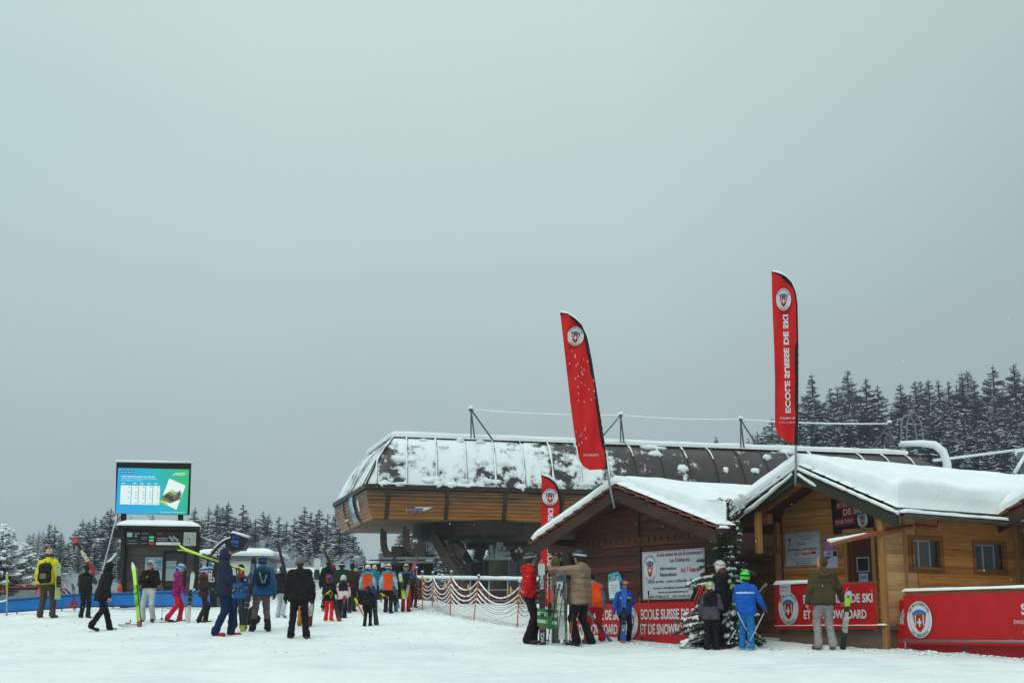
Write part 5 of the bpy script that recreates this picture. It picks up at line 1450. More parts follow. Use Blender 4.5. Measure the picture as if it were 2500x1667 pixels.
for k, (p0, p1, lab) in enumerate((((284, 1262), (250, 1392), 'thin snowy guy line dropping left from the screen post'), ((262, 1372), (284, 1350), 'short snowy bar leaning at the left side of the booth'), ((358, 1257), (418, 1283), 'thin snowy cable slanting under the screen'), ((483, 1306), (530, 1322), 'snowy cable running right from the booth clock'))):
    a, b_ = P(*p0, 42.5 if k != 1 else 40.6), P(*p1, 43.2 if k != 1 else 40.6)
    T = thing('guy_line', lab, 'cable', a); mb = MB(); mb.tube([(0, 0, 0), (b_-a)*.5-Vector((0, 0, .03)), b_-a], .018 if k != 1 else .03, 6); mb.build('line', SNOW, T, smooth=True)
T = thing('red_pennant', 'narrow red and white speckled pennant behind the left screen post', 'flag', (P(292, 1300, 42.6).x, 42.6, 0)); Ti = inv(T)
mb = MB(); mb.prism([Ti @ P(x, y, 42.6) for x, y in ((285, 1308), (296, 1302), (299, 1254), (288, 1254))], (0, .02, 0)); mb.build('cloth', fabric('a83040', .7, pattern=('b9b4b8', 9)), T)
mb = MB(); mb.tube([Ti @ P(287, 1250, 42.62), Ti @ P(284, 1420, 42.62)], .02, 6); mb.build('pole', M_STEEL, T)

# metal stair rails right of the booth
T = thing('ski_rack', 'low galvanised ski rack with snowy bars beside the white skis', 'rack', G(478, 1482)); Ti = inv(T); yk = T.location.y
mb = MB(); ms = MB()
for x, y0, y1 in ((466, 1448, 1428), (470, 1458, 1436), (474, 1466, 1446), (478, 1474, 1456)):
    a, b_ = Ti @ P(x, y0, yk), Ti @ P(x+24, y1, yk+.3); mb.tube([a, b_], .02, 6); ms.tube([a+Vector((0, 0, .03)), b_+Vector((0, 0, .03))], .022, 6)
for x in (470, 490): mb.tube([Ti @ P(x, 1436, yk), Ti @ P(x, 1484, yk)], .022, 6)
mb.split('rack_frame', M_STEEL, T); ms.split('snow_cover', SNOW, T, smooth=True)

# red car behind the blue fence
CY = 51.5; cl_, cr_ = P(22, 1500, CY), P(125, 1500, CY)
T = thing('red_car', 'red estate car with roof rails half hidden behind the blue fence', 'car', ((cl_.x+cr_.x)/2, CY+.6, 1.95), R(83)); Ti = inv(T)
zt2 = P(60, 1432, CY).z - 1.95
def car_loft(stations, mat, name):
    mb = MB(); n = 0
    for (x, hw, z0, z1, tw) in stations:
        ring = [(-hw, z0), (-hw-.03, (z0*2+z1)/3), (-tw, z1-.05), (-tw*.85, z1), (tw*.85, z1), (tw, z1-.05), (hw+.03, (z0*2+z1)/3), (hw, z0)]
        mb.v += [(x, y, z) for y, z in ring]; n += 1
    for k in range(n-1):
        for j in range(8): mb.f.append((k*8+j, k*8+(j+1) % 8, (k+1)*8+(j+1) % 8, (k+1)*8+j)); mb.m.append(0)
    mb.f += [tuple(range(8)), tuple(range((n-1)*8, n*8))[::-1]]; mb.m += [0, 0]
    return mb.build(name, mat, T, smooth=False)
pr_ = plain('a01018', .25, .05, name='red_car_paint', spec=.6)
zc = zt2
car_loft([(-2.15, .70, .35, .70, .66), (-2.0, .82, .25, .88, .76), (-1.0, .86, .22, .98, .80), (1.2, .86, .22, .98, .80), (2.0, .84, .25, .94, .78), (2.2, .74, .35, .85, .70)], pr_, 'body')
gb = car_loft([(-1.75, .80, .95, 1.0, .70), (-1.2, .80, .95, zc-.06, .62), (.9, .80, .95, zc-.06, .62), (1.9, .80, .95, 1.0, .70)], glass('1d2224', rough=.08), 'cabin_glass')
mb = MB(); mb.box(-1.25, 1.0, -.62, .62, zc-.055, zc); 
for x, x2 in ((-1.25, -1.70), (-.15, -.15), (.95, 1.75)):
    for s in (-1, 1): mb.beam((x, s*.64, zc-.03), (x2, s*.81, .96), .08, .05)
mb.build('roof', pr_, T)
mb = MB()
for s in (-.5, .5): mb.tube([(-1.1, s, zc+.0), (-1.0, s, zc+.05), (.8, s, zc+.05), (.9, s, zc)], .02, 6)
mb.split('roof_rail', M_BLACK, T); 
for x in (-1.35, 1.4):
    for s in (-1, 1):
        mb = MB(); mb.tube([(x, s*.70, .31), (x, s*.88, .31)], .31, 20); w_ = mb.build('wheel', M_BLACK, T); mb = MB(); mb.tube([(x, s*.86, .31), (x, s*.90, .31)], .19, 14); mb.build('rim', M_STEEL, w_)

# ---------------------------------------------------------------- feather flags
def feather(name, label, Y, left, right, pole, texts=(), crest_at=None, ripple=1.0, snow_from=0, hidden=None, marks=None):
    """left/right: pixel polylines top to bottom of the cloth; right side carries the pole"""
    T = thing(name, label, 'flag', (P(*pole[-1], Y).x, Y, 0)); Ti = inv(T)
    def interp(pl, t):
        L = [0]
        for a, b in zip(pl, pl[1:]): L.append(L[-1]+math.hypot(b[0]-a[0], b[1]-a[1]))
        d = t*L[-1]
        for k in range(len(pl)-1):
            if d <= L[k+1]+1e-9:
                q = (d-L[k])/(L[k+1]-L[k]); return (pl[k][0]+(pl[k+1][0]-pl[k][0])*q, pl[k][1]+(pl[k+1][1]-pl[k][1])*q)
        return pl[-1]
    def rip(px, py): return ripple*(.02*math.sin(px*.16+py*.012) + .05*noise.noise(Vector((px*.03, py*.012, Y))) + .02*noise.noise(Vector((px*.12, py*.03, Y))))
    def F(px, py, off=0): return Ti @ P(px, py, Y + rip(px, py) - off)
    nr, nc = 60, 12; vs = []
    for j in range(nr+1):
        a, b = interp(left, j/nr), interp(right, j/nr)
        for i in range(nc+1): vs.append(F(a[0]+(b[0]-a[0])*i/nc, a[1]+(b[1]-a[1])*i/nc))
    W = nc+1; fs = [(j*W+i, (j+1)*W+i, (j+1)*W+i+1, j*W+i+1) for j in range(nr) for i in range(nc)]
    m2 = len(vs); mb = MB(); mb.add(vs + [v+Vector((0, .006, 0)) for v in vs], fs + [tuple(q+m2 for q in f)[::-1] for f in fs])
    mb.build('cloth', plain('c00c12', .6, .12, 2, name='red_flag_cloth'), T, smooth=True)
    # pole sleeve along the right edge and bare pole below
    sl = [interp(right, t) for t in np.linspace(0, 1, 50)]
    mb = MB(); mb.tube([Ti @ P(x, y, Y+.01) for x, y in sl], .035, 8); mb.build('pole_sleeve', plain('161010', .7, .1), T, smooth=True)
    mb = MB(); mb.tube([Ti @ P(x, y, Y+.01) for x, y in pole], .024, 8); mb.build('pole', plain('8b9296', .4, .1, metal=.5), T, smooth=True)
    k = snow_from or 22
    mb = MB(); mb.tube([Ti @ P(x+.8, y-2.2, Y+.01) for x, y in sl[:k]], [max(.012, .034*(1-i/k)+.010*noise.noise(Vector((i*.7, Y, 0)))) for i in range(k)], 7)
    for i in range(k, 48, 2): mb.blob(Ti @ P(sl[i][0]+3.2, sl[i][1], Y-.0), .012, .012, .03, seed=i, amp=.6, nu=6, nv=4)
    mb.build('frost', SNOW, T, smooth=True)
    if texts:
        mb = MB()
        for (s, x0, y0, x1, y1, wdt, bo) in texts:   # mirrored lettering climbing from (x0,y0) to (x1,y1)
            L = math.hypot(x1-x0, y1-y0); ux, uy = (x1-x0)/L, (y1-y0)/L; vx, vy = -uy, ux
            mb.text(s, lambda a, b, x0=x0, y0=y0, ux=ux, uy=uy, vx=vx, vy=vy: F(x0+ux*a+vx*b, y0+uy*a+vy*b, .012), L, wdt, 0, bo)
        mb.build('lettering', M_WHITE, T)
    if marks: marks(T, F)
    if crest_at:
        cx, cy, r1, r2, ang = crest_at; pm = Y/FPX
        ca, sa = math.cos(ang), math.sin(ang)
        rc = rip(cx, cy); crest(lambda a, b, lay=1: Ti @ P(cx+(a*ca+b*sa)/pm, cy-(b*ca-a*sa)/pm, Y+rc-.05-.008*lay), r1*pm, r2*pm, T, mirror=True)
    return T
feather('feather_flag', 'tall leaning red feather flag with round crest on the gable of the dark brown hut', 27.9,
    [(1368, 768), (1374, 820), (1383, 900), (1392, 980), (1401, 1050), (1410, 1100), (1414, 1122), (1424, 1138), (1440, 1147)],
    [(1368, 764), (1385, 768), (1402, 778), (1418, 795), (1430, 825), (1441, 880), (1452, 950), (1463, 1020), (1472, 1080), (1480, 1145)],
    [(1476, 1120), (1482, 1150), (1490, 1190), (1501, 1240)], crest_at=(1405, 821, 20, 23, .12), snow_from=30,
    marks=lambda T, F: (lambda mb: (mb.text('LES DIABLERETS', lambda a, b: F(1425+a, 1113-b+a*-.0, .012), 36, 5, 0, .0), [mb.add([F(x+dx, y+dy, .012) for dx, dy in ((0, 0), (w, -1), (w+1, 2), (1, 3))], [(0, 1, 2, 3)]) for x, y, w in [(random.Random(i).uniform(1388, 1440)+ (i % 30)*.7, 850+i*5.2, random.Random(i+50).uniform(.8, 2.2)) for i in range(46)] if not 980 < y < 1040], mb.build('printed_snow', M_WHITE, T)))(MB()))
feather('feather_flag', 'tallest upright red feather flag with mirrored school lettering on the porch hut gable', 26.9,
    [(1884, 668), (1885, 720), (1887, 780), (1890, 850), (1892, 930), (1892, 1000), (1892, 1035), (1898, 1060), (1915, 1075), (1940, 1084)],
    [(1884, 665), (1900, 668), (1916, 677), (1930, 692), (1939, 715), (1943, 745), (1945, 850), (1945, 960), (1945, 1040), (1943, 1086)],
    [(1944, 1060), (1943, 1100), (1943, 1150), (1942, 1185)], texts=[('ECOLE SUISSE DE SKI', 1918, 1008, 1911, 768, 13, .04), ('+41 79 860 22 57', 1905, 1022, 1905, 1022.01, 1, 0)][:1], crest_at=(1913, 731, 18, 27, .0), snow_from=24,
    marks=lambda T, F: (lambda mb: (mb.text('+41 79 860 22 57', lambda a, b: F(1942-a, 1023-b, .012), 38, 5, 0, .02), mb.text('info@diablerets.ch', lambda a, b: F(1942-a, 1033-b, .012), 40, 4, 0, .0), mb.build('contact_lettering', M_WHITE, T)))(MB()))
feather('feather_flag', 'short red feather flag standing behind the left eave of the dark brown hut', 31.5,
    [(1322, 1163), (1322, 1200), (1321, 1260), (1321, 1330), (1321, 1400), (1320, 1460), (1326, 1478), (1340, 1482)],
    [(1322, 1160), (1340, 1166), (1355, 1180), (1365, 1200), (1369, 1222), (1369, 1270), (1367, 1330), (1363, 1400), (1358, 1450), (1356, 1483)],
    [(1357, 1470), (1355, 1500), (1353, 1545)], texts=[('ECOLE SUISSE DE SKI', 1334, 1460, 1338, 1240, 13, .04)], crest_at=(1343, 1213, 19, 20, 0), snow_from=22)
mb = MB()
# ---------------------------------------------------------------- trees
M_NEEDLE = None
def needle_mats():
    m, nt, b = newmat('spruce_needles'); n = noise_n(nt, coords(nt), 1.7, 4)
    nt.links.new(ramp(nt, n, [(.3, (.010, .014, .022)), (.7, (.032, .038, .050))]), b.inputs['Base Color']); b.inputs['Roughness'].default_value = .8; b.inputs['Specular IOR Level'].default_value = .1
    m2, nt, b2 = newmat('branch_snow'); n = noise_n(nt, coords(nt), 3, 3)
    nt.links.new(ramp(nt, n, [(.3, (.36, .42, .50)), (.7, (.62, .67, .73))]), b2.inputs['Base Color']); b2.inputs['Roughness'].default_value = .9; b2.inputs['Specular IOR Level'].default_value = .1
    return m, m2
M_NDL, M_BSN = needle_mats(); M_BARK = plain('2c211c', .9, .3, 8, name='spruce_bark')
def spruce_mesh(seed, h=18.0, spread=.17, snow=.55, whorls=36, per=11, droop=.35, bare=.04, ragged=.25, side_snow=.32, fat=.26, smat=None):
    """tapered crown of drooping boughs; every bough is a spray of small needle blades with snow lying on some"""
    r = random.Random(seed); mb = MB()
    for w in range(whorls):
        t = w/(whorls-1)
        z = h*(bare + (1-bare)*(t**.92))
        Lb = h*spread*(1-t)**.85*(1+.0*t) + .22
        for k in range(per if t < .85 else max(5, per-4)):
            a = r.uniform(0, 6.283); L = Lb*r.uniform(1-ragged*1.3, 1+ragged*.6)
            if r.random() < .06: L *= 1.25
            zz = z + r.uniform(-.5, .5)*h/whorls
            dirx, diry = math.cos(a), math.sin(a)
            dr = droop*r.uniform(.6, 1.4)*(1.1-t*.9)
            seg = 5
            pts = []
            for s in range(seg+1):
                u = s/seg; pts.append(Vector((dirx*L*u, diry*L*u, zz + L*(.10*u*(1-t) + .30*t*u) - L*dr*u**1.6 + (.12*L*u**4))))
            side = Vector((-diry, dirx, 0)); wd = L*.27+.14
            sn = r.random() < snow
            if fat > .9:
                q_ = [p + Vector((0, 0, .05)) for p in pts]; mb.tube(q_[1:], [r.uniform(.05, .10)*(.6+.5*L) * (1 if s_ < 4 else .5) for s_ in range(5)], 6, 1)
                for _ in range(2):
                    c_ = pts[r.randrange(2, 6)]; mb.blob(c_ + Vector((r.uniform(-.12, .12), r.uniform(-.12, .12), .02)), r.uniform(.08, .16), r.uniform(.08, .16), r.uniform(.04, .08), 1, seed=k, amp=.6, nu=6, nv=4)
            for s in range(seg):
                p, q = pts[s], pts[s+1]; u0, u1 = s/seg, (s+1)/seg
                w0 = wd*(.45+1.0*u0-1.15*u0**3); w1 = wd*(.45+1.0*u1-1.15*u1**3) if s < seg-1 else wd*.12
                for sd in (-1, 1):
                    n_ = 2 if h > 8 else 3
                    for m in range(n_):
                        f0, f1 = m/n_, (m+.85)/n_
                        a0 = p.lerp(q, f0); a1 = p.lerp(q, f1)
                        ww = w0+(w1-w0)*(f0+f1)/2
                        tip = (a0+a1)/2 + side*sd*ww*r.uniform(.8, 1.35) + (q-p).normalized()*ww*.7 - Vector((0, 0, ww*r.uniform(.35, .9)))
                        mb.add([a0, a1+Vector((0, 0, .0)), tip], [(0, 1, 2)], 0)
                        if sn and r.random() < side_snow:
                            up = Vector((0, 0, .035*h/18+.02)); tp = (a0+a1)/2*.25 + tip*.75
                            mb.add([a0+up, a1+up, tp+up], [(0, 1, 2)], 1)
                if sn and r.random() < .75:   # ridge of snow lying along the bough
                    up = Vector((0, 0, .05*h/18+.03)); w_ = side*(w0*fat+.01); w2_ = side*(w1*fat+.01)
                    mb.add([p+up-w_*1.0-Vector((0, 0, w0*.2)), p+up*1.7, p+up+w_-Vector((0, 0, w0*.2)), q+up+w2_-Vector((0, 0, w1*.2)), q+up*1.7, q+up-w2_-Vector((0, 0, w1*.2))], [(0, 1, 4, 5), (1, 2, 3, 4)], 1)
                elif s > 0 and fat < .9:
                    dn = p.lerp(q, .5) - Vector((0, 0, wd*r.uniform(.6, 1.1)))
                    mb.add([p, q, dn], [(0, 1, 2)], 0)
    # leader
    mb.tube([(0, 0, h*.97), (0, 0, h*1.03)], [.05*h/18, .01], 5, 0)
    me_o = mb.build('crown', [M_NDL, smat or M_BSN]); me = me_o.data; bpy.data.objects.remove(me_o)
    tb = MB(); tb.tube([(0, 0, -1.5), (0, 0, 0), (0, 0, h*.5), (0, 0, h)], [.020*h, .016*h, .009*h, .002*h], 8)
    to = tb.build('trunk', M_BARK); tm = to.data; bpy.data.objects.remove(to)
    return me, tm
SPR = [spruce_mesh(100+i, 18, sp, sn, wh, pr, dr) for i, (sp, sn, wh, pr, dr) in enumerate(
    ((.175, .5, 34, 13, .50), (.155, .6, 36, 12, .44), (.195, .46, 32, 14, .56), (.165, .66, 34, 13, .48), (.145, .54, 36, 12, .4), (.185, .42, 31, 12, .55), (.21, .55, 30, 14, .6)))]
M_BSN2 = plain((.62, .68, .73), .9, .12, 3, name='bough_snow')
SPRL = [spruce_mesh(500+i, 18, sp, sn, wh, pr, dr, side_snow=.5, fat=.42, smat=M_BSN2) for i, (sp, sn, wh, pr, dr) in enumerate(
    ((.18, .8, 30, 12, .50), (.15, .9, 32, 11, .44), (.205, .7, 29, 13, .56), (.165, .85, 31, 12, .48), (.19, .75, 28, 12, .55)))]
def put_tree(name, label, group, loc, height, width=1.0, var=0, rot=0, kind=SPR, base_h=18.0):
    T = thing(name, label, 'tree', loc, rot, group)
    cm, tm = kind[var % len(kind)]
    for nm, me in (('crown', cm), ('trunk', tm)):
        o = bpy.data.objects.new(nm, me); COL.objects.link(o); o.parent = T
        s = height/base_h; o.scale = (s*width, s*width, s)
    return T
tr = random.Random(21)
def tree_at(px, py, Y, label, group, width=1.0, name='spruce_tree', var=None, hmin=None):
    top = P(px, py, Y); gz = ground(top.x, Y); hh = top.z-gz
    if hmin and hh < hmin: return None
    return put_tree(name, label, group, (top.x, Y, gz-.1), hh/1.02, width*tr.uniform(.88, 1.12), tr.randrange(35) if var is None else var, tr.uniform(0, 6.28), SPRL if 'left' in group else SPR)
LR, GR = 'snowy spruce in the tall stand above the huts on the right', 'spruces of the stand on the right'
skyline_r = [(1982, 913), (2025, 947), (2069, 904), (2043, 942), (2113, 925), (2142, 940), (2198, 935), (2234, 931), (2246, 928), (2266, 926), (2290, 928), (2314, 931), (2334, 938), (2348, 908), (2360, 904), (2377, 926), (2423, 892), (2412, 938), (2474, 887), (2499, 920), (1962, 962), (1884, 1020), (1867, 1040), (1849, 1052), (2530, 900), (2560, 890)]
for k, (x, y) in enumerate(skyline_r):
    Y = tr.uniform(175, 215) if (x, y) != (2069, 904) else 240
    tree_at(x, y, Y, LR, GR, 1.5)
for k in range(120):
    x = tr.uniform(1880, 2560); lo = 950 + max(0, (1990-x))*1.0
    y = tr.uniform(lo+5, 1120); Y = 190 - (y-930)*.42 + tr.uniform(-8, 8)
    tree_at(x, y, Y, LR, GR, tr.uniform(1.3, 1.7))
for x, y in ((1748, 1064), (1826, 1067), (1714, 1076), (1838, 1060), (1868, 1060), (1900, 1000), (1925, 985), (1945, 975)): tree_at(x, y, tr.uniform(190, 220), LR, GR)
LL, GL = 'snow dusted spruce in the tree line behind the queue', 'spruces of the tree line on the left'
sky_l = [(477, 1237), (510, 1234), (531, 1228), (544, 1234), (558, 1221), (595, 1229), (644, 1245), (655, 1252), (682, 1259), (700, 1270), (321, 1259), (373, 1256), (405, 1269), (415, 1274), (122, 1274), (135, 1280), (184, 1290), (203, 1265), (219, 1267), (234, 1256), (263, 1244), (272, 1238), (250, 1262), (744, 1234), (781, 1238), (760, 1248), (720, 1262), (800, 1250), (820, 1246), (850, 1240), (625, 1262), (575, 1256), (610, 1268), (493, 1262)]
for x, y in sky_l: tree_at(x, y, tr.uniform(125, 160) if x > 300 or x > 170 else tr.uniform(120, 150), LL, GL, 1.6)
for k in range(64):
    x = tr.uniform(110, 1330) if k > 20 else tr.uniform(640, 1300)
    y = tr.uniform(1290, 1350) if x < 760 else tr.uniform(1245, 1350)
    tree_at(x, y, tr.uniform(88, 125), LL, GL, 1.5)
LF, GF = 'faint distant spruce almost lost in the haze on the far left', 'far hazy spruces on the left'
for k in range(16):
    tree_at(tr.choice((60, 85, 95, 150, 165, 30, 0, -20, 175))+tr.uniform(-12, 12), tr.uniform(1292, 1325), tr.uniform(330, 400), LF, GF, 1.2)
# near, snow-loaded conifer at the left edge
SNOWY = [spruce_mesh(300+i, 5.0, .34, 1.0, 15, 16, .34, bare=.02, ragged=.4, side_snow=.95, fat=.95, smat=SNOW) for i in range(2)]
g_ = P(18, 1480, 52); 
for (x, y, Y, lab, wd, v) in ((12, 1288, 52, 'broad snow loaded conifer at the left edge behind the red car', 1.0, 0), (62, 1330, 54, 'smaller snow loaded conifer right of the big one at the left edge', .9, 1)):
    top = P(x, y, Y); gz = 2.5; put_tree('snowy_conifer', lab, 'snow loaded conifers at the left edge', (top.x, Y, gz), top.z-gz, wd, v, v*2.0, SNOWY, 5.0)
# frosted leafless bushes
M_FROST = plain((.40, .44, .49), .9, .15, 4, name='frosted_twigs')
def frost_bush(seed, H=5.0):
    r = random.Random(seed); mb = MB()
    def grow(p, d, L, rad, lev):
        q = p + d*L; mb.tube([p, p.lerp(q, .5)+Vector((r.uniform(-1, 1), r.uniform(-1, 1), 0))*L*.06, q], [rad, rad*.8, rad*.6], 3, 0, cap=False)
        if lev == 0: return
        for k in range(3 if lev > 1 else 4):
            nd = (d + Vector((r.uniform(-.75, .75), r.uniform(-.75, .75), r.uniform(-.25, .5)))).normalized()
            grow(p.lerp(q, r.uniform(.55, 1)), nd, L*r.uniform(.55, .8), rad*.62, lev-1)
    for k in range(5):
        grow(Vector((r.uniform(-.3, .3), r.uniform(-.3, .3), 0)), Vector((r.uniform(-.5, .5), r.uniform(-.5, .5), 1)).normalized(), H*.30, .05, 5)
    o = mb.build('crown', M_FROST); me = o.data; bpy.data.objects.remove(o)
    return me
FB = [frost_bush(i) for i in range(3)]
for k, (x, y, Y) in enumerate(((160, 1370, 75), (180, 1385, 72), (200, 1392, 70), (145, 1400, 68), (620, 1305, 84), (640, 1325, 82), (655, 1318, 80), (604, 1330, 83), (690, 1335, 78), (712, 1350, 80), (780, 1330, 80), (850, 1345, 76), (875, 1358, 74), (250, 1375, 76), (228, 1385, 73), (830, 1370, 72))):
    top = P(x, y, Y); gz = ground(top.x, Y); hh = top.z-gz
    T = thing('frosted_bush', 'pale frosted leafless bush in front of the left tree line', 'bush', (top.x, Y, gz-.1), tr.uniform(0, 6), 'frosted bushes below the left tree line')
    o = bpy.data.objects.new('crown', FB[k % 3]); COL.objects.link(o); o.parent = T; z_ = max(v.co.z for v in FB[k % 3].vertices); s = hh/z_; o.scale = (s*1.25, s*1.25, s)
    tb = MB(); tb.tube([(0, 0, -.2), (0, 0, hh*.3)], [.07, .04], 6); tb.build('trunk', M_BARK, T)

# the decorated-size fir between the two huts
def near_fir():
    g = P(1787, 1565, 26.15); g.z = ground(g.x, g.y); top = P(1783, 1216, 26.15)
    H = top.z-g.z
    T = thing('young_fir', 'sparse young fir with clumps of snow on its lower boughs between the two huts', 'tree', g)
    r = random.Random(77)
    tr_ = MB(); tr_.tube([(0, 0, -.2), (0, 0, H*.3), (.02, 0, H*.7), (0, 0, H)], [.045, .035, .02, .006], 8)
    cr_ = MB(); sn = MB()
    def spray(p, q, nl, dens=60):   # a twig with needles
        d = (q-p); L = d.length; d.normalize(); s1 = d.orthogonal().normalized(); s2 = d.cross(s1)
        cr_.tube([p, q], [.007, .004], 4, 1)
        for k in range(int(L*dens)):
            a = r.uniform(0, 6.28); b_ = p.lerp(q, r.random()); dd = (s1*math.cos(a)+s2*math.sin(a)+d*.9).normalized(); w = d.cross(dd).normalized()*.008
            tip = b_+dd*nl; cr_.add([b_-w, b_+w, tip+w*.3, tip-w*.3], [(0, 1, 2, 3)], 0)
    def snow_on(p, q, rad, up=.015):
        n = max(4, int((q-p).length/.035)); pts = [p.lerp(q, t)+Vector((0, 0, up+.01*r.random())) for t in np.linspace(0, 1, n)]
        sn.tube(pts, [rad*(.6+.7*r.random())*min(1, .45+i*.5, .45+(n-1-i)*.4) for i in range(n)], 7)
    z = .12
    while z < H*.97:
        t = z/H
        nb = 11 if t < .5 else (6 if t < .8 else 4)
        for k in range(nb):
            a = r.uniform(0, 6.28)
            L = (.86*(1-t)**.9+.10)*r.uniform(.75, 1.15)
            if t > .8: L = r.uniform(.22, .34)*(1.1-t)*4
            if t > .84: el = .55
            else: el = .12 - .25*(1-t)
            dxy = Vector((math.cos(a), math.sin(a)*.9, 0))
            if dxy.x < -.3 and t < .5: L *= 1.15
            if dxy.y < -.35 and t < .75: L *= .30
            if dxy.x > .5: L *= .66
            p0 = Vector((0, 0, z)); pts = [p0 + dxy*L*u + Vector((0, 0, L*(el*u*1.6 - r.uniform(.1, .4)*u*u*(1-t)))) for u in (0, .3, .6, 1)]
            cr_.tube(pts, [.014, .010, .007, .004], 5, 1)
            heavy = t < .55 and r.random() < (.85 if dxy.x < 0 else .4)
            for s in range(3):
                p, q = pts[s], pts[s+1]
                spray(p, q, .055, 150)
                if (heavy and s > 0) or (t > .84 and s > 0) or (r.random() < .35 and s == 2): snow_on(p.lerp(q, .1), q, .030 if heavy else .018)
                if s > 0 and t < .86:
                    for sd in (-1, 1):
                        for m in range(4 if t < .6 else 2):
                            b_ = p.lerp(q, (m+r.random())/4); l2 = L*.24*r.uniform(.6, 1.3)*(1.25-.25*s)
                            d2 = (dxy*.75 + Vector((-dxy.y, dxy.x, 0))*sd + Vector((0, 0, -.28))).normalized(); e = b_+d2*l2
                            spray(b_, e, .052, 150)
                            if (heavy and r.random() < .8) or r.random() < .08: snow_on(b_, e, r.uniform(.02, .040), .014)
        z += r.uniform(.085, .125) if t < .82 else .12
    tr_.build('trunk', M_BARK, T, smooth=True)
    cr_.build('crown', [plain((.035, .065, .035), .7, .35, 3, name='fir_needles'), M_BARK], T)
    sn.build('snow_clump', SNOW, T, smooth=True)
near_fir()

# ---------------------------------------------------------------- clods of kicked-up snow
mb = MB(); r = random.Random(9)
def clod(x, y, s, k):
    mb.blob((x, y, ground(x, y)+s*.15), s*r.uniform(.8, 1.5), s*r.uniform(.7, 1.2), s*r.uniform(.35, .7), seed=k, amp=.8, nu=7, nv=5)
for k in range(420):
    y = r.uniform(24, 41); x = r.gauss(-.12, .16)*y
    clod(x, y, r.uniform(.008, .026), k)
for k in range(900):   # ploughed edge along the huts and banners
    t = r.random(); a, b = random.Random(k).choice(((P(1400, 1572, 28.5), P(1720, 1566, 26.0)), (P(1780, 1574, 26.2), P(2200, 1588, 24.9)), (P(2180, 1590, 25.0), P(2520, 1600, 23.2)), (P(1010, 1495, 39.5), P(1290, 1535, 32)), (P(0, 1500, 37.0), P(520, 1482, 39.8))))
    p = a.lerp(b, t); clod(p.x+r.gauss(0, .12), p.y+r.gauss(-.05, .2), r.uniform(.008, .05)*r.uniform(.6, 1), k)
tag(mb.build('snow_clods', SNOW, smooth=True), 'loose clods of kicked up snow scattered over the trodden field', None, None, 'stuff')

# ---------------------------------------------------------------- falling snow, haze
mb = MB(); r = random.Random(3)
for k in range(420):
    Y = r.uniform(9, 30); p = P(r.uniform(-50, 2550), r.uniform(600, 1500), Y)
    if p.z < ground(p.x, p.y)+.3: continue
    s = r.uniform(.002, .0042); mb.add([p+Vector((s, 0, 0)), p-Vector((s, 0, 0)), p+Vector((0, 0, s*1.6)), p-Vector((0, 0, s*1.6)), p+Vector((0, s, 0)), p-Vector((0, s, 0))], [(0, 2, 4), (2, 1, 4), (1, 3, 4), (3, 0, 4), (2, 0, 5), (1, 2, 5), (3, 1, 5), (0, 3, 5)])
tag(mb.build('snowflakes', SNOW), 'sparse small snowflakes falling in front of the huts', None, None, 'stuff')
mb = MB(); mb.box(-345, 345, -45, 575, -6, 62)
m = bpy.data.materials.new('haze_air'); m.use_nodes = True; nt = m.node_tree; nt.nodes.clear()
vo = nt.nodes.new('ShaderNodeVolumePrincipled'); vo.inputs['Color'].default_value = (.90, .94, .97, 1); vo.inputs['Density'].default_value = .00038; vo.inputs['Anisotropy'].default_value = .2
om = nt.nodes.new('ShaderNodeOutputMaterial'); nt.links.new(vo.outputs[0], om.inputs['Volume'])
hz = mb.build('haze', m); tag(hz, 'cold grey winter haze filling the valley', None, None, 'stuff')
# ---------------------------------------------------------------- figures: smooth surfaces grown from blended limbs
def smin(a, b, k):
    h = np.clip(.5+.5*(b-a)/k, 0, 1); return b*(1-h)+a*h - k*h*(1-h)
def capsule(X, Y, Z, a, b, ra, rb):
    a = np.asarray(a, dtype=np.float32); b = np.asarray(b, dtype=np.float32); d = b-a; dd = float(d @ d) + 1e-9
    px, py, pz = X-a[0], Y-a[1], Z-a[2]
    t = np.clip((px*d[0]+py*d[1]+pz*d[2])/dd, 0, 1)
    return np.sqrt((px-t*d[0])**2+(py-t*d[1])**2+(pz-t*d[2])**2) - (ra+(rb-ra)*t)
def ellips(X, Y, Z, c, r, Rm=None):
    px, py, pz = X-c[0], Y-c[1], Z-c[2]
    if Rm is not None:
        q = [Rm[0][i]*px + Rm[1][i]*py + Rm[2][i]*pz for i in range(3)]; px, py, pz = q
    k0 = np.sqrt((px/r[0])**2+(py/r[1])**2+(pz/r[2])**2); return (k0-1)*min(r)
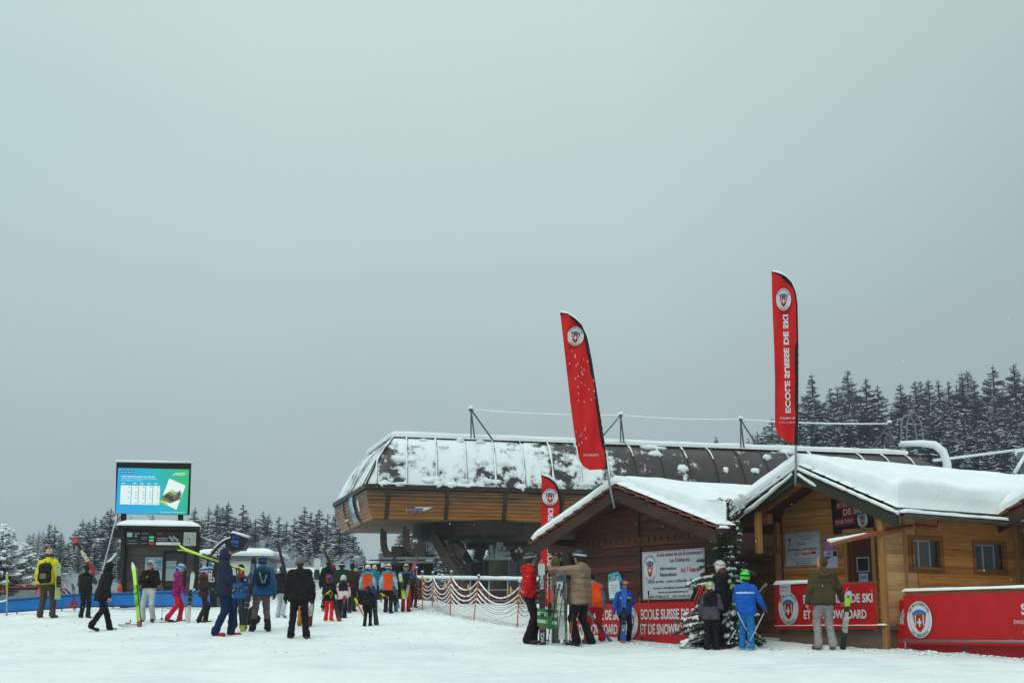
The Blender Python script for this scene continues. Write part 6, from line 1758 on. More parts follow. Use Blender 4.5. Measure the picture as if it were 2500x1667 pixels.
def field(prims, vox, groups=None, pad=.05):
    """prims: ('c',a,b,ra,rb,k) | ('e',centre,radii,R,k); returns grid and origin"""
    lo = np.array([1e9]*3); hi = -lo
    for p in prims:
        if p[0] == 'c':
            for q, r in ((p[1], p[3]), (p[2], p[4])): lo = np.minimum(lo, np.array(q)-r); hi = np.maximum(hi, np.array(q)+r)
        else:
            m = max(p[2]); lo = np.minimum(lo, np.array(p[1])-m); hi = np.maximum(hi, np.array(p[1])+m)
    lo -= pad; hi += pad
    n = np.ceil((hi-lo)/vox).astype(int)+1
    F = np.full(n, 1.0, dtype=np.float32)
    ax = [lo[i]+vox*np.arange(n[i], dtype=np.float32) for i in range(3)]
    for p in prims:
        if p[0] == 'c':
            l = np.minimum(np.array(p[1])-p[3], np.array(p[2])-p[4]); h = np.maximum(np.array(p[1])+p[3], np.array(p[2])+p[4]); k = p[5]
        else: l = np.array(p[1])-max(p[2]); h = np.array(p[1])+max(p[2]); k = p[4]
        m = k+vox*3
        i0 = np.maximum(((l-m-lo)/vox).astype(int), 0); i1 = np.minimum(((h+m-lo)/vox).astype(int)+2, n)
        sl = tuple(slice(i0[i], i1[i]) for i in range(3))
        X = ax[0][sl[0]][:, None, None]; Y = ax[1][sl[1]][None, :, None]; Z = ax[2][sl[2]][None, None, :]
        d = capsule(X, Y, Z, p[1], p[2], p[3], p[4]) if p[0] == 'c' else ellips(X, Y, Z, p[1], p[2], p[3])
        F[sl] = smin(F[sl], d.astype(np.float32), k)
    return F, lo, ax
def surface_nets(F, lo, vox):
    S = F < 0
    n = F.shape
    acc = np.zeros((n[0]-1, n[1]-1, n[2]-1, 3), np.float32); cnt = np.zeros(n[:1] and (n[0]-1, n[1]-1, n[2]-1), np.float32)
    def sub(A, o): return A[o[0]:n[0]-1+o[0], o[1]:n[1]-1+o[1], o[2]:n[2]-1+o[2]]
    for axis in range(3):
        oth = [i for i in range(3) if i != axis]
        for a in (0, 1):
            for b in (0, 1):
                o0 = [0, 0, 0]; o0[oth[0]] = a; o0[oth[1]] = b; o1 = list(o0); o1[axis] = 1
                f0, f1 = sub(F, o0), sub(F, o1); c = (f0 < 0) != (f1 < 0)
                t = np.where(c, f0/np.where(c, f0-f1, 1), 0)
                cnt += c
                for k in range(3):
                    acc[..., k] += np.where(c, (t if k == axis else o0[k]), 0)
    act = cnt > 0; idx = np.full(act.shape, -1, np.int64); idx[act] = np.arange(act.sum())
    w = np.argwhere(act); V = (w + acc[act]/cnt[act][:, None])*vox + lo
    faces = []
    for axis in range(3):
        oth = [i for i in range(3) if i != axis]
        s0 = [slice(1, n[i]-1) for i in range(3)]; s0[axis] = slice(0, n[axis]-1); s1 = list(s0); s1[axis] = slice(1, n[axis])
        a, b = S[tuple(s0)], S[tuple(s1)]; e = np.argwhere(a != b)
        if not len(e): continue
        fl = a[tuple(e.T)]
        base = e.copy(); 
        for i in oth: base[:, i] += 1
        def cell(da, db):
            c = base.copy(); c[:, oth[0]] -= da; c[:, oth[1]] -= db; return idx[tuple(c.T)]
        q = np.stack([cell(1, 1), cell(0, 1), cell(0, 0), cell(1, 0)], 1)
        flip = fl if axis != 1 else ~fl
        q[~flip] = q[~flip][:, ::-1]; faces.append(q)
    Q = np.concatenate(faces); Q = Q[(Q >= 0).all(1)]
    return V, Q
def sdf_obj(name, F, lo, vox, mats, parent, M=None, wrinkle=0, wseed=0, matfn=None, relax=1, scale=1.0, wf=9.0):
    V, Q = surface_nets(F, lo, vox)
    if not len(V): return None
    if relax:   # light smoothing
        for _ in range(relax):
            s = np.zeros_like(V); c = np.zeros(len(V))
            for i in range(4):
                np.add.at(s, Q[:, i], V[Q[:, (i+1) % 4]]); np.add.at(c, Q[:, i], 1)
                np.add.at(s, Q[:, (i+1) % 4], V[Q[:, i]]); np.add.at(c, Q[:, (i+1) % 4], 1)
            V = V*.4 + .6*s/np.maximum(c, 1)[:, None]
    mi = matfn(V[Q].mean(1)) if matfn else None
    if wrinkle:
        nrm = np.zeros_like(V); A = V[Q]; fn_ = np.cross(A[:, 2]-A[:, 0], A[:, 3]-A[:, 1])
        for i in range(4): np.add.at(nrm, Q[:, i], fn_)
        nrm /= np.linalg.norm(nrm, axis=1)[:, None]+1e-9
        d = np.array([noise.noise(Vector((v[0]*wf*.9+wseed, v[1]*wf*.9, v[2]*wf*1.6))) + .5*noise.noise(Vector((v[0]*wf*2.4, v[1]*wf*2.4+wseed, v[2]*wf*3.4))) for v in V])
        V = V + nrm*(d*wrinkle)[:, None]
    V = V*scale
    if M is not None:
        Mn = np.array(M); V = V @ Mn[:3, :3].T + Mn[:3, 3]
    me = bpy.data.meshes.new(name)
    me.vertices.add(len(V)); me.vertices.foreach_set('co', V.astype(np.float32).ravel())
    me.loops.add(len(Q)*4); me.loops.foreach_set('vertex_index', Q.astype(np.int32).ravel())
    me.polygons.add(len(Q)); me.polygons.foreach_set('loop_start', np.arange(0, len(Q)*4, 4, dtype=np.int32))
    if not isinstance(mats, (list, tuple)): mats = [mats]
    for m in mats: me.materials.append(m)
    if mi is not None: me.polygons.foreach_set('material_index', mi.astype(np.int32))
    me.polygons.foreach_set('use_smooth', np.ones(len(Q), bool))
    me.update(calc_edges=True); me.validate()
    o = bpy.data.objects.new(name, me); COL.objects.link(o); o.parent = parent
    return o

SKIN = plain('b98264', .6, .08, 6, name='skin', spec=.3); M_EYE = plain('2a1c18', .4, .05); M_LIP = plain('8e4f45', .6, .05); M_HAIR = {}
def hairm(c): return plain(c, .7, .25, 25, .01, name='hair')
ARM = {  # offsets from the shoulder (out, forward, up): elbow, wrist
    'down': ((.09, -.02, -.28), (.12, .06, -.53)), 'bent': ((.10, -.05, -.27), (-.03, .19, -.33)), 'front': ((.06, .10, -.26), (-.02, .34, -.28)),
    'reach': ((.05, .25, -.10), (.0, .50, -.06)), 'shoulder': ((.10, .14, -.22), (-.02, .22, .0)), 'out': ((.19, .02, -.22), (.34, .06, -.43)),
    'pocket': ((.15, -.06, -.26), (.05, .10, -.42)), 'chest': ((.10, .02, -.26), (-.12, .20, -.16)), 'lowfwd': ((.07, .08, -.27), (.06, .26, -.46)),
    'lowout': ((.14, .06, -.26), (.24, .20, -.48)), 'back': ((.10, -.12, -.26), (.06, -.10, -.50)), 'up': ((.14, .16, -.12), (.03, .24, .14)), 'hipf': ((.12, -.08, -.26), (.02, .16, -.36))}
LEG = {'stand': ((.11, .02), (.13, -.02)), 'wide': ((.17, .04), (.17, -.03)), 'stride': ((.11, .30), (.11, -.26)), 'stride2': ((.11, -.26), (.11, .30)), 'short': ((.11, .14), (.11, -.12)),
       'lift': ((.11, .10), (.11, -.20))}
N_P = [0]
def person(label, px, py, top, face, jacket='202020', pants='202020', boots='1a1a1a', gloves='151515', head='helmet', hc='888888', arms=('down', 'down'), legs='stand',
           lean=0, look=0, nod=0, kid=0, bulk=1.0, gog=None, jm=None, pm=None, hair=None, hood=None, collar=None, jl=None, cuff=None, quilt=0, vest=None, extra=None, trim=None, hs=None, sleeve=None, lower=None, dY=0, scarf=None, ghands=True, skin=None, group=None):
    N_P[0] += 1; sd_ = N_P[0]*3.7
    g = G(px, py)
    if dY: y_ = g.y+dY; g = P(px, py, y_); g.z = ground(g.x, g.y)
    H = P(px, top, g.y).z - g.z
    s = H/(1.78 - .80*(1-math.cos(R(lean))))
    if hair is None and head in ('beanie', 'helmet', 'cap'): hair = (rnd.choice(('2a1f1a', '3a2a20', '1c1614')), 'short')
    hs = hs or (1.0 + .22*kid)
    if lean: pass
    yaw = -R(face)
    T = thing('person', label, 'person', (g.x, g.y, g.z-.015), yaw, group)
    M = Matrix.Identity(4)
    # ---- skeleton
    hz = .92 - .04*kid
    pel = np.array([0, 0, hz]); la = R(lean)
    def up(x, y, z):    # points above the pelvis turn with the lean
        dy, dz = y, z-hz; return np.array([x, dy*math.cos(la)+dz*math.sin(la), hz+dz*math.cos(la)-dy*math.sin(la)])
    neckz = 1.47 - .03*kid*2; shz = 1.41 - .06*kid; shx = .175*(1+.0*kid)
    if head == 'none': pass
    LG = LEG[legs] if isinstance(legs, str) else legs
    ank, knee, hip, toe = {}, {}, {}, {}
    for i, sx in enumerate((-1, 1)):
        ox, oy = LG[i][:2]; lift = LG[i][2] if len(LG[i]) > 2 else (.06 if oy < -.2 else 0)
        ank[sx] = np.array([sx*ox, oy, .10+lift]); hip[sx] = np.array([sx*.085, 0, hz-.02])
        mid = (ank[sx]+hip[sx])/2; L = np.linalg.norm(hip[sx]-ank[sx]); bend = math.sqrt(max(.002, (.84-.02*kid)**2-L*L))*.5
        knee[sx] = mid + np.array([0, max(.02, bend), .02]); 
        tp = -.35 if oy < -.2 else 0
        toe[sx] = ank[sx] + np.array([sx*.03, .17*math.cos(tp), -.055+.17*math.sin(tp)])
    sh, el, wr = {}, {}, {}
    for i, sx in enumerate((-1, 1)):
        e, w = ARM[arms[i]] if isinstance(arms[i], str) else arms[i]
        sh[sx] = up(sx*shx, 0, shz); k_ = 1-.08*kid
        c_, s_ = math.cos(la*.6), math.sin(la*.6)
        rr = lambda v: np.array([sx*v[0]*k_, (v[1]*c_+v[2]*s_)*k_, (v[2]*c_-v[1]*s_)*k_])
        el[sx] = sh[sx]+rr(e); wr[sx] = sh[sx]+rr(w)
    nb = up(0, .0, neckz); hcx = up(0, .02, neckz+.145*hs*.98 + .02)
    hy = R(-look); nd = R(nod)
    Rm = (Matrix.Rotation(hy, 3, 'Z') @ Matrix.Rotation(-nd-la*.3, 3, 'X'))
    Rn = [[Rm[r_][c_] for c_ in range(3)] for r_ in range(3)]
    def hp(x, y, z): v = Rm @ Vector((x*hs, y*hs, z*hs)); return np.array([hcx[0]+v.x, hcx[1]+v.y, hcx[2]+v.z])
    vox = .0135
    # ---- body: one continuous surface from head to toes
    b = [('e', tuple(hp(0, 0, .01)), (.076*hs, .096*hs, .112*hs), Rn, .02), ('c', hp(0, .035, -.045), hp(0, .06, -.085), .052*hs, .030*hs, .03),
         ('c', hp(0, .09, .005), hp(0, .108, -.022), .011*hs, .015*hs, .012), ('c', hp(-.076, -.005, .01), hp(-.078, -.008, -.02), .014*hs, .011*hs, .01), ('c', hp(.076, -.005, .01), hp(.078, -.008, -.02), .014*hs, .011*hs, .01),
         ('c', hp(0, -.01, -.06), nb, .055, .055, .03), ('c', nb, up(0, 0, neckz-.06), .058, .075, .05),
         ('c', up(-.11, 0, shz-.03), up(.11, 0, shz-.03), .07, .07, .05), ('c', up(-.07, .01, shz-.12), up(-.06, 0, hz+.08), .09, .085, .05), ('c', up(.07, .01, shz-.12), up(.06, 0, hz+.08), .09, .085, .05),
         ('c', (-.07, 0, hz), (.07, 0, hz), .10, .10, .05)]
    for sx in (-1, 1):
        b += [('c', hip[sx], knee[sx], .080, .055, .03), ('c', knee[sx], ank[sx], .055, .040, .02), ('c', ank[sx]+[0, -.03, -.04], toe[sx], .036, .030, .02),
              ('c', up(sx*.12, 0, shz-.02), sh[sx], .06, .055, .03), ('c', sh[sx], el[sx], .050, .040, .02), ('c', el[sx], wr[sx], .040, .030, .02)]
        fd = wr[sx]-el[sx]; fd = fd/(np.linalg.norm(fd)+1e-6); side = np.cross(fd, [0, 0, 1.0]); 
        side = side/(np.linalg.norm(side)+1e-6) if np.linalg.norm(side) > .1 else np.array([1.0, 0, 0])
        dn = np.cross(side, fd)
        b.append(('c', wr[sx], wr[sx]+fd*.075, .030, .032, .015))
    def mf(c):
        m = np.zeros(len(c), int)
        for q, rad, k in ((hp(-.031, .092, .012), .013*hs, 1), (hp(.031, .092, .012), .013*hs, 1), (hp(0, .098, -.052), .015*hs, 2), (hp(-.012, .096, -.052), .012*hs, 2), (hp(.012, .096, -.052), .012*hs, 2)):
            m[np.linalg.norm(c-q, axis=1) < rad] = k
        return m
    F, lo, ax = field(b, vox); body = sdf_obj('body', F, lo, vox, [skin or SKIN, M_EYE, M_LIP], T, matfn=mf, scale=s)
    # ---- trousers
    pmat = pm or fabric(pants); bk = bulk
    t = [('c', (-.075, .0, hz+.0), (.075, .0, hz+.0), .102*bk, .102*bk, .05)]
    for sx in (-1, 1):
        dv = (ank[sx]-knee[sx]); 
        t += [('c', hip[sx]+[sx*.005, -.0, 0], knee[sx], .096*bk, .078, .05), ('c', knee[sx], ank[sx]+dv*-.12, .078, .074, .03), ('c', ank[sx]+dv*-.12, ank[sx]+[0, 0, -.005], .074, .086, .03)]
    F, lo, ax = field(t, .017)
    F = np.maximum(F, (.045 - ax[2][None, None, :]))
    mats = [pmat] + ([fabric(cuff)] if cuff else [])
    sdf_obj('trousers', F, lo, .017, mats, T, wrinkle=.014, wseed=sd_, scale=s, matfn=(lambda c: (c[:, 2] < .30).astype(int)) if cuff else None)
    # ---- boots
    bm = plain(boots, .35, .12, 8, name='ski_boot')
    for sx in (-1, 1):
        a_ = ank[sx]; p = [('c', a_+[0, -.01, .06], a_+[0, -.005, -.03], .045, .048, .03), ('c', a_+[0, -.025, -.060], toe[sx]+[0, -.01, .0], .038, .044, .03), ('c', toe[sx]+[-.02, 0, -.005], toe[sx]+[.02, 0, -.005], .04, .04, .03)]
        F, lo, ax = field(p, .014)
        F = np.maximum(F, (min(a_[2], .10)-.095 - ax[2][None, None, :]))
        sdf_obj('boot', F, lo, .014, bm, T, scale=s)
    # ---- jacket
    jmat = jm or fabric(jacket, quilt=quilt); hem = jl if jl is not None else hz-.10
    j = [('c', up(-.10, -.005, shz-.035), up(.10, -.005, shz-.035), .098*bk, .098*bk, .06),
         ('c', up(-.085, .005, shz-.13), up(-.088, .0, hz+.02), .128*bk, .125*bk, .06), ('c', up(.085, .005, shz-.13), up(.088, .0, hz+.02), .128*bk, .125*bk, .06),
         ('c', up(-.09, .0, hz+.03), (-.10, -.0, hem+.01), .125*bk, .132*bk, .05), ('c', up(.09, .0, hz+.03), (.10, -.0, hem+.01), .125*bk, .132*bk, .05),
         ('c', up(0, -.005, shz+.0), up(0, .0, neckz+.035), .085, .072, .04)]
    ar = []
    for sx in (-1, 1):
        ar += [('c', up(sx*.10, 0, shz-.03), sh[sx]+[0, 0, -.01], .085*bk, .082*bk, .05), ('c', sh[sx]+[0, 0, -.01], el[sx], .080*bk, .066*bk, .03), ('c', el[sx], wr[sx], .066*bk, .052*bk, .03)]
    if head == 'hoodup':
        j += [('c', up(0, -.03, neckz+.02), hp(0, -.02, -.05), .10, .11*hs, .05)]
    elif hood is not False:
        j += [('c', up(-.07, -.085, neckz-.02), up(.07, -.085, neckz-.02), .060, .060, .05), ('c', up(0, -.10, neckz-.05), up(0, -.10, neckz+.0), .06, .055, .05)]
    allp = j + ar; F1, lo1, ax1 = field(allp, .017)
    # cut the skirt of the jacket at the hem but keep arms below it
    Z = ax1[2][None, None, :]; X = ax1[0][:, None, None]; Y_ = ax1[1][None, :, None]
    cutF = np.maximum(F1, hem - Z)
    Fa = np.full(F1.shape, 1.0, np.float32)
    for p in ar:
        d = capsule(X, Y_, Z, p[1], p[2], p[3], p[4]); Fa = smin(Fa, d.astype(np.float32), .03)
    F = np.minimum(cutF, Fa)
    mats = [jmat]; jf = None
    if jm is None and not (vest or sleeve or lower or trim):
        cj = C(jacket); mats = [jmat, fabric(tuple(q*.45 for q in cj[:3]), quilt=0)]
        def jf(c):
            m = np.zeros(len(c), int)
            m[(np.abs(c[:, 2]-(shz-.15)) < .009) & (np.abs(c[:, 0]) < .16)] = 1
            m[(c[:, 2] < hem+.035) & (np.abs(c[:, 0]) < .22)] = 1
            m[(np.abs(c[:, 0]) < .010) & (c[:, 1] > .03)] = 1
            for sx in (-1, 1): m[np.linalg.norm(c-wr[sx], axis=1) < .062] = 1
            return m
    if vest or sleeve or lower or trim:
        mats = [jmat, fabric(vest or sleeve or lower or 'ffffff'), fabric(trim or '9aa0a4')]
        elc = {sx: (sh[sx], el[sx], wr[sx]) for sx in (-1, 1)}
        def jf(c):
            m = np.zeros(len(c), int)
            def dseg(a, b_):
                d = b_-a; tt = np.clip(((c-a) @ d)/(d @ d), 0, 1); return np.linalg.norm(c-a-tt[:, None]*d, axis=1)
            arm = np.zeros(len(c), bool)
            for sx in (-1, 1):
                da = np.minimum(dseg(*elc[sx][:2]), dseg(*elc[sx][1:])); arm |= (da < .088*bk) & (np.abs(c[:, 0]) > .10)
            if vest: m[(~arm) & (c[:, 2] < neckz-.05)] = 1
            if vest and trim:
                side = (~arm) & (np.abs(c[:, 0]) > .15) & (c[:, 2] < shz-.15); m[side] = 0
                m[arm & (np.linalg.norm(c - np.where((c[:, 0] > 0)[:, None], sh[1], sh[-1]), axis=1) > .14)] = 2
            if sleeve: m[arm] = 1
            if lower: m[(~arm) & (c[:, 2] > hz+.22 + .05*np.abs(c[:, 0]))] = 1
            if trim and not vest: m[(~arm) & (np.abs(c[:, 2]-(shz-.10)) < .018) & (np.abs(c[:, 0]) > .0)] = 2
            return m
    sdf_obj('jacket', F, lo1, .017, mats, T, wrinkle=.017*(1.1 if quilt else 1), wseed=sd_+5, scale=s, matfn=jf)
    if collar:
        p = [('c', up(-.03, .01, neckz+.01), up(.03, .01, neckz+.01), .082, .082, .03), ('c', up(0, .02, neckz+.01), up(0, .03, neckz+.045), .08, .075, .03)]
        F, lo, ax = field(p, .016); sdf_obj('collar', F, lo, .016, fabric(collar), T, wrinkle=.008, scale=s)
    # ---- hands: palm, four fingers and thumb, curled
    gm = fabric(gloves, .6) if ghands else (skin or SKIN)
    fr_ = .0125 if ghands else .0095
    for sx in (-1, 1):
        w0 = wr[sx]; fd = w0-el[sx]; fd /= np.linalg.norm(fd)
        inn = np.array([-sx*1.0, 0, 0]); pn = inn - fd*(inn @ fd)
        if np.linalg.norm(pn) < .2: pn = np.array([0, 0, -1.0]) - fd*(-fd[2])
        pn /= np.linalg.norm(pn); ac = np.cross(fd, pn)
        if ac[1] < 0: ac = -ac
        p = [('c', w0-fd*.03, w0+fd*.02, .040, .036, .015), ('c', w0+fd*.02-ac*.02, w0+fd*.075-ac*.022, .024, .020, .02), ('c', w0+fd*.02+ac*.02, w0+fd*.08+ac*.022, .024, .020, .02)]
        for k, (o_, L) in enumerate(((.033, .066), (.012, .074), (-.011, .070), (-.032, .055))):
            a = w0+fd*.078+ac*o_; m1 = a+fd*L*.45+pn*L*.22; m2 = m1+fd*L*.12+pn*L*.42; p += [('c', a, m1, fr_+.002, fr_+.001, .005), ('c', m1, m2, fr_+.001, fr_-.001, .005)]
        a = w0+fd*.03+ac*.030; m1 = a+ac*.028+fd*.025+pn*.018; p += [('c', a, m1, fr_+.004, fr_+.002, .008), ('c', m1, m1+fd*.03+pn*.016, fr_+.002, fr_, .005)]
        F, lo, ax = field(p, .0085, pad=.03); sdf_obj('glove' if ghands else 'hand', F, lo, .0085, gm, T, scale=s, relax=1)
    # ---- headgear
    def headloc(ax_):
        X = ax_[0][:, None, None]-hcx[0]; Y = ax_[1][None, :, None]-hcx[1]; Z = ax_[2][None, None, :]-hcx[2]
        return [(Rn[0][i]*X + Rn[1][i]*Y + Rn[2][i]*Z)/hs for i in range(3)]
    def local_shell(name, prims, clip, mat, v=.012, wr_=0, mfn=None):
        F, lo, ax = field(prims, v, pad=.03); x, y, z = headloc(ax); F = np.maximum(F, clip(x, y, z).astype(np.float32)*hs)
        return sdf_obj(name, F, lo, v, mat, T, scale=s, wrinkle=wr_, wseed=sd_, matfn=mfn)
    if hair:
        pr = [('e', tuple(hp(0, -.012, .012)), (.086*hs, .100*hs, .118*hs), Rn, .02)]
        if hair[1] == 'long': pr += [('c', hp(0, -.07, -.03), hp(.0, -.11, -.20), .050*hs, .035*hs, .04), ('c', hp(-.05, -.05, -.04), hp(-.06, -.08, -.17), .035*hs, .025*hs, .03), ('c', hp(.05, -.05, -.04), hp(.06, -.08, -.17), .035*hs, .025*hs, .03)]
        if hair[1] == 'bun': pr += [('e', tuple(hp(.015, -.10, .12)), (.040*hs, .040*hs, .036*hs), Rn, .02)]
        local_shell('hair', pr, lambda x, y, z: (y-.035-.25*np.maximum(z-.0, 0)) if True else 0, hairm(hair[0]), .011, .006)
    hm = None
    if head in ('helmet', 'beanie', 'hoodup', 'cap'):
        if head == 'helmet':
            hm = plain(hc, .28, .06, 4, name='helmet_shell') if isinstance(hc, str) else hc
            pr = [('e', tuple(hp(0, -.004, .028)), (.106*hs, .124*hs, .122*hs), Rn, .01), ('c', hp(-.088, -.005, -.02), hp(-.080, .012, -.06), .026*hs, .020*hs, .03), ('c', hp(.088, -.005, -.02), hp(.080, .012, -.06), .026*hs, .020*hs, .03)]
            o = local_shell('helmet', pr, lambda x, y, z: np.maximum(-.10-z, np.where(np.abs(x) < .075, (y-.02)*.7-(z-.035), -1)), hm, .0115)
            gl = gog or 'band'
            if gl:
                fc = {'band': '15161a'}.get(gl, gl if isinstance(gl, str) and len(gl) == 6 else '15161a')
                mb = MB(); N = 28; vs = []
                for k in range(N):
                    a = 2*math.pi*k/N; zz = .052+.012*math.cos(a)
                    rr_ = math.sqrt(max(.1, 1-((zz-.028)/.122)**2)) + .02
                    x_, y_ = .106*rr_*math.sin(a), -.004+.124*rr_*math.cos(a)
                    for q, z_ in ((1.0, zz+.017), (1.035, zz+.015), (1.035, zz-.015), (1.0, zz-.017)):
                        v = hp(x_*q, y_*q, z_)*s; vs.append(v)
                fs = [(4*k+j_, 4*((k+1) % N)+j_, 4*((k+1) % N)+(j_+1) % 4, 4*k+(j_+1) % 4) for k in range(N) for j_ in range(4)]
                mb.add(vs, fs); st = mb.build('goggle_strap', fabric(fc), T, smooth=True)
                oy_, oz_ = (.118, .062) if gog != 'on' else (.098, .012)
                pr = [('c', hp(-.042, oy_-.008, oz_), hp(.042, oy_-.008, oz_), .034*hs, .034*hs, .01), ('c', hp(-.02, oy_, oz_), hp(.02, oy_, oz_), .034*hs, .034*hs, .01)]
                F, lo, ax = field(pr, .010, pad=.02); lens = extra.get('lens', '3a4148') if extra else '3a4148'
                sdf_obj('goggles', F, lo, .010, [plain(lens, .12, .15, 8, name='goggle_lens', spec=.8)], T, scale=s)
        elif head in ('beanie', 'cap'):
            hm = fabric(hc, .9) if isinstance(hc, str) else hc
            pr = [('e', tuple(hp(0, -.006, .040)), (.096*hs, .114*hs, .124*hs), Rn, .01), ('c', hp(-.06, -.0, .03), hp(.06, -.0, .03), .035*hs, .035*hs, .03)]
            if head == 'beanie' and extra and extra.get('pom'): pr.append(('e', tuple(hp(0, -.01, .185)), (.036*hs,)*3, Rn, .01))
            local_shell('hat', pr, lambda x, y, z: (.018-.03*(y < 0))-z, hm, .011, .004)
        else:
            pr = [('e', tuple(hp(0, -.02, .022)), (.112*hs, .124*hs, .132*hs), Rn, .03), ('c', hp(0, -.03, -.05), up(0, -.02, neckz+.03), .095*hs, .09, .04)]
            local_shell('hood', pr, lambda x, y, z: np.where((np.abs(x) < .085) & (z < .085) & (z > -.12), y-.015, y-.10), fabric(hc) if isinstance(hc, str) else hc, .012, .006)
    if scarf:
        pr = [('c', up(-.05, .0, neckz+.03), up(.05, .0, neckz+.03), .085, .085, .03), ('c', up(0, .03, neckz+.02), up(0, .05, neckz+.03), .07, .065, .03)]
        F, lo, ax = field(pr, .014); sdf_obj('scarf', F, lo, .014, fabric(scarf), T, wrinkle=.008, scale=s)
    info = dict(T=T, s=s, g=g, yaw=yaw, up=up, hp=hp, shz=shz, hz=hz, wr=wr, el=el, sh=sh, neckz=neckz)
    Mw = Matrix.Translation(T.location) @ Matrix.Rotation(yaw, 4, 'Z')
    info['W'] = lambda v: Mw @ Vector([float(q)*s for q in v]); info['M'] = Mw
    return info

def backpack(info, label, color='15161a', trim=None, size=1.0, pocket=None):
    up, s, hz, shz = info['up'], info['s'], info['hz'], info['shz']
    o = info['W'](up(0, -.2, hz+.1))
    T = thing('backpack', label, 'backpack', o, info['yaw']); off = np.array(up(0, -.2, hz+.1))
    q = lambda x, y, z: np.array(up(x, y, z))-off
    zt, zb = shz-.03, shz-.03-.42*size
    pr = [('c', q(-.085, -.19, zt-.08), q(.085, -.19, zt-.08), .075, .075, .04), ('c', q(-.085, -.20, zb+.10), q(.085, -.20, zb+.10), .085, .085, .04),
          ('c', q(-.085, -.20, zt-.08), q(-.085, -.21, zb+.08), .08, .085, .05), ('c', q(.085, -.20, zt-.08), q(.085, -.21, zb+.08), .08, .085, .05), ('c', q(0, -.21, zt-.1), q(0, -.22, zb+.1), .09, .09, .05)]
    F, lo, ax = field(pr, .015); sdf_obj('bag', F, lo, .015, fabric(color, .6), T, wrinkle=.007, scale=s, wseed=3)
    pr = [('c', q(-.05, -.29, zb+.13), q(.05, -.29, zb+.13), .045, .045, .03), ('c', q(-.05, -.285, zb+.2), q(.05, -.285, zb+.2), .04, .04, .03)]
    F, lo, ax = field(pr, .012); sdf_obj('front_pocket', F, lo, .012, fabric(pocket or color, .6), T, scale=s)
    for sx in (-1, 1):
        mb = MB(); pts = [q(sx*.08, -.15, zt), q(sx*.10, -.05, shz+.075), q(sx*.105, .06, shz+.055), q(sx*.115, .145, shz-.10), q(sx*.13, .12, shz-.26), q(sx*.16, -.06, zb+.06), q(sx*.12, -.16, zb+.05)]
        mb.tube([p*s for p in pts], .017*s, 6); mb.build('strap', fabric(color, .6), T, smooth=True)
    if trim:
        mb = MB(); pts = [q(-.085, -.275, zt-.06), q(-.06, -.305, zb+.2), q(-.02, -.325, zb+.06), q(.03, -.325, zb+.06), q(.075, -.30, zb+.24)]
        mb.tube([p*s for p in pts], .022*s, 6); mb.build('trim_band', fabric(trim, .6), T, smooth=True)
    mb = MB(); mb.tube([q(-.03, -.17, zt+.0)*s, q(-.02, -.18, zt+.04)*s, q(.02, -.18, zt+.04)*s, q(.03, -.17, zt+.0)*s], .009*s, 6); mb.build('grab_loop', fabric(color, .6), T)
    return T

# ---------------------------------------------------------------- skis, poles, snowboards
def ski(mb, tail, tip, nrm, w=.10, L=None, waist=.7, curl=.06, mi_fn=None, t=.016, base_mi=None):
    tail, tip = Vector(tail), Vector(tip); d = tip-tail; L = d.length; d.normalize(); n = (nrm - d*nrm.dot(d)).normalized(); sd_ = d.cross(n)
    N = 22; vs = []
    for k in range(N+1):
        u = k/N; sh = 1-(1-waist)*math.sin(math.pi*min(1, u*1.05))**.8
        if u > .90: sh *= math.sqrt(max(.02, 1-((u-.90)/.10)**2*.97))
        if u < .02: sh *= .85
        cu = curl*max(0, (u-.86)/.14)**2*L*.55 + .012*L*math.sin(math.pi*u)*-.3
        c = tail + d*L*u + n*cu; hw = w/2*sh
        vs += [c-sd_*hw, c+sd_*hw, c+sd_*hw-n*t, c-sd_*hw-n*t]
    fs = []; ms = []
    for k in range(N):
        for j in range(4):
            fs.append((4*k+j, 4*k+(j+1) % 4, 4*k+4+(j+1) % 4, 4*k+4+j)); mm_ = mi_fn((k+.5)/N) if mi_fn else 0
            ms.append(mm_ if j != 2 or base_mi is None else base_mi)
    fs += [(3, 2, 1, 0), (4*N, 4*N+1, 4*N+2, 4*N+3)]; ms += [0, 0]
    o = len(mb.v); mb.v += [tuple(v) for v in vs]; mb.f += [tuple(i+o for i in f) for f in fs]; mb.m += ms
    return d, n, sd_, L
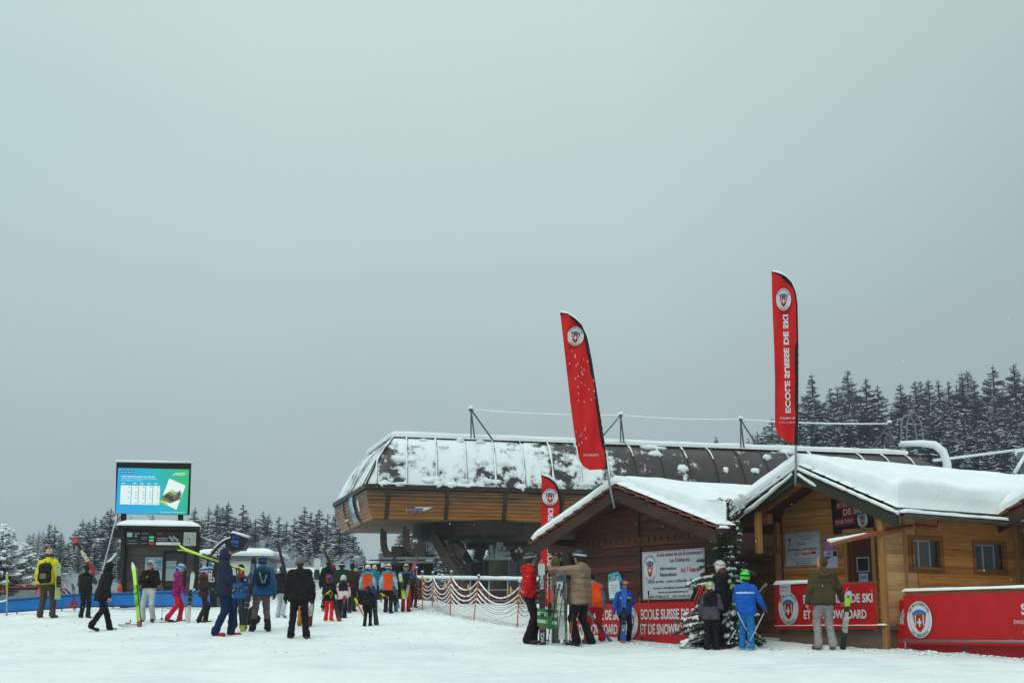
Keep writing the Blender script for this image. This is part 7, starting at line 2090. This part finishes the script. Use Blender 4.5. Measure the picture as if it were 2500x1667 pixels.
def ski_pair(label, a, b, cols, face=None, w=.10, gap=.03, side=.0, text=None, group=None, single=False, bind='2a2a2c', name='skis', twist=0, w2=None):
    """a: tail (world), b: tip (world); cols: [(t_end, colour), ...] from the tail up; two skis base to base"""
    side *= .3; w *= .88; gap = min(gap, .04)
    a, b = Vector(a), Vector(b); T = thing(name, label, 'snowboard' if name == 'snowboard' else 'skis', a, 0, group)
    a0 = Vector((0, 0, 0)); b0 = b-a; d = b0.normalized(); n = Vector(face or (0, -1, 0)); n = (n-d*n.dot(d)).normalized(); sv = d.cross(n)
    mats = [plain(c, .3, .08, 12, name='ski_topsheet', spec=.5) for _, c in cols] + [plain('1b1b1d', .4, .1, name='ski_base')]
    fn = lambda u: next((i for i, (t, c) in enumerate(cols) if u <= t), len(cols)-1)
    for k in range(1 if single else 2):
        off = (n*gap/2 - sv*side/2) if k == 0 else (-n*gap/2 + sv*side/2); nn = n if k == 0 else -n
        if single: off = Vector((0, 0, 0))
        mb = MB(); ski(mb, a0+off, b0+off+(d*-.01 if k else d*0), nn, w, waist=.72, mi_fn=fn, base_mi=len(mats)-1)
        so = mb.build('ski', mats, T, smooth=False)
        L = b0.length
        mb = MB()
        for (u0, u1, h, ww) in ((.40, .49, .030, .8), (.505, .56, .045, .85), (.56, .64, .02, .6), (.335, .38, .05, .8)):
            p, q = a0+off+d*L*u0+nn*(.008+h/2), a0+off+d*L*u1+nn*(.008+h/2); mb.beam(p, q, w*ww, h, up=nn, bev=.3)
        mb.beam(a0+off+d*L*.35+nn*.05, a0+off+d*L*.36+nn*.10, w*.5, .03, up=nn, bev=.3)
        mb.build('binding', plain(bind, .45, .3, 30, name='binding_plastic'), so)
        if text and k == 0:
            mb = MB()
            for (s_, u0, u1, wd, c_) in text:
                o_ = a0+off+nn*.004
                mb.text(s_, lambda x, y, u0=u0, wd=wd: o_ + d*(L*u0+x) + sv*(-(y-wd/2)), L*(u1-u0), wd, c_, .03)
            mb.build('lettering', [M_WHITE, M_INK], so)
    return T
def poles(label, pairs, color='2a2a2c', grip='1a1a1a', basket='2a2a2a', group=None, r=.008, name='ski_poles', basket_col=None):
    """pairs: [(grip point, tip point), ...] in world space"""
    T = thing(name, label, 'ski poles', Vector(pairs[0][1]), 0, group); o = Vector(pairs[0][1])
    for (a, b) in pairs:
        a, b = Vector(a)-o, Vector(b)-o; d = (b-a).normalized()
        mb = MB(); mb.tube([a, b], [r*1.25, r*.8], 6); po = mb.build('pole', plain(color, .35, .1, 20, name='pole_paint'), T, smooth=True)
        mb = MB(); mb.tube([a-d*.01, a+d*.03, a+d*.12], [.018, .014, .013], 7); mb.tube([a, a+Vector((.05, 0, -.05)), a+Vector((.03, 0, -.18)), a+d*.05], .005, 4); mb.build('grip', plain(grip, .6, .1), po)
        mb = MB(); c = b-d*.06; mb.tube([c-d*.006, c+d*.006], .030, 8); mb.build('basket', plain(basket_col or grip, .5, .1), po)
    return T
def PG(px, py, dY=0):
    g = G(px, py); 
    if dY: g.y += dY; g.z = ground(g.x, g.y)
    return g
def at(Y): return lambda px, py: P(px, py, Y)

# 1  yellow jacket on the far left
i1 = person('person in bright yellow jacket, brown trousers and knitted bobble hat, back turned, far left', 110, 1507, 1337, 5, 'd8cc12', '4a3b30', '2a2422', '1c1a18', 'beanie', fabric('6a4c3a', .9, pattern=('c0b4a0', 20)), arms=(ARM['down'], ARM['down']), legs=((.15, 0), (.17, .04)), extra={'pom': 1}, bulk=1.08, jl=.86)
backpack(i1, 'black backpack with an olive round pocket on the person in yellow jacket', '171718', pocket='6a6440', size=1.15)
q = at(i1['g'].y+.05); ski_pair('pale yellow green snowboard held under the right arm of the person in yellow', at(i1['g'].y-.12)(141, 1462), at(i1['g'].y-.12)(143, 1374), [(1, 'b9c48a')], face=(1, -.5, 0), w=.22, single=True, name='snowboard')
# 2  black outfit carrying red skis
i2_ = person('person in black and grey jacket with a backpack, red skis over the right shoulder', 205, 1508, 1376, 0, '1d1a1c', '1c1a1f', '16140f', '15141a', 'beanie', '1c191b', arms=('lowfwd', 'shoulder'), legs='stand', sleeve='4a484e')
backpack(i2_, 'plain black backpack on the person carrying red skis', '131214')
q = at(i2_['g'].y-.1); ski_pair('red and black skis carried over the shoulder of the person in black on the left', q(232, 1400), q(181, 1312), [(.25, '8c1c18'), (.55, 'b02a1c'), (.85, '201a1a'), (1, 'd81c20')], w=.11, bind='c0bfa0')
g_ = PG(181, 1492); poles('pair of dark poles hanging left of the person with red skis', [(P(176, 1425, g_.y), g_), (P(180, 1430, g_.y), P(184, 1490, g_.y))], '3a1c20')
T = thing('ski_boots', 'red and white ski boots dangling beside the person with red skis', 'ski boots', P(180, 1482, g_.y))
for k in (-1, 1):
    F, lo, ax = field([('c', (k*.06, 0, .17), (k*.06, 0, .04), .036, .036, .02), ('c', (k*.06, -.02, .03), (k*.06-.10, -.03, .025), .032, .028, .02)], .015); sdf_obj('boot', F, lo, .015, plain('8e1c22', .35, .5, 14), T)
# 3  black hooded, striding right
i3 = person('person all in black with hood up striding to the right before the blue fence', 243, 1539, 1369, 55, '151214', '151317', '101010', 'b98264', 'hoodup', '141214', arms=('down', 'down'), legs='stride', lean=14, nod=22, bulk=1.1, jl=.78, ghands=False)
# 4  white trousers
i4 = person('person in black jacket and white ski trousers, silver helmet and goggles, facing the camera', 361, 1516, 1365, 185, '14110f', 'b9bcc0', '1a1512', '151212', 'helmet', '9aa3aa', arms=('chest', 'chest'), legs=((.15, .0), (.15, .03)), gog='c9cdd2', bulk=1.0, jl=.98)
q = at(i4['g'].y-.25); ski_pair('bright green and yellow skis standing upright beside the person in white trousers', PG(341, 1530), q(327, 1377), [(.1, '7a1c28'), (.35, '86b820'), (.55, '6fae30'), (.93, 'a8d428'), (1, 'c9d4c0')], w=.11, side=.06, bind='5fb028')
T = ski_pair('dark skis with red bindings lying on the snow before the ticket booth', PG(334, 1525), PG(288, 1526), [(1, '2a2426')], face=(0, 0, 1), w=.09, bind='9a1c20', side=.0, gap=.0, single=True)
T.location.z += .02
# 5  fuchsia jacket
i5 = person('child in fuchsia jacket and raspberry trousers with a pale blue helmet, facing right', 427, 1518, 1373, 78, 'a0146e', 'c8143c', '1c1618', '181418', 'helmet', '7f9fc8', arms=('lowfwd', 'lowfwd'), legs=((.12, .12), (.13, -.22)), kid=.4, lean=6, nod=22, gog='2a62a8', jm=fabric('a0146e', pattern=('7c1056', 12)))
q = at(i5['g'].y-.15); ski_pair('cream white skis held upright in front of the child in fuchsia', PG(458, 1519), q(472, 1394), [(.30, 'c2c4be'), (.95, 'cdd0c8'), (1, '9a9c98')], w=.12, side=.02, bind='1c1c1c')
poles('thin dark poles stuck in the snow behind the child in fuchsia', [(P(398, 1431, 36.5), PG(395, 1513)), (P(450, 1450, 36.3), PG(455, 1515))])
T = ski_pair('dark skis lying flat beneath the child in fuchsia', PG(390, 1519), PG(432, 1517), [(1, '1d1a1c')], face=(0, 0, 1), w=.09, single=True); T.location.z += .02
# 6  brown jacket, pale helmet
i6 = person('child in dark brown jacket and trousers with a lavender helmet and red collar', 494, 1519, 1380, 65, '2a1c1c', '2a1f1e', '1a1718', '1a1416', 'helmet', '8fa0c4', arms=('bent', 'bent'), legs=((.12, .12), (.12, -.14)), kid=.3, collar='a01c20', jm=fabric('2a1c1c', pattern=('3c2a2a', 9)), look=-10)
# 7  navy man with yellow skis
i7 = person('tall person in hooded navy jacket, blue trousers and red ski boots with sunglasses, facing right', 543, 1552, 1334, 82, '20283e', '102448', '9c1418', '191a20', 'hoodup', '222b44', arms=('front', 'front'), legs=((.14, .16), (.14, -.14)), bulk=1.15, nod=6, jl=.80)
mb = MB(); mb.beam(tuple(i7['hp'](-.075, .085, .014)*i7['s']), tuple(i7['hp'](.075, .085, .014)*i7['s']), .02, .035); mb.beam(tuple(i7['hp'](.078, .08, .016)*i7['s']), tuple(i7['hp'](.082, -.02, .016)*i7['s']), .008, .012); mb.build('sunglasses', M_BLACK, i7['T'])
q = at(i7['g'].y); ski_pair('neon yellow skis carried across the shoulder of the tall person in navy', q(600, 1392), q(434, 1335), [(.25, 'b8c81a'), (.7, 'a9cc18'), (1, 'b9d81c')], face=(.2, -.3, .9), w=.10, gap=.06, bind='1c1c18', side=.03)
poles('pair of dark green poles held in front of the tall person in navy', [(P(577, 1386, i7['g'].y-.3), P(586, 1530, i7['g'].y-.3)), (P(583, 1386, i7['g'].y-.2), P(592, 1528, i7['g'].y-.2))], '3a4a42')
# 8  blue jacket behind him
i8 = person('child in bright blue jacket and navy trousers half hidden behind the yellow skis', 583, 1536, 1376, 190, '1c5fa8', '1c2440', '4a4a55', '1a1a1c', 'beanie', '1c1414', arms=('bent', 'bent'), kid=.2, collar='a01c28', dY=.6, hair=('241814', 'long'))
# 9  petrol blue jacket with backpack
i9 = person('person in petrol blue jacket, grey trousers and blue helmet leaning left with a small backpack', 636, 1540, 1352, -14, '1c4f7c', '59504f', '2a1a1a', '2a1c22', 'helmet', '1f4a78', arms=(((.16, .06, -.26), (.38, .12, -.40)), 'down'), legs=((.18, .0), (.17, .03)), cuff='241a1c', lean=8, look=-10, nod=10, lower=None, bulk=1.08)
backpack(i9, 'small black backpack with a light blue V band on the person in petrol blue', '0f1114', trim='2a86b8', size=.85)
q = at(i9['g'].y-.1); ski_pair('dark patterned skis held upright at the left hand of the person in petrol blue', PG(592, 1542), q(622, 1359), [(.08, 'a9b428'), (.3, '202428'), (.5, '8f949a'), (.62, '3c4a5c'), (.9, '5a6a80'), (1, '1c1c1e')], w=.12, side=.05)
poles('blue and grey poles beside the dark patterned skis', [(P(612, 1400, i9['g'].y-.2), PG(601, 1537))], '2a5a8a')
T = thing('backpack', 'dark backpack dropped on the snow left of the grey trousers', 'backpack', PG(612, 1524)); F, lo, ax = field([('c', (-.1, 0, .12), (.1, 0, .12), .13, .12, .05), ('c', (0, 0, .15), (.03, 0, .32), .13, .09, .05), ('c', (-.15, -.1, .06), (.12, -.1, .06), .06, .06, .03)], .018)
sdf_obj('bag', F, lo, .018, fabric('1c1416'), T, wrinkle=.012); mb = MB(); mb.tube([(-.05, -.12, .3), (-.12, -.2, .2), (-.1, -.16, .06)], .014, 6); mb.build('strap', M_BLACK, T)
# 10 black outfit grey beanie
i10 = person('person in black jacket and trousers with a grey knitted hat, back turned', 728, 1558, 1355, -8, '1a1416', '161215', '121010', '1c1214', 'beanie', '6c6a6e', arms=('down', 'down'), legs=((.16, .02), (.17, -.02)), bulk=1.12, jl=.80)
# 11 behind
i11 = person('person in dark jacket and whitish trousers, dark blue helmet, behind the petrol blue jacket', 686, 1506, 1377, 10, '241a1c', 'b4b8bc', '8f9298', '1a1618', 'helmet', '2a4468', arms=('shoulder', 'down'), legs=((.11, .0), (.13, -.22)))
q = at(i11['g'].y-.1); ski_pair('dark skis with raised tips shouldered behind the petrol blue jacket', q(703, 1420), q(676, 1318), [(1, '231c20')], w=.10)
# 12 mustard trousers
i12 = person('child in mustard trousers mostly hidden behind the person with the grey hat', 737, 1528, 1382, 5, '30282a', 'b0762a', '2a2426', '1a1a1a', 'helmet', 'c4c2b8', arms=('down', 'down'), kid=.4, legs='short')
q = at(31.5); ski_pair('black and red skis with white graphics beside the person with the grey hat', PG(755, 1527), q(766, 1440), [(.25, '8a2420'), (.5, '2a2424'), (.62, 'b9b9bb'), (.85, '26221f'), (1, 'c9c9c4')], w=.13, side=.04, bind='b8b8b4')
# 13 black jacket, ski on shoulder
i13 = person('person in black jacket carrying skis over the shoulder at the left of the walking group', 800, 1490, 1362, 5, '1a1214', '16141a', 'a89a20', '1a1a1c', 'helmet', '1c1712', arms=('down', 'shoulder'), legs='stride2', gog='b0a020')
q = at(i13['g'].y-.1); ski_pair('dark skis with pale tips rising left from the shoulder of the person in black', q(813, 1392), q(785, 1328), [(.7, '241c1e'), (.88, '3a3032'), (1, 'b5a898')], w=.09)
ski_pair('raspberry red ski tails hanging behind the person in the green jacket', at(39.2)(819, 1424), at(39.2)(814, 1378), [(.2, '2a5a9c'), (1, 'c01840')], w=.13, gap=.03)
q = at(40.4); ski_pair('white snowboard held upright at the far left of the walking group', q(772, 1440), q(775, 1362), [(1, 'c9cfc9')], w=.24, single=True, name='snowboard')
# 15 green jacket
i15 = person('person in dark green jacket and black helmet with a white band, among the walking group', 832, 1496, 1368, 0, '243022', '1c1a1c', '1c1a1c', '1c1a1a', 'helmet', '1a1a20', arms=('bent', 'bent'), gog='c4ccd8', legs='short', bulk=1.1)
# 17 brown jacket
i17 = person('person in brown jacket with pale blue skis, right of the green jacket', 858, 1494, 1373, 10, '3a2c24', '26221f', '1a1a1c', '1c1a1a', 'cap', '2c201c', arms=('chest', 'down'), legs='short', dY=.5)
q = at(41.0); ski_pair('pale blue skis standing up in front of the brown jacket', q(858, 1440), q(850, 1368), [(.5, '4a6a9a'), (1, '8aa4c4')], w=.12)
# 14 pink helmet kid
i14 = person('child with a pink and purple helmet, black jacket and red trousers, skis under the arm', 802, 1515, 1401, 4, '17141c', 'e0141c', 'b0a81c', '1a1a1e', 'helmet', fabric('c01c84', .4, pattern=('5a2a78', 16)), arms=('lowfwd', 'bent'), legs=((.12, .02), (.13, -.16, .02)), kid=.8, gog='3a1c4a')
backpack(i14, 'small dark backpack on the child with the pink helmet', '16161c', size=.8)
q = at(i14['g'].y-.05); ski_pair('dark skis with red tails under the arm of the child with the pink helmet', PG(829, 1516), q(799, 1402), [(.08, 'a0281c'), (.5, '2c2624'), (.8, '3a2c2a'), (1, '8c3a22')], w=.12, side=.03)
poles('short red poles held across by the child with the pink helmet', [(P(806, 1441, i14['g'].y-.3), P(782, 1461, i14['g'].y-.3))], 'c01c20', 'b9c020')
# 16 pink-white jacket kid
i16 = person('child in pink and white patterned jacket with a pale teal helmet', 836, 1508, 1401, 4, 'c02858', '16141a', '241c24', '1a1a1e', 'helmet', '9fc0bc', arms=('bent', 'lowfwd'), legs=((.11, .02), (.11, -.10)), kid=.7, jm=fabric('b81c48', .7, pattern=('d8a8b4', 9, 'dcc8cc')), lower='1c1a2a', gog='c8a888')
q = at(i16['g'].y-.1); ski_pair('dark red skis at the right side of the child in pink and white', PG(834, 1508), q(842, 1452), [(.4, '2c4a7c'), (1, '7a1c2a')], w=.10)
# small blue cloth
gp = [PG(842, 1492), PG(862, 1476), PG(872, 1463)]; cloth_strip('blue_cloth', 'small pale blue cloth barrier behind the walking children', 'fence', gp, [P(x, y, g.y) for (x, y), g in zip(((842, 1462), (862, 1440), (872, 1432)), gp)], plain('4a86bc', .5, .2), plain('3a6aa0', .5, .1), 6, 3)
poles('dark poles planted in the snow left of the child with the red poles', [(P(861, 1456, 37), PG(849, 1497)), (P(866, 1458, 37), PG(855, 1495)), (P(870, 1462, 37), PG(865, 1489))], '4a1c2c')
# 19 grey green jacket
i19 = person('person in grey green jacket with a black and white helmet behind the orange vests', 878, 1488, 1375, 15, '46504e', '232026', '1a1a1c', '1a1a1c', 'helmet', '141418', arms=('down', 'bent'), gog='c8ccd0', legs='short', dY=1.2)
# 18 orange vest
i18 = person('ski teacher in orange vest with teal shoulders and white helmet, left of two', 896, 1492, 1376, 6, '2a8aa8', '1c1a20', '1c1a1e', '1a1a1e', 'helmet', 'c9c8c0', arms=('down', 'down'), legs='short', vest='e0480c', trim='a9b4bc', hair=('3a2018', 'long'), gog='c8b090')
i18b = person('person in teal jacket with a white helmet peeking out behind the left orange vest', 912, 1486, 1377, 10, '2a7c9c', '1c1a20', '1a1a1c', '1a1a1c', 'helmet', 'c8ccc4', arms=('down', 'down'), legs='short', dY=1.0, gog='c0a030')
q = at(39.0); ski_pair('bright blue skis with a white mark held at the back of the left orange vest', q(918, 1492), q(908, 1414), [(.30, '2a70b8'), (.72, '26242c'), (.8, 'c01c28'), (1, '1c50b8')], w=.15, side=.03)
# 21 orange vest two
i21 = person('ski teacher in orange vest with long brown hair and cream helmet, right of two', 947, 1495, 1373, 4, '2a8aa8', '1c1418', '241c24', '1a1a1e', 'helmet', 'bdb4a4', arms=('down', 'down'), legs='short', vest='e0480c', trim='a9b4bc', hair=('5a3826', 'long'))
q = at(i21['g'].y-.1); ski_pair('blue skis with dark bindings at the right side of the right orange vest', PG(967, 1492), q(960, 1430), [(.45, '2470b0'), (1, '202c50')], w=.13)
poles('red poles with yellow tips held out by the right orange vest', [(P(930, 1448, i21['g'].y-.3), P(952, 1460, i21['g'].y-.3))], 'd81c1c', 'c8c81c', basket_col='c8c81c')
poles('dark poles crossing between the two orange vests', [(P(922, 1440, 38.5), P(931, 1472, 38.5)), (P(917, 1432, 38.5), P(934, 1470, 38.5))], '6a2030')
# 20 small kid with poles
i20 = person('small child in black with a blue patterned helmet, nearest of the walking group', 897, 1528, 1427, 0, '14131a', '151318', '7a1c20', '1a1a1e', 'helmet', fabric('3a5a94', .4, pattern=('1c1c24', 18)), arms=('out', 'down'), legs=((.12, -.06), (.12, .04)), kid=.9, bulk=1.1)
backpack(i20, 'black backpack with a glossy pocket on the small child in black', '121216', pocket='23232c', size=.95)
q = at(i20['g'].y-.1); ski_pair('dark blue skis dragging behind the small child in black', PG(919, 1524), q(910, 1430), [(.5, '1c2436'), (1, '2a3c70')], w=.13, side=.03)
poles('red poles with yellow baskets in the left hand of the small child in black', [(P(866, 1462, i20['g'].y-.2), P(890, 1508, i20['g'].y-.2)), (P(868, 1460, i20['g'].y-.25), P(888, 1502, i20['g'].y-.25))], 'd81c1c', 'c8c81c', basket_col='d0d01c')
# 22 teal jacket, red trousers
i22 = person('person in teal jacket and red trousers, cream helmet, facing the camera by the net', 990, 1491, 1374, 170, '1c6484', 'b81420', '1c1a20', '1c1a1e', 'helmet', 'b8ac98', arms=('up', 'front'), legs=((.10, .03), (.10, -.02)), gog='1a1a1c', vest='16222a')
q = at(i22['g'].y-.35); ski_pair('white and lime skis held by the person in teal and red', q(986, 1460), q(976, 1398), [(.5, '9ad41c'), (.72, 'a8dc28'), (1, 'c4d0c0')], w=.12); ski_pair('white and red skis raised over the shoulder of the person in teal and red', q(989, 1462), q(1018, 1354), [(.3, '9a8f84'), (.45, 'a84038'), (.62, 'b8aea4'), (.8, 'b83c4c'), (1, '5a5250')], w=.11)
i23 = person('person in dark clothes half hidden behind the teal jacket at the net', 1008, 1488, 1392, 20, '1a1620', '141216', '121212', '1c4a6c', 'hoodup', '181620', arms=('down', 'bent'), dY=.5, sleeve='1c4f78'); backpack(i23, 'dark backpack on the hidden person beside the snow net', '141216')
ski_pair('dark skis in the left hand of the person half hidden behind the net', PG(972, 1484), P(966, 1430, 39.8), [(1, '232a3c')], w=.10)
# 24 red jacket
i24 = person('person in red quilted jacket and black trousers with a black helmet, facing right', 1292, 1571, 1346, 84, 'c00c14', '171113', '231d1a', '151214', 'helmet', '1b181c', arms=('pocket', 'pocket'), legs=((.11, .10), (.11, -.06)), quilt=3.2, gog='7a8694', jl=.90, look=4)
# 25 beige coat
i25 = person('person in beige quilted coat and black helmet, one arm over the upright skis', 1420, 1575, 1340, -58, '8a7360', '161113', '1a1618', '141214', 'helmet', '18140f', arms=(((.10, .26, -.02), (.12, .52, .0)), ((.06, .24, -.06), (-.02, .48, .02))), legs=((.15, .02), (.16, -.12)), quilt=2.6, gog='a9b8d8', jl=.76, bulk=1.2, look=-12, hood=True)
# 26 orange instructor bending
i26 = person('ski teacher in orange vest and red trousers bending over a child, back turned', 1455, 1566, 1398, -12, '2a8098', 'c8101a', '17181a', 'd0d81c', 'helmet', '1c2a30', arms=('front', 'lowfwd'), legs=((.20, .05), (.13, -.05)), lean=38, nod=20, vest='e0480c', trim='a9b0b8', bulk=1.15)
q = at(i26['g'].y-.3); ski_pair('violet and grey skis slanting in front of the bending teacher', q(1492, 1566), q(1432, 1488), [(.4, '3a3a7a'), (.7, '2a2430'), (1, '6a6a80')], w=.08, single=True)
poles('orange and black pole planted beside the black trousers of the beige coat', [(P(1399, 1500, 26.4), PG(1393, 1572)), (P(1448, 1530, 26.8), PG(1446, 1570))], 'b8661c')
# 27 blue kid
i27 = person('child in blue jacket and black trousers with a dark blue helmet, holding blue skis upright', 1525, 1567, 1412, 160, '1c50a8', '15151c', '8a8f98', '16161c', 'helmet', '1c3c8c', arms=('chest', 'lowout'), legs='stand', kid=.8, gog='8c2c1c', extra={'lens': 'd87a1c'}, lower=None, trim='c0c8d0')
q = at(i27['g'].y-.32); ski_pair('blue skis with a white maker name standing before the child in blue', PG(1521, 1569), q(1524, 1432), [(.06, 'b85040'), (.55, '1c4ca0'), (.8, '2058b8'), (1, '1c58c8')], w=.13, text=[('ROSSIGNOL', .22, .66, .055, 0)], bind='1a1c28')
poles('black and orange poles standing against the red banner, left one', [(P(1561, 1444, 27.1), PG(1566, 1562, -.1))], 'd83c14', '1a1a1a'); poles('black and orange poles standing against the red banner, right one', [(P(1583, 1444, 27.0), PG(1585, 1561, -.1))], 'd83c14', '1a1a1a')
T = ski_pair('dark skis with white bindings lying in the snow at the foot of the red banner', PG(1567, 1565), PG(1640, 1564), [(.8, '2a2022'), (1, 'a01c24')], face=(0, 0, 1), w=.10, bind='8a8a88', gap=0, single=True); T.location.z += .03
# 28 woman with white helmet, 29 child, hidden one
i28 = person('person in black jacket with lime straps, white helmet and long brown hair beside the fir', 1765, 1577, 1364, -55, '18171a', '17161c', '8a1c22', 'a8d81c', 'helmet', 'c4c8cc', arms=('down', 'front'), legs=((.14, .1), (.14, -.1)), hair=('5a3626', 'long'), dY=-.55, gog='c49a90', bulk=1.05)
mb = MB(); mb.tube([tuple(v*i28['s']) for v in (i28['up'](.15, -.03, 1.47), i28['up'](.16, -.13, 1.36), i28['up'](.15, -.15, 1.2))], .018, 6); mb.build('lime_strap', fabric('a8d81c'), i28['T'])
i28b = person('person with a grey fleece hat and lime scarf half hidden behind the child in grey', 1722, 1574, 1396, 30, '1c1a1e', '17161c', '8a1c22', '2a2a2e', 'beanie', '4a4548', arms=('bent', 'bent'), legs='stand', kid=.2, dY=-.35, scarf='a0c81c')
i29 = person('child in grey and black jacket, black trousers and a white, orange and teal helmet', 1738, 1583, 1416, 8, '4a4450', '1a171c', '17151a', '16161a', 'helmet', fabric('c4ccc8', .4, pattern=('3ab0b8', 7, 'c88a1c')), arms=('down', 'bent'), legs=((.12, -.02), (.13, .05)), kid=.6, lower='17151a', look=25, dY=-.55, gog='d0902a')
poles('red poles held aslant in front of the fir', [(P(1716, 1430, 25.6), P(1684, 1518, 25.6)), (P(1709, 1432, 25.6), P(1676, 1512, 25.6))], 'b8141c', 'b8141c')
T = ski_pair('light blue ski lying in the snow near the fir', PG(1647, 1568), PG(1700, 1566), [(1, '3a7ab8')], face=(0, 0, 1), w=.08, single=True); T.location.z += .02
# 30 blue kid green helmet
i30 = person('child in bright blue jacket and trousers with a neon green helmet, back turned', 1824, 1580, 1390, 14, '1458b8', '1c74b8', 'b4b8bc', '2a282c', 'helmet', '3ac81c', arms=('front', 'lowout'), legs=((.11, .06), (.09, -.10)), kid=.45, trim='b8c4d4', gog='1c2a4a', dY=-.45, look=-30, bulk=1.05)
y30 = i30['g'].y
poles('silver poles held by the child with the green helmet', [(P(1872, 1482, y30-.1), P(1826, 1574, y30-.3)), (P(1792, 1478, y30-.1), P(1828, 1548, y30-.25))], 'b4b8bc', '2a2a2c')
poles('silver pole leaning in front of the fir beside the child in grey', [(P(1806, 1522, y30-.2), P(1777, 1568, y30-.2))], 'b4b8bc', '2a2a2c')
# 31 olive parka
i31 = person('person in olive parka with fur trimmed hood, pale grey trousers and fluffy hair bun', 2016, 1583, 1352, -4, '453e28', '8f8a8a', '6a4a38', 'b98264', 'hair', None, arms=('down', 'lowout'), legs=((.13, .02), (.14, -.02)), hair=('46301f', 'bun'), look=-62, jl=.83, bulk=1.08, ghands=False, nod=-8)
pr = [('c', i31['up'](-.09, -.10, 1.40), i31['up'](.09, -.10, 1.40), .05, .05, .03), ('c', i31['up'](-.12, -.05, 1.46), i31['up'](-.06, -.13, 1.40), .045, .05, .03), ('c', i31['up'](.12, -.05, 1.46), i31['up'](.06, -.13, 1.40), .045, .05, .03)]
F, lo, ax = field(pr, .014); sdf_obj('fur_trim', F, lo, .014, fabric('6f5638', .9, pattern=('3c2c1c', 30)), i31['T'], wrinkle=.022, scale=i31['s'], wf=16)
q = at(i31['g'].y-.2); ski_pair('neon yellow and black skis with white tips held by the person in the olive parka', PG(2057, 1585), q(2073, 1437), [(.22, '17151a'), (.30, '2a2a22'), (.55, '9ad81c'), (.72, '1c2218'), (.86, 'a8e01c'), (1, 'c4c8c8')], w=.13, side=.03, bind='b8bcb8', text=[('HEAD', .86, .96, .05, 1)])

# upright skis and poles clustered under the beige coat's arm
Yk = 26.6; q = at(Yk)
ski_pair('tall skis with orange tips and black bodies with white lettering beside the red jacket', PG(1325, 1573), q(1322, 1365), [(.17, '1c1f2a'), (.23, 'c8341c'), (.30, '2a2426'), (.40, 'a83c24'), (.47, '262228'), (.60, 'd8481c'), (.84, '252a38'), (.95, 'bcc2c4'), (1, 'd83c14')], w=.155, gap=.05, side=.02, text=[('BLIZZARD', .655, .835, .06, 0), ('WCR', .03, .15, .07, 0)], bind='26262a')
q = at(Yk+.1)
ski_pair('wide olive skis with silver rims standing under the arm of the beige coat', PG(1357, 1569), q(1357, 1353), [(.4, '6a6a5a'), (.75, 'a8947a'), (1, '6e6a3c')], w=.20, gap=.04, side=.03, bind='c0c0bc')
ski_pair('white and blue striped ski leaning in the cluster under the beige coat', q(1372, 1560), q(1366, 1388), [(.2, 'c4c8c8'), (.5, 'b8bcbc'), (.72, 'aab4b8'), (.84, 'bcc4c8'), (.92, '34507c'), (1, 'c4cad0')], w=.17, gap=.04, bind='c8ccc8')
ski_pair('orange red ski with green tail in the middle of the cluster', q(1341, 1535), q(1343, 1436), [(.45, '2a7c3a'), (1, 'd8381c')], w=.12, gap=.03)
ski_pair('grey and tan narrow skis at the right of the cluster', PG(1380, 1572), q(1381, 1400), [(.2, 'b0b4b4'), (.6, '8a7a5c'), (1, '6f6a5c')], w=.10, gap=.04, side=.02)
for k, (a, b_, c_, lab) in enumerate((((1334, 1400), (1333, 1571), '17171a', 'black pole just right of the orange tipped skis'), ((1341, 1400), (1340, 1572), '17171a', 'second black pole right of the orange tipped skis'), ((1366, 1426), (1336, 1570), '1c1c1e', 'black pole slanting left in the ski cluster'),
                                     ((1354, 1430), (1351, 1572), '1a1c1a', 'dark pole in the middle of the ski cluster'), ((1372, 1440), (1355, 1500), 'b8a81c', 'short yellow pole in the ski cluster'), ((1377, 1420), (1361, 1560), '3c2a20', 'brown pole slanting in the ski cluster'), ((1384, 1405), (1379, 1571), '5c564a', 'grey pole at the right of the ski cluster'), ((1395, 1500), (1389, 1570), 'a85a1c', 'orange pole beside the black trousers'))):
    T = poles(lab, [(P(*a, Yk-.15), P(*b_, Yk-.15))], c_, '17171a', name='ski_pole')
T = thing('green_net_bag', 'green and white striped cloth hanging low among the ski cluster', 'cloth', q(1345, 1520)); Ti = inv(T)
mb = MB()
for j, c_ in enumerate((0, 1, 0, 1, 0)):
    y0 = 1480+j*9; mb.prism([Ti @ q(x, y) for x, y in ((1312, y0+3), (1360, y0+9), (1360, y0+17.5), (1312, y0+11.5))], (0, .02, 0), c_)
mb.build('cloth', [plain('1c7a34', .6, .1), plain('b8bcb8', .6, .1)], T)
